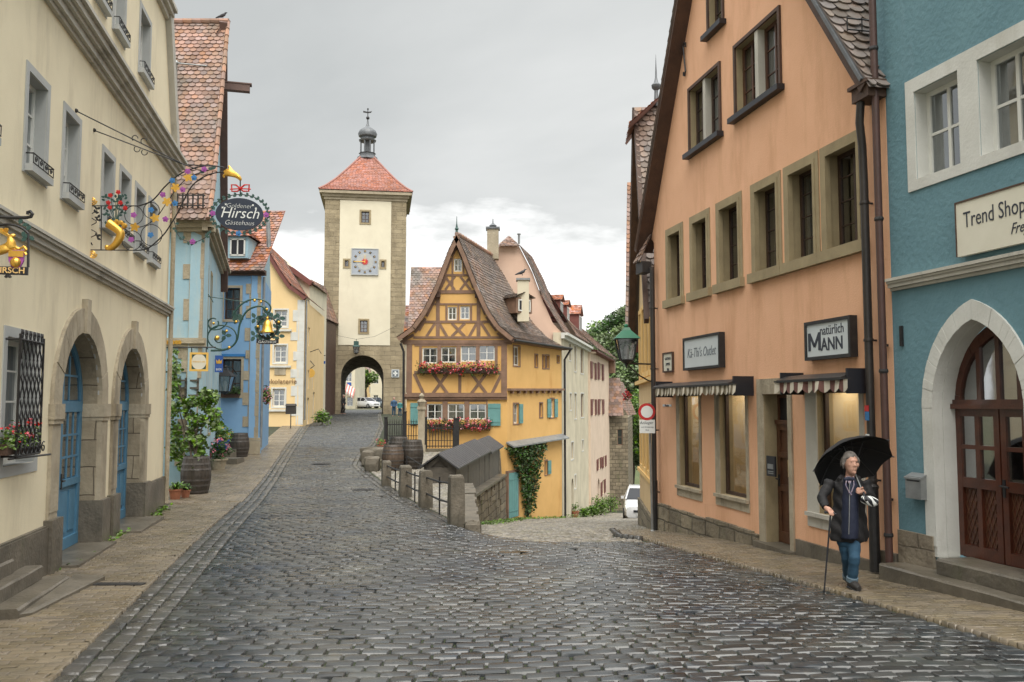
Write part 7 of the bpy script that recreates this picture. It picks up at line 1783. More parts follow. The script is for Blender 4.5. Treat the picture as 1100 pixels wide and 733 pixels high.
for x, y in ((745, 323), (760, 308), (888, 312), (902, 327)): u, z = uzs(x, y); FX.prism(mb, [(u + (.022 if k % 2 else .009) * cos(k * pi / 4), z + (.022 if k % 2 else .009) * sin(k * pi / 4)) for k in range(8)], .02, .024)
mb.build('star', 'letter_white', bs)
mb = MB(); g2 = MB()
ring = [(825 + 135 * cos(t), 352 + 92 * sin(t)) for t in np.linspace(0, 2 * pi, 37)]; tb(mb, ring, .007, 4); mb.build('wreath_ring', 'iron', bs)
for i in range(30):
    t = 2 * pi * i / 30; u, z = uzs(825 + 135 * cos(t), 352 + 92 * sin(t)); leafshape(FX, g2, u, z, .065, -t + pi / 2 + .5, .0); leafshape(FX, g2, u, z, .055, -t + pi / 2 - .6, .0)
for x, y in smooth([(520, 400), (540, 460), (603, 485), (665, 462), (690, 430)], 3): u, z = uzs(x, y); leafshape(FX, g2, u, z, .06, random.uniform(0, 6))
g2.build('wreath_foliage', 'iron_green', bs)
mb = MB(); tb(mb, smooth([(515, 385), (540, 460), (603, 485), (665, 462), (690, 425)]), .006, 4); mb.build('chain', 'iron', bs)
# stay rods from the wall to the sign
mb = MB()
w1_, z1_ = FL.pix(81, 119); w2_, z2_ = FL.pix(100.5, 140)
e1, e2 = X2s(752, 133), X2s(700, 126); m1 = X2s(540, 105)
mb.tube([FL.p(w1_, 0, z1_), X2s(560, 118, 0), e2], .009, 5); mb.tube([FL.p(w2_, 0, z2_), X2s(620, 140, 0)], .009, 5)
mb.ball(FL.p(w1_, .01, z1_), .03, 6); mb.ball(FL.p(w2_, .01, z2_), .03, 6)
for (cx0, cy0, sg) in ((340, 45, 1), (375, 60, 1), (330, -5, -1), (372, 8, -1)):
    mb.tube([X2s(cx0 + 14 * cos(a), cy0 + sg * 14 * sin(a), .0) for a in np.linspace(0, 4, 9)], .007, 4)
mb.build('stay_rod', 'iron', bs)

# golden deer sign cut by the left edge
o2 = FL.p(UL(7.5), 0, 0); FY = Fr(o2[0], o2[1], .9806, .1961)
S3 = lambda x, y: (x / 9.164, 225 + y / 9.164)
def X3s(x, y, v=0): u, z = FY.pix(*S3(x, y), v); return FY.p(u, v, z)
def uz3(x, y): return FY.pix(*S3(x, y), 0)
ds = T('deer_sign', 'iron framed hanging sign with a golden leaping deer and a black name bar', 'hanging sign', FY.p(.5, 0, 3.2))
mb = MB(); mb.tube([FY.p(-.0, 0, uz3(0, 70)[1] + .03), X3s(0, 75), X3s(100, 82), X3s(260, 82), X3s(305, 72), X3s(318, 45), X3s(300, 22), X3s(275, 28), X3s(275, 50)], .016, 6)
mb.tube([X3s(280, 235), X3s(278, 570)], .012, 5); mb.tube([FY.p(.02, 0, uz3(0, 160)[1])] + [X3s(x, y) for x, y in smooth([(-300, 200), (-60, 170), (60, 150), (150, 160), (230, 195), (280, 240)])], .011, 5)
mb.tube([X3s(-430, 230), X3s(-430, 570)], .012, 5)
for x in (70, 125): mb.tube([X3s(x, 65), X3s(x, 100)], .01, 4)
for s in (-1, 0, 1): mb.tube([X3s(78, 630), X3s(78 + s * 28, 672)], .012, 5)
mb.build('bracket', 'iron', ds)
mb = MB()
for x, y, a in ((190, 145, 1.2), (220, 160, .3), (240, 215, 4.5), (262, 205, .9), (275, 240, 4.2), (290, 262, 5.5), (262, 275, 3.9)): u, z = uz3(x, y); leafshape(FY, mb, u, z, .055, a)
mb.build('green_leaf', 'iron_green', ds)
mb = MB(); u0, z0 = uz3(-430, 630); u1, z1 = uz3(278, 570); FY.box(mb, max(u0, .03), u1, -.012, .012, z0, z1); mb.build('name_bar', 'black_paint', ds)
text('GOLDENER HIRSCH', FY, (u1 - .02) - .0, .014, (z0 + z1) / 2 - .0, .073, 'letter_gold', ds, .003, align='RIGHT', sx=1.02, bold=.001)
D3 = lambda x, y, v=0: Vector(X3s(x, y, v))
mb = MB()
v_, f_ = bake([D3(-150, 470), D3(-40, 420), D3(50, 385), D3(110, 350), D3(120, 310), D3(95, 268), D3(135, 258), D3(158, 255), D3(150, 378), D3(200, 390), D3(240, 358), D3(120, 390), D3(170, 398), D3(-190, 520), D3(-240, 560), D3(-160, 540), D3(-200, 580)],
   [(0, 1), (1, 2), (2, 3), (3, 4), (4, 5), (5, 6), (6, 7), (3, 8), (8, 9), (9, 10), (2, 11), (11, 12), (0, 13), (13, 14), (0, 15), (15, 16)],
   [.048, .042, .042, .046, .034, .027, .022, .009, .016, .012, .008, .017, .009, .026, .01, .026, .01], 1, 2)
mb.add(v_, f_); mb.build('deer', 'gold', ds, smooth=True)
mb = MB()
for o in (0, 18): mb.tube([D3(88 - o * .3, 262), D3(60 - o, 240), D3(30 - o, 225), D3(10 - o, 190)], .012, 5); mb.tube([D3(60 - o, 240), D3(75 - o, 205), D3(70 - o, 185)], .009, 5); mb.tube([D3(30 - o, 225), D3(40 - o, 192)], .009, 5)
mb.build('antler', 'gold', ds)
mb = MB(); u, z = uz3(162, 492); 
FY.prism(mb, [(u - .062, z + .08), (u - .062, z - .01), (u - .035, z - .075), (u, z - .095), (u + .035, z - .075), (u + .062, z - .01), (u + .062, z + .08)], -.01, .012); mb.build('shield', 'purple_paint', ds)
mb = MB(); mb.ball(FY.p(u, .015, z - .03), .045, 10); FY.box(mb, u - .06, u + .06, .012, .02, z + .02, z + .075); mb.build('shield_charge', 'gold', ds)
mb = MB(); mb.tube([X3s(240, 370), X3s(262, 400), X3s(238, 420), X3s(258, 450)], .014, 5); mb.build('tassel', 'gold', ds)

# bell sign on the blue house
S4 = lambda x, y: (195 + x / 7.33, 310 + y / 7.33)
Yb = 27.0; FBs = Fr(0, Yb, .98, .2)
def X4s(x, y, v=0): u, z = FBs.pix(*S4(x, y), v); return FBs.p(u, v, z)
def uz4(x, y): return FBs.pix(*S4(x, y), 0)
gs = T('bell_sign', 'wrought iron scroll bracket carrying a wreath with a golden bell on the light blue house', 'hanging sign', X4s(190, 450))
mb = MB()
def t4(pts, r=.022, n=5): mb.tube([X4s(x, y) for x, y in pts], r, n)
t4([(172, 238), (172, 480)], .02); t4([(205, 238), (205, 480)], .02); t4([(172, 238), (205, 238)], .02)
t4(smooth([(230, 490), (330, 485), (400, 455), (440, 395), (455, 300), (480, 230), (520, 175), (580, 145), (640, 145), (680, 190)]), .03)
t4(smooth([(400, 220), (430, 170), (480, 120), (540, 90), (600, 85), (660, 100), (700, 140), (695, 180), (665, 190), (650, 160), (670, 145)]), .026)
t4([(320 + (115 - 0 * k) * cos(a), 385 + 95 * sin(a)) for a in np.linspace(0, 2 * pi, 30)], .022)
t4([(250 + 42 * cos(a), 275 + 40 * sin(a)) for a in np.linspace(-.5, 5.3, 20)], .022)
t4(smooth([(215, 300), (240, 325), (300, 320), (340, 295), (360, 265)]), .02); t4(smooth([(345, 375), (320, 415), (285, 425), (262, 400), (275, 375)]), .02)
t4([(676, 190), (676, 225)], .02); t4([(180, 60), (520, 110)], .012); t4([(195, 20), (250, 110)], .012)
mb.build('bracket', 'iron_green', gs)
mb = MB(); t4([(676 + 78 * cos(a), 310 + 85 * sin(a)) for a in np.linspace(0, 2 * pi, 30)], .02); mb.build('wreath_ring', 'iron', gs)
mb = MB()
for k in range(22): t = 2 * pi * k / 22; u, z = uz4(676 + 78 * cos(t), 310 + 85 * sin(t)); leafshape(FBs, mb, u, z, .17, random.uniform(0, 6)); leafshape(FBs, mb, u, z, .15, random.uniform(0, 6))
for x, y in ((580, 235), (770, 235), (575, 375), (765, 375), (430, 215), (440, 240), (345, 370)): u, z = uz4(x, y); [leafshape(FBs, mb, u, z, .18, k * 2.1) for k in range(3)]
mb.build('wreath_foliage', 'iron_green', gs)
mb = MB(); b = X4s(676, 350); mb.lathe(b, [(.2, 0), (.205, .02), (.15, .09), (.125, .22), (.105, .31), (.06, .37), (.025, .4), (.02, .5)], 16)
for x, y in ((252, 275), (280, 390), (355, 335), (575, 95), (625, 105), (672, 165), (430, 262), (676, 235), (600, 300), (765, 265), (375, 465)): mb.ball(X4s(x, y, .02), .042 if x != 280 else .075, 8)
mb.build('gilding', 'gold', gs, smooth=True)
mb = MB(); 
up_ = [uz4(x, y) for x, y in ((605, 400), (640, 408), (676, 411), (712, 408), (748, 400), (748, 428), (712, 437), (676, 440), (640, 437), (605, 428))][::-1]
bu0, bz0 = uz4(606, 438); bu1, bz1 = uz4(748, 408); FBs.box(mb, bu0, bu1, -.02, .02, bz0, bz1); FBs.box(mb, bu0 - .06, bu0, -.02, .01, bz0 + .03, bz1 + .05); FBs.box(mb, bu1, bu1 + .06, -.02, .01, bz0 + .03, bz1 + .05); mb.build('banner', 'black_paint', gs)
u, z = uz4(676, 424); text('GASTHOF', FBs, u, .024, (bz0 + bz1) / 2, .10, 'letter_white', gs, .003, sx=1.15, bold=-.001)

# small gold lettering rod and framed square sign
rs = T('framed_square_sign', 'square sign with gold frame and pale oval hung from a long iron rod', 'hanging sign', X4s(100, 640))
Ys = 23.6; FSs = Fr(0, 22.8, .98, .2)
def X5s(x, y, v=0): u, z = FSs.pix(*S4(x, y), v); return FSs.p(u, v, z)
def uz5(x, y): return FSs.pix(*S4(x, y), 0)
mb = MB(); mb.tube([X5s(-150, 466), X5s(270, 463)], .016, 5)
for x in (80, 195): mb.tube([X5s(x, 460), X5s(x, 512)], .014, 5)
mb.build('rod', 'iron', rs)
(u0, z0), (u1, z1) = uz5(62, 652), uz5(213, 505)
mb = MB(); FSs.box(mb, u0 + .05, u1 - .05, -.015, .015, z0 + .05, z1 - .05); mb.build('board', 'iron_green', rs)
mb = MB(); 
for a, b, c, d in ((u0, u1, z0, z0 + .05), (u0, u1, z1 - .05, z1), (u0, u0 + .05, z0 + .05, z1 - .05), (u1 - .05, u1, z0 + .05, z1 - .05)): FSs.box(mb, a, b, -.025, .025, c, d)
mb.build('frame', 'gold_paint', rs)
mb = MB(); uc, zc = (u0 + u1) / 2, (z0 + z1) / 2; FSs.prism(mb, [(uc + .17 * cos(t), zc + .19 * sin(t)) for t in np.linspace(0, 2 * pi, 28, endpoint=False)], .015, .022); mb.build('oval', 'sign_cream', rs)
text('WEINSTUBE', FSs, uc, .024, zc, .055, 'gold_paint', rs, .002)
mb = MB()
for k, x in enumerate((-40, -15, 10, 38, 62)):
    u, z = uz5(x - 80, 425); 
    FSs.prism(mb, [(u - .05, z - .03), (u + .03, z - .05), (u + .06, z + .0), (u + .02, z + .06), (u - .03, z + .04)], -.02, .02)
mb.build('gold_figure', 'gold', rs)
bl = T('blue_wall_sign', 'small tilted blue sign with a golden crown beside the mid blue house window', 'sign', tuple(at(233, 400, 29)))
Fb3 = Fr(at(226, 0, 29).x, 29, .9, .43)
a0, a1 = Fb3.U(229.8), Fb3.U(238.5); z0, z1 = Fb3.pix(234, 400)[1], Fb3.pix(234, 382)[1]
mb = MB(); Fb3.box(mb, a0, a1, -.02, .02, z0, z1); mb.build('board', 'glaze_blue', bl)
mb = MB(); uc = (a0 + a1) / 2; zc = z0 + (z1 - z0) * .6; Fb3.prism(mb, [(uc - .08, zc - .05), (uc + .08, zc - .05), (uc + .1, zc + .09), (uc + .04, zc + .03), (uc, zc + .11), (uc - .04, zc + .03), (uc - .1, zc + .09)], .02, .03); mb.build('crown_emblem', 'gold', bl)
text('BIER', Fb3, uc, .022, z0 + .09, .1, 'letter_white', bl, .002)
wl_ = T('wall_lantern', 'dark square wall lantern below the window of the mid blue house', 'wall lamp', tuple(at(241, 425, 32.8)))
p = at(241.5, 421, 32.6); Fw = Fr(0, p.y, 1, 0); lantern(Fw, p.x, p.z, 1.15, wl_, 0, 'iron', 'pane_bright')
mb = MB(); mb.tube([(p.x, p.y, p.z + .95), (p.x, p.y + .7, p.z + .95), (p.x, p.y + 1.4, p.z + .7)], .02, 5); mb.build('bracket', 'iron', wl_)
# brackets on the shop house
sb2 = T('blue_shop_bracket', 'small blue sign on a bracket at the far side of the yellow shop house', 'hanging sign', tuple(at(345, 392, 66)))
p0, p1 = at(339.5, 391, 66), at(349.5, 388, 66); F6 = Fr(0, 66, 1, 0)
mb = MB(); F6.box(mb, p0.x, p1.x, -.03, .03, p0.z, p1.z); mb.build('board', 'glaze_blue', sb2); mb = MB(); q = at(344, 382, 66); mb.tube([(p0.x - .3, 66, q.z), (p1.x, 66, q.z)], .03, 5); mb.tube([(q.x, 66, q.z), (q.x, 66, p1.z)], .02, 5); [mb.ball((q.x + .15 * k, 66, q.z + .15), .09, 6) for k in (-1, 1)]; mb.build('bracket', 'iron', sb2)
sb3 = T('round_shop_sign', 'round gilded sign on a curling bracket at the corner of the yellow shop house', 'hanging sign', tuple(at(334, 405, 58)))
q = at(333.5, 401, 58); F6 = Fr(0, 58, 1, 0); mb = MB(); F6.prism(mb, [(q.x + .3 * cos(t), q.z + .3 * sin(t)) for t in np.linspace(0, 2 * pi, 16, endpoint=False)], -.02, .02); mb.build('disc', 'gold_paint', sb3)
mb = MB(); mb.tube([(q.x - .6, 58, q.z + .9), (q.x, 58, q.z + .8), (q.x + .25, 58, q.z + .5), (q.x, 58, q.z + .3)], .03, 5); mb.tube([(q.x - .6, 58, q.z + 1.2), (q.x + .5, 58, q.z + 1.6), (q.x + .7, 58, q.z + 1.3)], .025, 5); mb.build('bracket', 'iron', sb3)
sp_ = T('post_box', 'dark grey letter box on a short post before the yellow shop house', 'letter box', tuple(at(313, 455, 50)))
p = at(312.3, 454.5, 52); zg = float(H(p.x, 52)); mb = MB(); mb.tube([(p.x, 52, zg), (p.x, 52, at(0, 443, 52).z)], .03, 6); mb.build('post', 'iron', sp_)
mb = MB(); z0, z1 = at(0, 445, 52).z, at(0, 436, 52).z; mb.box(p.x - .28, p.x + .28, 51.85, 52.15, z0, z1); mb.add([(p.x - .3, 51.8, z1), (p.x + .3, 51.8, z1), (p.x + .3, 52.2, z1), (p.x - .3, 52.2, z1), (p.x - .3, 52, z1 + .12), (p.x + .3, 52, z1 + .12)], [(0, 1, 5, 4), (2, 3, 4, 5), (0, 4, 3), (1, 2, 5)]); mb.build('box', 'pipe_dark', sp_)

# ---------------------------------------------------------------- barrels, pots, vines
def barrel(c, h, r, label, m='barrel_wood', grp='old wine barrels along the street', plank=16):
    t = T('barrel', label, 'barrel', c, grp); prof = [(r * .80, 0), (r * .90, h * .18), (r * .98, h * .38), (r, h * .5), (r * .98, h * .62), (r * .90, h * .82), (r * .80, h)]
    mb = MB(); n = plank * 3; vs = []
    for q, z in prof:
        for j in range(n): a = 2 * pi * j / n; rr = q - (.010 if j % 3 == 0 else 0); vs.append((c[0] + rr * cos(a), c[1] + rr * sin(a), c[2] + z))
    k = len(prof); mb.add(vs, [(i * n + j, i * n + (j + 1) % n, (i + 1) * n + (j + 1) % n, (i + 1) * n + j) for i in range(k - 1) for j in range(n)])
    mb.lathe((c[0], c[1], c[2] + h - .05), [(r * .78, 0), (.001, 0.001)], 24); mb.build('staves', m, t)
    mb = MB()
    for z in (.06, .22, .36, .64, .78, .94):
        q = float(np.interp(z, [0, .18, .38, .5, .62, .82, 1], [.80, .90, .98, 1, .98, .90, .80])) * r + .006; q2_ = float(np.interp(z + .045, [0, .18, .38, .5, .62, .82, 1], [.80, .90, .98, 1, .98, .90, .80])) * r + .006
        mb.lathe((c[0], c[1], c[2] + z * h - .0), [(q - .02, 0), (q, 0), (q2_, h * .045), (q2_ - .02, h * .045)], 32)
    mb.build('hoop', 'hoop', t); return t
def gz(x, y): return float(H(x, y)) + .03
p = at(210, 528, 22.2); barrel((p.x, 22.2, gz(p.x, 22.2)), .95, .37, 'dark barrel planter with a climbing vine at the foot of the light blue house')
p = at(256.5, 489, 33.0); barrel((p.x, 33.0, gz(p.x, 33)), .90, .38, 'black barrel standing before the mid blue house window')
p = at(422, 505, 28.6); barrel((p.x, 28.6, gz(p.x, 28.6)), .80, .36, 'brown weathered barrel in front on the terrace', 'barrel_brown')
p = at(442, 506, 28.9); barrel((p.x, 29.1, gz(p.x, 29.1)), .93, .37, 'tall black barrel beside the brown one on the terrace')
p = at(428, 500, 30.6); barrel((p.x, 30.6, gz(p.x, 30.6)), .93, .37, 'black barrel half hidden behind the brown one on the terrace')
vn = T('climbing_vine', 'leafy green vine climbing from the barrel planter up the light blue house front', 'vine', (-7.9, 22.9, .2))
mb = MB(); pts = []
def blobpx(cx, cy, rx, ry, n, Y, d=.25):
    for _ in range(n):
        a = random.uniform(0, 2 * pi); k = sqrt(random.random()); yy = Y + random.gauss(0, d); p = at(cx + rx * k * cos(a), cy + ry * k * sin(a), yy); pts.append(tuple(p))
for b in ((188, 395, 6, 20, 300, 23.4), (187, 430, 5, 20, 260, 23.4), (188, 460, 6, 16, 200, 23.3), (189, 485, 9, 14, 220, 23.2), (205, 437, 9, 14, 360, 23.0), (213, 460, 10, 16, 420, 22.8), (225, 432, 11, 13, 400, 22.9), (231, 450, 7, 13, 260, 22.8), (204, 474, 7, 12, 200, 22.7), (216, 482, 6, 14, 180, 22.6), (222, 424, 8, 8, 160, 23.0), (195, 498, 5, 8, 80, 23.0), (210, 497, 5, 9, 70, 22.4)): blobpx(*b)
pts = [p for p in pts if sin(p[0] * 9 + p[2] * 5) + sin(p[2] * 11 - p[0] * 4) > -.75]; leaves(mb, pts, .115, asp=.95); mb.build('foliage', 'leaf', vn)
mb = MB()
b0 = at(210, 492, 22.2)
for (x, y, Y) in ((188, 395, 23.6), (190, 430, 23.5), (226, 430, 23.0), (214, 450, 22.8), (204, 440, 23.0)):
    m_ = at((210 + x) / 2 + random.uniform(-3, 3), (492 + y) / 2, (22.3 + Y) / 2); mb.tube([(b0.x + random.uniform(-.1, .1), 22.2, b0.z - .1), m_, at(x, y, Y)], [.03, .02, .01], 5)
mb.build('stem', 'bark', vn)
tr = T('wall_trellis', 'weathered wooden trellis fixed to the light blue wall above the vine', 'trellis', (-8.9, 23.95, 2.9))
mb = MB(); A_ = FA
for k in range(4): u = FA.U(193 + k * 6.5); FA.box(mb, u - .025, u + .025, .02, .05, FA.pix(200, 428)[1], FA.pix(200, 406)[1])
for k in range(3): z = FA.pix(200, 409 + k * 8)[1]; FA.box(mb, FA.U(191), FA.U(214), .05, .075, z - .025, z + .025)
mb.build('lattice', 'grey_wood', tr)
p = at(188, 540, 20.9); pot((p.x, 20.9, gz(p.x, 20.9)), .15, .26, 'terracotta', 'terracotta pot of long strappy leaves at the corner of the cream house', spiky=True)
p = at(199, 536, 21.3); pot((p.x, 21.3, gz(p.x, 21.3)), .12, .2, 'terracotta', 'small spiky plant between the barrel planter and the corner of the cream house', spiky=True, leafm='leaf_dark')
p = at(238, 483, 31.2); pot((p.x, 31.2, gz(p.x, 31.2) + .42), .26, .36, 'glaze_blue', 'blue glazed pot of orange flowers on a stone block before the blue houses', fl='flower_yellow', n=400)
p = at(234, 497, 28.6); pot((p.x, 28.6, gz(p.x, 28.6)), .30, .36, 'quoin_stone', 'stone trough with low green plants before the blue houses', fl='flower_pink', n=300, leafm='leaf_dark')
mb = MB(); p = at(238, 490, 31.2); mb.box(p.x - .4, p.x + .4, 30.9, 31.6, gz(p.x, 31.2) - .1, gz(p.x, 31.2) + .42); mb.box(p.x - .1, p.x + .9, 30.1, 30.9, gz(p.x, 30.5) - .1, gz(p.x, 30.5) + .2); tag(mb.build('door_step', 'step_stone', None), 'two rough stone blocks stepping up before the blue houses', 'steps')
p = at(329, 461, 56); bush((p.x + .9, 56.5, gz(p.x, 56)), .7, 500, 'green planter bush by the corner of the yellow shop house', cat='bush', leaf=.16)
p = at(284, 426, 34.6)
for (px, py, Y, lb) in ((286, 425, 34.6, 'pink flower basket hanging from the corner of the mid blue house'),):
    t = T('flower_basket', lb, 'flower basket', tuple(at(px, py, Y))); q = at(px, py, Y)
    mb = MB(); leaves(mb, cloud(q, (.22, .3, .35), 330, .2), .11); mb.build('foliage', 'leaf', t); mb = MB(); blossoms(mb, cloud(q, (.24, .3, .36), 30, .7), .045); mb.build('blossom', 'flower_pink', t); mb = MB(); mb.tube([(q.x - .5, Y + .2, q.z + .3), (q.x, Y, q.z + .4), (q.x, Y, q.z)], .015, 5); mb.build('hook', 'iron', t)
wb = T('flower_box', 'small window box of mixed flowers under the lower window of the mid blue house', 'flower box', FB.p(X2(248), .1, Z2(425)))
mb = MB(); FB.box(mb, X2(238), X2(258), .03, .2, Z2(427), Z2(423)); mb.build('trough', 'brown_board', wb); mb = MB(); leaves(mb, [FB.p(random.uniform(X2(237), X2(259)), random.uniform(.0, .28), Z2(423) + abs(random.gauss(0, .12))) for _ in range(400)], .09); mb.build('foliage', 'leaf_dark', wb)

# ---------------------------------------------------------------- fence, posts, rails, boulders
YN = 35.6; FN = Fr(0, YN, 1, 0); sN = YN / 940
XN = lambda px: (px - 550) * sN
ZN = lambda py: 2.2 + (434 - py) * sN
fc = T('iron_fence', 'black iron railing with spiked bars before the half timbered house', 'fence', (XN(450), YN, .2))
def rail_panel(x0, x1, yt, yb, nb):
    mb = MB()
    for z in (ZN(yt + 4), ZN(yb - 3)): FN.box(mb, XN(x0), XN(x1), -.015, .015, z - .02, z + .02)
    for k in range(nb + 1): u = XN(x0) + (XN(x1) - XN(x0)) * k / nb; mb.tube([FN.p(u, 0, ZN(yb - 1)), FN.p(u, 0, ZN(yt + 1)), FN.p(u, 0, ZN(yt - 2))], [.016, .016, .003], 5)
    FN.box(mb, XN(x0), XN(x1), -.012, .012, ZN((yt + yb) / 2 + 4) - .012, ZN((yt + yb) / 2 + 4) + .012)
    mb.build('railing', 'iron', fc)
rail_panel(417, 434, 452, 476, 7); rail_panel(437, 450, 452, 476, 5); rail_panel(459, 487, 456, 482, 9)
for a, b, yt in ((413.5, 416.5, 449), (434, 437, 443), (457, 459, 449), (487.5, 493.5, 450)): mb = MB(); FN.box(mb, XN(a), XN(b), -.06, .06, ZN(486), ZN(yt)); FN.box(mb, XN(a) - .02, XN(b) + .02, -.08, .08, ZN(yt), ZN(yt) + .04); mb.build('post', 'iron', fc)
mb = MB(); FN.box(mb, XN(457), XN(490), -.3, .15, -.05, ZN(482)); mb.build('base_wall', 'rubble', fc)
sp2 = T('stone_pillar', 'slender carved stone gate pillar with a ball finial in the iron fence', 'pillar', (XN(453.5), YN - .2, .2))
x, y = XN(453.7), YN - .15; mb = MB(); mb.box(x - .13, x + .13, y - .13, y + .13, 0, ZN(440)); mb.box(x - .17, x + .17, y - .17, y + .17, 0, .55); mb.box(x - .17, x + .17, y - .17, y + .17, ZN(440), ZN(437)); mb.lathe((x, y, ZN(437)), [(.13, 0), (.16, .12), (.19, .2), (.14, .27), (.06, .32), (.10, .38), (.11, .44), (.07, .5), (.02, .55)], 12); mb.build('shaft', 'arch_stone', sp2, smooth=True)
p = at(416, 470, 39); t = pot((p.x + .3, 35.0, gz(p.x, 35)), .14, .3, 'terracotta', 'pot of red flowers beside the iron fence gate', fl='flower_red', n=200)
PG = 'rough stone posts joined by iron rails'
posts = [(-1.04, 16.45, .90, .27, 'front stone post, taller and paler, with a rounded guard stone at its foot'), (-1.89, 19.3, .82, .27, 'second stone post from the guard stone with dark weather streaks'), (-2.62, 21.7, .78, .28, 'third stone post from the guard stone, broad and squat'), (-3.46, 24.3, .70, .24, 'farthest and smallest stone post near the barrels')]
tops = []
for (x, y, h, w, lb) in posts:
    z = float(zu(y)); t = T('stone_post', lb, 'post', (x, y, z), PG); mb = MB(); a = .28
    vs = []
    for k, (zz, f) in enumerate(((-.6, 1.0), (.2, 1.02), (h * .6, .98), (h - .04, .95), (h, .80))):
        for (sx, sy) in ((-1, -1), (0, -1.04), (1, -1), (1.04, 0), (1, 1), (0, 1.04), (-1, 1), (-1.04, 0)):
            X_, Y_ = sx * w / 2 * f + random.uniform(-.008, .008), sy * w / 2 * f + random.uniform(-.008, .008); vs.append((x + X_ * cos(a) - Y_ * sin(a), y + X_ * sin(a) + Y_ * cos(a), z + zz + random.uniform(-.006, .006)))
    mb.add(vs, [(i * 8 + j, i * 8 + (j + 1) % 8, (i + 1) * 8 + (j + 1) % 8, (i + 1) * 8 + j) for i in range(4) for j in range(8)] + [tuple(range(32, 40)), tuple(range(8))[::-1]]); mb.build('shaft', 'post_stone', t); tops.append((x, y, z, h))
for i in range(3):
    a, b = tops[i], tops[i + 1]; t = T('iron_rail', ['pair of dark iron rails between the front and second stone posts', 'pair of dark iron rails between the second and third stone posts', 'pair of dark iron rails between the third and farthest stone posts'][i], 'railing', ((a[0] + b[0]) / 2, (a[1] + b[1]) / 2, a[2]), 'iron rails between the stone posts')
    for f in (.82, .40):
        mb = MB(); za, zb_ = a[2] + a[3] * f, b[2] + b[3] * f; m_ = ((a[0] + b[0]) / 2, (a[1] + b[1]) / 2, (za + zb_) / 2 - .03); mb.tube([(a[0], a[1], za), m_, (b[0], b[1], zb_)], .02, 6); mb.build('rail', 'iron', t)
    mb = MB(); mb.tube([((a[0] + b[0]) / 2, (a[1] + b[1]) / 2, a[2] - .1), ((a[0] + b[0]) / 2, (a[1] + b[1]) / 2, a[2] + a[3] * .84)], .018, 6); mb.build('baluster', 'iron', t)
a = tops[3]; t = T('iron_rail', 'thin sloping handrail running from the farthest post toward the shed', 'railing', (-3.2, 25, 0), 'iron rails between the stone posts'); mb = MB(); q0, q1 = at(437, 490, 25.6), at(458, 503, 24.9); mb.tube([q0, q1, (q1.x + .15, 24.9, q1.z - .3)], .016, 5); mb.tube([(q0.x, 25.6, float(zu(25.6))), q0], .016, 5); mb.build('rail', 'iron', t)
def boulder(c, r, sc, label, grp=None, cat='boulder', m='post_stone', name='boulder', flat=1.):
    mb = MB(); n = 9; prof = []
    vs = []
    for i in range(7):
        th = pi * i / 6
        for j in range(n):
            a = 2 * pi * j / n; k = r * (.82 + .26 * random.random()); e = .38
            sx_ = math.copysign(abs(sin(th) * cos(a)) ** e, cos(a)); sy_ = math.copysign(abs(sin(th) * sin(a)) ** e, sin(a)); sz_ = math.copysign(abs(cos(th)) ** e, -cos(th))
            vs.append((c[0] + k * sx_ * sc[0], c[1] + k * sy_ * sc[1], c[2] + r * sc[2] * (1 + sz_ * (.9 + .15 * random.random()))))
    mb.add(vs, [(i * n + j, i * n + (j + 1) % n, (i + 1) * n + (j + 1) % n, (i + 1) * n + j) for i in range(6) for j in range(n)]); 
    o = mb.build(name, m, None, smooth=False, loc=c); tag(o, label, cat, grp); return o
boulder((-.72, 16.15, -.5), .2, (.85, .8, 1.45), 'pale squared guard stone leaning against the front stone post', None, 'guard stone', 'post_stone', 'guard_stone')
for (px, py, Y, r, sc, lb) in ((395, 492, 30.0, .28, (.8, .8, 1), 'upright rough boulder at the bend of the kerb left of the barrels'), (400, 501, 28.4, .3, (.9, .8, .85), 'pale squared boulder on the kerb in front of the barrels'), (402, 487, 31.6, .34, (1.6, .8, .8), 'long low boulder behind the two kerb boulders')):
    p = at(px, py, Y); boulder((p.x, Y, gz(p.x, Y) - .05), r, sc, lb, 'boulders beside the barrels')
for (px, py, Y, r) in ((408, 497, 29.2, .2),): p = at(px, py, Y); boulder((p.x, Y, gz(p.x, Y) - .05), r, (1.2, .8, .8), 'small dark boulder wedged between the kerb boulders and the brown barrel', 'boulders beside the barrels', m='rubble')

# ---------------------------------------------------------------- no entry sign, street lamp
ns = T('no_entry_sign', 'round red rimmed no vehicles sign with a white plate below on a grey pole', 'road sign', (3.06, 19.3, -.6))
zg = gz(3.06, 19.3); FZ = Fr(0, 19.25, 1, -.05); s = 19.25 / 940
mb = MB(); mb.tube([(3.06, 19.3, zg - .1), (3.02, 19.3, at(0, 433, 19.3).z)], .026, 8); mb.lathe((3.06, 19.3, zg), [(.05, 0), (.05, .03), (.03, .05)], 10); mb.build('pole', 'zinc', ns)
c = at(694.8, 442.5, 19.25); R_ = .185
mb = MB(); u0, z0 = FZ.pix(694.8, 442.5); FZ.prism(mb, [(u0 + R_ * cos(t), z0 + R_ * sin(t)) for t in np.linspace(0, 2 * pi, 32, endpoint=False)], .0, .015); mb.build('disc', 'red_paint', ns)
mb = MB(); FZ.prism(mb, [(u0 + R_ * .70 * cos(t), z0 + R_ * .70 * sin(t)) for t in np.linspace(0, 2 * pi, 32, endpoint=False)], .012, .018); mb.build('field', 'letter_white', ns)
(ua, za), (ub, zb_) = FZ.pix(687, 465.5), FZ.pix(703.5, 451)
mb = MB(); FZ.box(mb, ua, ub, .004, .012, za, zb_); mb.build('plate', 'letter_white', ns)
text('Anlieger', FZ, (ua + ub) / 2 - .02, .013, zb_ - .07, .085, 'letter_dark', ns, .002, shear=.2)
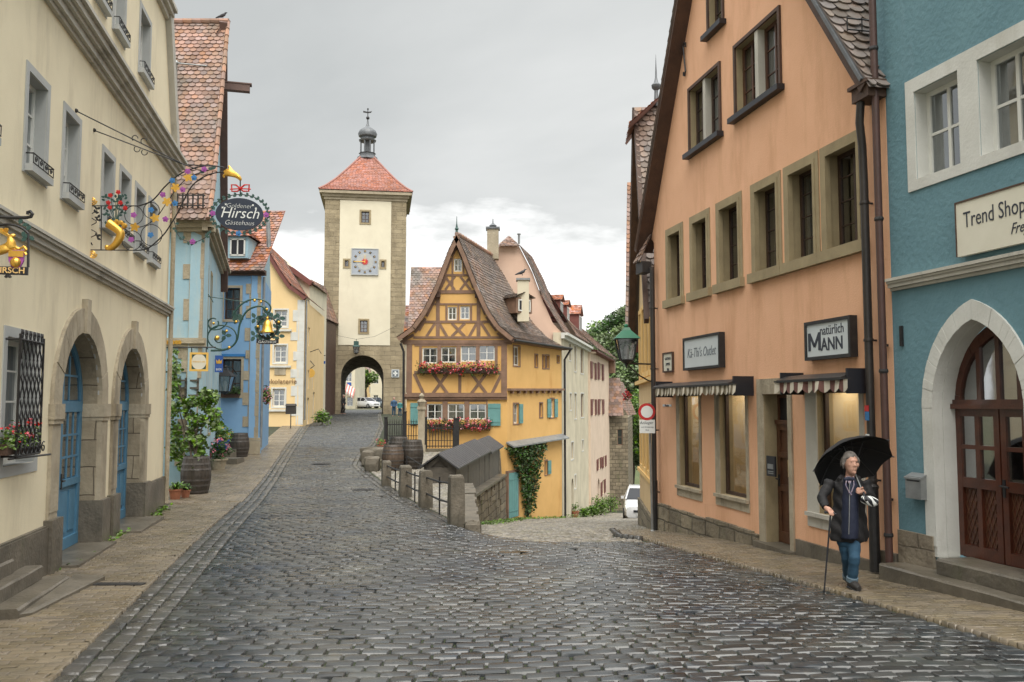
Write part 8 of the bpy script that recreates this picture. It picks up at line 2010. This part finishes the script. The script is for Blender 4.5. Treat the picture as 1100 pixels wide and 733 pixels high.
text('und Anlieferung', FZ, (ua + ub) / 2, .013, zb_ - .16, .042, 'letter_dark', ns, .002); text('frei', FZ, (ua + ub) / 2, .013, zb_ - .225, .055, 'letter_dark', ns, .002)
lp = T('street_lamp', 'green roofed glass street lantern on an iron bracket at the peach house corner', 'street lamp', FO.p(oU(19.85), .1, 3.1))
w = FO.p(uf + .02, .03, 0); e = at(673, 388, 19.0); Fl = Fr(0, 19.0, 1, 0); zb_ = e.z + .02
lantern(Fl, e.x, zb_, .92, lp, 0, 'green_lamp', 'pane_bright')
mb = MB(); w0 = Vector((w[0], w[1], e.z - .03)); mb.tube([w0, (e.x, 19.0, e.z - .05)], .02, 6); q = at(702, 411, 19.7)
mb.tube([(w[0], w[1], q.z)] + [tuple(Vector((w[0], w[1], q.z)).lerp(Vector((e.x, 19, e.z - .06)), t) + Vector((0, 0, -.06 * sin(pi * t)))) for t in (.25, .5, .75)] + [(e.x, 19.0, e.z - .06)], .016, 6)
mb.ball((e.x, 19, e.z - .07), .045, 8); mb.ball((e.x, 19, e.z - .13), .025, 6); mb.build('bracket', 'iron', lp)
tb2 = T('gate_lamp_bracket', None, None, (0, 0, 0)); bpy.data.objects.remove(tb2)

# ---------------------------------------------------------------- cars
def make_car(paint, label, loc, rz, grp=None):
    """hatchback, nose along -Y at rz = 0, origin between the wheels on the ground"""
    t = T('parked_car', label, 'car', (0, 0, 0), grp)
    st = [(-2.0, .50, .42, .62), (-1.95, .74, .25, .74), (-1.6, .84, .2, .86), (-.95, .87, .19, .97), (-.5, .88, .19, 1.0), (1.2, .88, .19, 1.02), (1.75, .86, .2, 1.0), (2.02, .78, .26, .92), (2.06, .6, .4, .7)]
    def ring(y, hw, zb, zt): return [(-hw * .9, y, zb), (-hw, y, zb + .12), (-hw, y, (zb + zt) / 2 + .05), (-hw * .93, y, zt - .06), (-hw * .8, y, zt), (hw * .8, y, zt), (hw * .93, y, zt - .06), (hw, y, (zb + zt) / 2 + .05), (hw, y, zb + .12), (hw * .9, y, zb)]
    mb = MB(); n = 10
    vs = [p for s_ in st for p in ring(*s_)]; mb.add(vs, [(i * n + j, i * n + (j + 1) % n, (i + 1) * n + (j + 1) % n, (i + 1) * n + j) for i in range(len(st) - 1) for j in range(n)] + [tuple(range(n))[::-1], tuple((len(st) - 1) * n + j for j in range(n))])
    cb = [(-1.0, .80, .98), (-.25, .66, 1.43), (.3, .64, 1.48), (1.3, .62, 1.44), (1.95, .70, 1.02)]
    roof = MB(); 
    def bx(y0, y1, h0, h1, z0, z1, ins=0): pass
    mb.add([(-.62, -.22, 1.42), (.62, -.22, 1.42), (.60, .3, 1.49), (-.60, .3, 1.49), (-.58, 1.3, 1.46), (.58, 1.3, 1.46), (.6, 1.42, 1.40), (-.6, 1.42, 1.40)], [(0, 1, 2, 3), (3, 2, 5, 4), (4, 5, 6, 7)])
    for s in (-1, 1):
        mb.tube([(s * .78, -.98, .98), (s * .63, -.24, 1.42), (s * .61, .3, 1.47), (s * .59, 1.35, 1.44), (s * .74, 1.92, 1.0)], .035, 6); mb.tube([(s * .83, .35, .98), (s * .62, .35, 1.46)], .035, 5)
    body = mb.build('body', paint, t, smooth=True)
    g = MB(); g.add([(-.78, -.97, .99), (.78, -.97, .99), (.62, -.22, 1.41), (-.62, -.22, 1.41)], [(0, 1, 2, 3)]); g.build('windscreen', 'black_paint', t)
    g = MB(); g.add([(-.72, 1.92, 1.0), (.72, 1.92, 1.0), (.6, 1.4, 1.4), (-.6, 1.4, 1.4)], [(0, 3, 2, 1)]); g.build('rear_window', 'black_paint', t)
    for s in (-1, 1): g = MB(); g.add([(s * .80, -.9, 1.0), (s * .80, 1.8, 1.0), (s * .615, 1.35, 1.43), (s * .62, -.2, 1.42)], [(0, 1, 2, 3)]); g.build('side_window', 'black_paint', t)
    for sx in (-1, 1):
        for y in (-1.25, 1.25):
            w_ = MB(); P = [(sx * (.80 + k), y, .31) for k in (-.1, .09)]; w_.tube([(sx * .70, y, .31), (sx * .72, y, .31), (sx * .89, y, .31), (sx * .905, y, .31)], [.28, .31, .31, .27], 20); W_ = w_.build('tyre', 'rubber', t)
            w_ = MB(); w_.tube([(sx * .905, y, .31), (sx * .915, y, .31)], [.19, .16], 14); w_.build('rim', 'zinc', W_)
    for s in (-1, 1):
        g = MB(); g.add([(s * .5, -1.985, .60), (s * .76, -1.90, .62), (s * .79, -1.80, .76), (s * .5, -1.92, .74), (s * .5, -1.80, .76), (s * .78, -1.7, .79)], [(0, 1, 2, 3), (3, 2, 5, 4)]); g.build('headlight', 'letter_white', t)
        g = MB(); g.add([(s * .55, 2.05, .72), (s * .78, 2.04, .72), (s * .80, 1.98, .92), (s * .55, 2.02, .92)], [(0, 1, 2, 3)]); g.build('tail_light', 'red_paint', t)
        g = MB(); g.box(min(s * .86, s * 1.0), max(s * .86, s * 1.0), -.78, -.66, .98, 1.1); g.build('mirror', paint, t)
    g = MB(); g.box(-.42, .42, -2.03, -1.97, .5, .6); g.build('grille', 'black_paint', t)
    g = MB(); g.box(-.26, .26, -2.055, -2.0, .34, .45); g.build('number_plate', 'letter_white', t)
    t.location = loc; t.rotation_euler = (0, 0, rz); return t
p = at(678, 540, 41); car = make_car('car_white', 'white hatchback parked down the lower street behind the beige house', (6.2, 42.0, float(zl(42)) + .02), radians(-8))
for (px, Y, m_, rz, lb) in ((378.5, 126, 'car_blue', .15, 'dark blue car parked farthest left beyond the tower arch'), (386, 122, 'car_silver', -.1, 'silver car parked in the middle beyond the tower arch'), (394, 120, 'car_white', .9, 'white car turned sideways beyond the tower arch'), (401, 124, 'car_blue', -.2, 'dark car parked farthest right beyond the tower arch')):
    x = ax(px, Y); c_ = copy_tree(car, (x, Y, float(H(x, Y)) + .05), rz, lb, swap={'car_white': m_}); c_['group'] = 'cars parked beyond the tower arch'
# ---------------------------------------------------------------- people
random.seed(3)
def loft(mb, rings, n=20, cap=True):
    """rings: (cx, cy, cz, rx, ry, rot)"""
    vs = []
    for (cx, cy, cz, rx, ry, ro) in rings:
        for j in range(n):
            a = 2 * pi * j / n; x, y = rx * cos(a), ry * sin(a); vs.append((cx + x * cos(ro) - y * sin(ro), cy + x * sin(ro) + y * cos(ro), cz))
    k = len(rings); mb.add(vs, [(i * n + j, i * n + (j + 1) % n, (i + 1) * n + (j + 1) % n, (i + 1) * n + j) for i in range(k - 1) for j in range(n)] + ([tuple(range(n))[::-1], tuple((k - 1) * n + j for j in range(n))] if cap else []))
Yp = 10.44
def wp(px, py, dy=0.):   # picture position at the walker's distance
    p = at(px, py, Yp + dy); return Vector(p)
px0 = wp(913, 632); gzp = gz(px0.x, Yp) + .02
pe = T('person', 'grey haired person in a dark coat and jeans walking with a cane under an umbrella', 'person', (px0.x, Yp, gzp))
def K(x, y, dy=0.): return wp(860 + x / 3.667, 450 + y / 3.667, dy)
hc = K(197, 172, .02)        # head centre
# body, one continuous surface
bm_ = MB()
R_ = .098
hd = []
# skull and face
for i in range(15):
    t = i / 14; z = -.135 + .262 * t
    w = np.interp(t, [0, .08, .2, .35, .5, .65, .8, .92, 1], [.030, .046, .058, .068, .073, .074, .067, .045, .004]); d = np.interp(t, [0, .08, .2, .35, .5, .65, .8, .92, 1], [.030, .055, .075, .086, .094, .096, .084, .055, .004])
    cy = np.interp(t, [0, .3, .6, 1], [-.028, -.01, .004, .01]); hd.append((hc.x, hc.y + cy, hc.z + z, w, d, .12))
loft(bm_, hd, 24)
fx = lambda x, z, d: (hc.x + x + .012, hc.y - d, hc.z + z)
bm_.tube([fx(0, .02, .082), fx(0, -.005, .098), fx(0, -.03, .106), fx(0, -.042, .096)], [.009, .010, .014, .010], 8)   # nose
for s in (-1, 1): bm_.ball(fx(s * .012, -.038, .098), .010, 6)
bm_.tube([fx(-.04, .024, .080), fx(0, .030, .092), fx(.04, .024, .080)], .011, 6)     # brow
bm_.tube([fx(-.024, -.066, .084), fx(0, -.063, .094), fx(.024, -.066, .084)], .008, 6); bm_.tube([fx(-.020, -.076, .083), fx(0, -.078, .091), fx(.020, -.076, .083)], .009, 6)
bm_.ball(fx(0, -.112, .066), .028, 8)
for s in (-1, 1): bm_.ball(fx(s * .042, -.025, .058), .026, 8); bm_.ball((hc.x + s * .076, hc.y + .005, hc.z - .01), .022, 6, sz=1.5)
neck0 = hc + Vector((0, .015, -.10)); chest = K(190, 262, .05)
bm_.tube([neck0, neck0 + Vector((0, .02, -.07)), chest + Vector((0, 0, .03))], [.052, .053, .075], 12)
sL, sR = K(118, 246, .04), K(252, 244, .06)
pel = K(188, 440, .02)
loft(bm_, [(chest.x, chest.y, chest.z + .02, .10, .07, 0), (chest.x, chest.y, chest.z - .08, .13, .09, 0), (pel.x, pel.y, pel.z + .2, .12, .09, 0), (pel.x, pel.y, pel.z, .13, .095, 0), (pel.x, pel.y, pel.z - .09, .115, .085, 0)], 18)
eL, hL = K(82, 312, -.03), K(100, 352, -.16)
eR, hR = K(278, 312, .0), K(247, 290, -.17)
bm_.tube([sL, eL], [.044, .038], 10); bm_.tube([eL, hL], [.034, .025], 10); bm_.tube([sR, eR], [.044, .038], 10); bm_.tube([eR, hR], [.034, .025], 10)
hipL, hipR = pel + Vector((-.055, 0, -.05)), pel + Vector((.055, 0, -.05))
ftL = K(190, 640, .32); ftR = K(206, 648, -.12)
kL = K(182, 545, .02); kR = K(212, 548, -.14)
ankL, ankR = K(188, 622, .26), K(203, 636, -.06)
for h_, k_, a_ in ((hipL, kL, ankL), (hipR, kR, ankR)): bm_.tube([h_, k_, a_], [.068, .048, .036], 12)
def hand(mb, w, d, up_, curl=1., side=1, sc=1.):
    """palm from the wrist w along d; fingers curl toward -up"""
    d = d.normalized(); n = up_.normalized(); l = d.cross(n).normalized() * side
    palm = w + d * .05 * sc
    mb.tube([w, w + d * .03 * sc, w + d * .08 * sc], [.026 * sc, .034 * sc, .030 * sc], 8)
    for k, (o, ln) in enumerate(((-.028, .8), (-.01, .95), (.009, .9), (.027, .72))):
        b = w + d * .078 * sc + l * o * sc; p1 = b + (d * .9 - n * .5 * curl) * .032 * ln * sc; p2 = p1 + (d * .2 - n * curl) * .026 * ln * sc; p3 = p2 + (-d * .7 - n * .4 * curl) * .02 * ln * sc
        mb.tube([b - d * .02 * sc, b, p1, p2, p3], [.010 * sc, .0105 * sc, .0095 * sc, .0088 * sc, .007 * sc], 7)
    b = w + d * .03 * sc - l * .03 * sc; mb.tube([b, b - l * .018 * sc + d * .02 * sc - n * .014 * sc, b - l * .006 * sc + d * .045 * sc - n * .03 * sc], [.013 * sc, .012 * sc, .008 * sc], 7)
hand(bm_, hL, Vector((.06, -.2, -.06)), Vector((0, 0, 1)), 1, 1, 1.05)
hand(bm_, hR, Vector((-.16, -.12, .05)), Vector((0, 1, .0)), -1, 1, 1.05)
body = fuse(bm_, .0075, 3); body.build('body', 'skin', pe, smooth=True)
# hair
mb = MB()
for i in range(260):
    a = random.uniform(0, 2 * pi); e = random.uniform(.05, 1.45)
    if sin(a) < -.35 and e < .85: continue
    o = Vector((.08 * cos(a) * cos(e), .100 * sin(a) * cos(e), .125 * sin(e) - .0)); p = hc + o + Vector((0, .008, 0)); d = Vector((cos(a) * .35, max(-.1, sin(a)) * .4, -1)).normalized(); s = .05 + .05 * random.random()
    q = p + Vector((cos(a), sin(a), .2)) * .012
    mb.tube([p, q + d * s * .5, q + d * s + Vector((-cos(a), -sin(a), 0)) * .012], [.013, .014, .005], 5)
cap = []
for i in range(9):
    t = i / 8; z = .02 + .115 * t; cap.append((hc.x, hc.y + .026 - .006 * t, hc.z + z, .081 * sqrt(max(.0, 1 - (t * .98) ** 2.6)) + .002, .094 * sqrt(max(0, 1 - (t * .98) ** 2.6)) + .002, .1))
loft(mb, cap, 18)
for s in (-1, 1): mb.tube([(hc.x + s * .078, hc.y - .02, hc.z + .05), (hc.x + s * .088, hc.y + .0, hc.z - .01), (hc.x + s * .083, hc.y + .015, hc.z - .075)], [.018, .022, .012], 7)
fuse(mb, .007, 1).build('hair', 'hair_grey', pe, smooth=True)
mb = MB()
for s in (-1, 1): mb.ball(fx(s * .03, .008, .0795), .011, 8, sz=.6)
mb.build('eye', 'shoe', pe)
# jeans
mb = MB()
loft(mb, [(pel.x, pel.y, pel.z + .02, .165, .12, 0), (pel.x, pel.y, pel.z - .1, .15, .12, 0), (pel.x, pel.y, pel.z - .17, .13, .11, 0)], 18)
for h_, k_, a_ in ((hipL, kL, ankL), (hipR, kR, ankR)):
    pts = []; rr = []
    for i in range(13):
        t = i / 12; p = h_.lerp(k_, t * 2) if t < .5 else k_.lerp(a_, t * 2 - 1); pts.append(p); rr.append(float(np.interp(t, [0, .25, .5, .75, 1], [.09, .078, .064, .060, .060])) + .004 * sin(i * 2.1))
    mb.tube(pts, rr, 14)
fuse(mb, .011, 2).build('jeans', 'denim', pe, smooth=True)
for a_, k_ in ((ankL, kL), (ankR, kR)):
    mb = MB(); d = (a_ - k_).normalized(); mb.tube([a_ - d * .045, a_ - d * .04, a_ + d * .01, a_ + d * .012], [.060, .067, .067, .058], 14); mb.build('cuff', 'denim_cuff', pe, smooth=True)
def shoe(a_, lift, tilt):
    mb = MB(); base = Vector((a_.x, a_.y, a_.z - .075)); d = Vector((.06, -1, -tilt)).normalized()
    P = [base - d * .07 + Vector((0, 0, .03)), base + Vector((0, 0, .035)), base + d * .1 + Vector((0, 0, .02)), base + d * .18 + Vector((0, 0, .005))]
    mb.tube(P, [.042, .05, .046, .032], 12); mb.tube([a_ + Vector((0, 0, .0)), base + Vector((0, 0, .03))], [.045, .05], 10)
    m = fuse(mb, .009, 2); o = m.build('shoe', 'shoe', pe, smooth=True)
    s = MB(); Q_ = [p - Vector((0, 0, .035)) for p in P]; s.tube(Q_, [.045, .05, .047, .035], 10); s2 = MB(); s2.add([(v[0], v[1], (v[2] - base.z) * .35 + base.z - .018) for v in s.v], s.f); s2.build('sole', 'rubber', o)
shoe(Vector((ankR.x, ankR.y, max(ankR.z, gzp + .11))), 0, .0); shoe(Vector((ankL.x, ankL.y, gzp + .13)), 1, .25)
# coat: open dark coat over a navy zipped jacket
mb = MB(); hem = K(190, 468, .04)
def ring_at(y, dy, x0, x1, ry): a, b = K(x0, y, dy), K(x1, y, dy); return ((a.x + b.x) / 2, (a.y + b.y) / 2, (a.z + b.z) / 2, abs(b.x - a.x) / 2, ry, 0)
loft(mb, [ring_at(232, .06, 155, 228, .085), ring_at(246, .05, 132, 246, .11), ring_at(280, .04, 130, 250, .125), ring_at(330, .03, 131, 250, .135), ring_at(380, .03, 128, 254, .15), ring_at(430, .03, 120, 260, .165), ring_at(462, .04, 116, 262, .17), ring_at(480, .05, 118, 258, .165)], 26)
def sleeve(a, b, c, r):
    pts = [a.lerp(b, t) for t in np.linspace(0, 1, 7)] + [b.lerp(c, t) for t in np.linspace(.15, .92, 6)]
    rr = [r[0] + (r[1] - r[0]) * t + .005 * sin(i * 2.4) for i, t in enumerate(np.linspace(0, 1, 7))] + [r[1] + (r[2] - r[1]) * t + .005 * sin(i * 2.9) for i, t in enumerate(np.linspace(.1, 1, 6))]; mb.tube(pts, rr, 14)
sleeve(sL, eL, hL, (.064, .056, .042)); sleeve(sR, eR, hR, (.064, .056, .042))
mb.tube([K(150, 238, -.02), K(165, 228, .1), K(190, 224, .14), K(215, 228, .1), K(232, 238, -.02)], [.03, .034, .036, .034, .03], 8)
cm = fuse(mb, .012, 2); cv = []
for (x, y, z) in cm.v:
    r = Vector((x - chest.x, y - chest.y, 0)); l = max(r.length, .01); a = atan2(r.y, r.x); k = .010 * sin(a * 7 + z * 5) * min(1, max(0, (chest.z + .1 - z) * 1.6)) + .006 * sin(z * 38 + a * 3 + x * 20) * (1 if l > .16 else .3)
    cv.append((x + r.x / l * k, y + r.y / l * k, z + .004 * sin(x * 60)))
cm.v = cv; cm.build('coat', 'coat', pe, smooth=True)
mb = MB(); loft(mb, [ring_at(236, -.02, 168, 214, .075), ring_at(262, -.03, 163, 224, .10), ring_at(320, -.05, 160, 226, .115), ring_at(380, -.06, 158, 226, .12), ring_at(440, -.06, 156, 226, .125), ring_at(470, -.06, 156, 224, .12)], 20)
mb.tube([K(170, 240, -.10), K(190, 236, -.11), K(212, 240, -.10)], .026, 8); vst = fuse(mb, .010, 2).build('jacket', 'vest', pe, smooth=True)
mb = MB(); mb.tube([K(193, 250, -.155), K(193, 300, -.172), K(192, 380, -.19), K(190, 455, -.192)], .005, 5); mb.build('zip', 'zinc', vst)
mb = MB(); a, b, c = K(178, 232, -.10), K(206, 232, -.10), K(194, 262, -.15); mb.add([a, b, c, K(190, 226, -.07)], [(0, 2, 1), (0, 1, 3)]); mb.build('shirt', 'shirt', pe)
mb = MB(); mb.tube([K(182, 226, -.09), K(178, 262, -.15), K(192, 290, -.17)], .007, 5); mb.tube([K(208, 228, -.09), K(210, 262, -.15), K(200, 290, -.17)], .007, 5); mb.tube([K(192, 290, -.175), K(200, 300, -.178)], .012, 6); mb.build('neck_strap', 'shirt', vst)
# cane
cn = T('walking_stick', 'thin black walking stick held by the person under the umbrella', 'walking stick', tuple(K(93, 672, -.2)))
gr_ = hL + Vector((.02, -.065, -.045)); tip = K(92, 672, -.24); tip.z = gz(tip.x, tip.y)
mb = MB(); mb.tube([gr_ + Vector((0, -.02, -.02)), tip], [.0105, .009], 8); mb.tube([gr_ + Vector((-.055, .02, .0)), gr_ + Vector((-.02, 0, .006)), gr_ + Vector((.02, -.02, .004)), gr_ + Vector((.06, -.04, -.012))], [.013, .014, .013, .01], 8); mb.build('shaft', 'black_paint', cn, smooth=True)
mb = MB(); mb.tube([tip, tip + Vector((0, 0, .03))], .015, 8); mb.build('tip', 'rubber', cn)
# umbrella
um = T('umbrella', 'open black umbrella tilted over the walking person', 'umbrella', tuple(hR))
apex = K(200, 96, .30); grip = hR + Vector((-.02, -.05, 0)); axd = (apex - grip).normalized()
axd = Vector((-.16, .66, .74)).normalized()
rimL, rimR = K(62, 195, 0), K(354, 150, 0)
nr = 8; Rr = .50; t1 = Vector((1, 0, .10)); t1 = (t1 - axd * t1.dot(axd)).normalized(); t2 = axd.cross(t1); cc = K(205, 170, .30); 
ap = cc + axd * .24
mb = MB(); n = 8; mseg = 7; sub = 5; vs = []; 
def rimpt(a, f):
    dip = .26 * f ** 2.0; fl = 1 - .10 * abs(sin(a * n / 2)) ** 1 * f     # panels pulled in between the ribs
    k = abs(sin(a * n / 2)); return ap + (t1 * cos(a) + t2 * sin(a)) * Rr * f * (1 - .075 * k * f) - axd * (dip - .035 * k * f)
N_ = n * sub
for i in range(mseg + 1):
    for j in range(N_): vs.append(rimpt(2 * pi * j / N_, max(.02, i / mseg)))
fs = [(i * N_ + j, i * N_ + (j + 1) % N_, (i + 1) * N_ + (j + 1) % N_, (i + 1) * N_ + j) for i in range(mseg) for j in range(N_)]
mb.add(vs, fs); mb.add([v - axd * .004 for v in vs], [f[::-1] for f in fs]); mb.build('canopy', 'umbrella_cloth', um, smooth=True)
for k in range(n):
    a = 2 * pi * k / n; mb = MB(); mb.tube([rimpt(a, f) - axd * .012 for f in (.03, .3, .6, .85, 1.0)], .005, 5); s0 = ap - axd * .30; mb.tube([s0, rimpt(a, .5) - axd * .012], .004, 5); mb.tube([rimpt(a, .97), rimpt(a, 1.03)], .007, 5); mb.build('rib', 'iron', um)
mb = MB(); mb.tube([grip - (ap - grip).normalized() * .1, ap + axd * .06], .008, 8); mb.build('shaft', 'zinc', um)
mb = MB(); mb.tube([ap, ap + axd * .07], [.012, .006], 8); mb.build('ferrule', 'black_paint', um)
g0 = grip - (ap - grip).normalized() * .13; mb = MB(); mb.tube([g0, grip + (ap - grip).normalized() * .02], .015, 8); mb.build('handle', 'black_paint', um)
# striped cloth bag in the same hand
sb_ = T('striped_bag', 'crumpled black and white striped cloth bag held in the umbrella hand', 'bag', tuple(hR - Vector((0, 0, .1))))
c = hR + Vector((.0, -.09, -.08)); mb = MB()
n = 26; m_ = 9
for i in range(m_):
    for j in range(n):
        a = 2 * pi * j / n; t = i / (m_ - 1); r = .02 + .056 * sin(pi * min(1, t * .95 + .05)) ** .7 * (1 + .22 * sin(a * 5 + i)); mb.v.append((c.x + r * 1.25 * cos(a) + .07 * t, c.y + r * .55 * sin(a), c.z + .05 - .12 * t))
for i in range(m_ - 1):
    for j in range(n): mb.f.append((i * n + j, i * n + (j + 1) % n, (i + 1) * n + (j + 1) % n, (i + 1) * n + j)); mb.mi.append((j // 2) % 2)
mb.build('bag', ['letter_white', 'black_paint'], sb_, smooth=True)

# distant people near the tower
def small_person(x, y, z, h, label, top, legs, rz=0., lean=0., walk=.12):
    s = h / 1.75; t = T('person', label, 'person', (x, y, z)); ca, sa = cos(rz), sin(rz)
    def q(a, b, c): a, b = a + lean * c * 0, b; return (x + s * (a * ca - b * sa), y + s * (a * sa + b * ca), z + s * c)
    mb = MB(); 
    mb.tube([q(-.08, 0, .88), q(-.1, -walk, .48), q(-.1, walk * .2, .07), q(-.1, -walk - .12, .03)], [.09 * s, .065 * s, .045 * s, .035 * s], 8); mb.tube([q(.08, 0, .88), q(.1, walk, .48), q(.1, walk * 1.6, .07), q(.1, walk + .05, .03)], [.09 * s, .065 * s, .045 * s, .035 * s], 8)
    mb.tube([q(0, 0, .85), q(0, 0, 1.1), q(0, 0, 1.4), q(0, 0, 1.5)], [.15 * s, .15 * s, .17 * s, .06 * s], 10); mb.tube([q(0, 0, 1.45), q(0, -.01, 1.56)], .05 * s, 8); mb.ball(q(0, -.01, 1.64), .1 * s, 10, sz=1.2); mb.ball(q(0, -.11, 1.62), .02 * s, 5)
    for k in (-1, 1): mb.tube([q(k * .19, 0, 1.4), q(k * .26, .03, 1.12), q(k * .22, -.12, .9), q(k * .2, -.16, .82)], [.06 * s, .045 * s, .035 * s, .03 * s], 7)
    fuse(mb, .025 * s, 1).build('body', 'skin', t, smooth=True)
    mb = MB(); mb.tube([q(0, 0, .88), q(0, 0, 1.1), q(0, 0, 1.38), q(0, 0, 1.5)], [.18 * s, .17 * s, .20 * s, .08 * s], 12)
    for k in (-1, 1): mb.tube([q(k * .19, 0, 1.4), q(k * .26, .03, 1.12), q(k * .225, -.1, .93)], [.075 * s, .06 * s, .05 * s], 8)
    fuse(mb, .022 * s, 1).build('jacket', top, t, smooth=True)
    mb = MB(); mb.tube([q(0, 0, .95), q(0, 0, .82)], [.16 * s, .15 * s], 10); mb.tube([q(-.08, 0, .88), q(-.1, -walk, .48), q(-.1, walk * .2, .1)], [.105 * s, .08 * s, .065 * s], 8); mb.tube([q(.08, 0, .88), q(.1, walk, .48), q(.1, walk * 1.6, .1)], [.105 * s, .08 * s, .065 * s], 8)
    fuse(mb, .022 * s, 1).build('trousers', legs, t, smooth=True)
    mb = MB(); mb.ball(q(0, .02, 1.68), .105 * s, 8, sz=1.0); mb.build('hair', 'hair_grey', t, smooth=True); return t
x = ax(369.5, 79); small_person(x, 79, float(zu(79)) + .03, 1.75, 'person in dark clothes walking at the left side of the tower arch', 'coat', 'shoe', 1.2, walk=.2)
x = ax(423.5, 62); zz_p = at(0, 447.5, 62).z; small_person(x, 62, zz_p, 1.35, 'person in a blue jacket standing by the wall right of the tower arch', 'blue_cloth', 'denim', .2, walk=.03)
x = ax(430, 63); small_person(x, 63, zz_p - .05, 1.2, 'person in a teal top standing beside the person in the blue jacket', 'teal_cloth', 'denim', -.2, walk=.03)

# turn the tower and what hangs on it to face down the street
pv = Vector((XT(391), YT, 0)); ang = radians(8.5)
for nm in ('gate_tower', 'tower_clock', 'emblem_plaque', 'hanging_lantern'):
    o = bpy.data.objects[nm]; l = o.location - pv; o.location = (pv.x + l.x * cos(ang) - l.y * sin(ang), pv.y + l.x * sin(ang) + l.y * cos(ang), o.location.z); o.rotation_euler = (0, 0, ang)
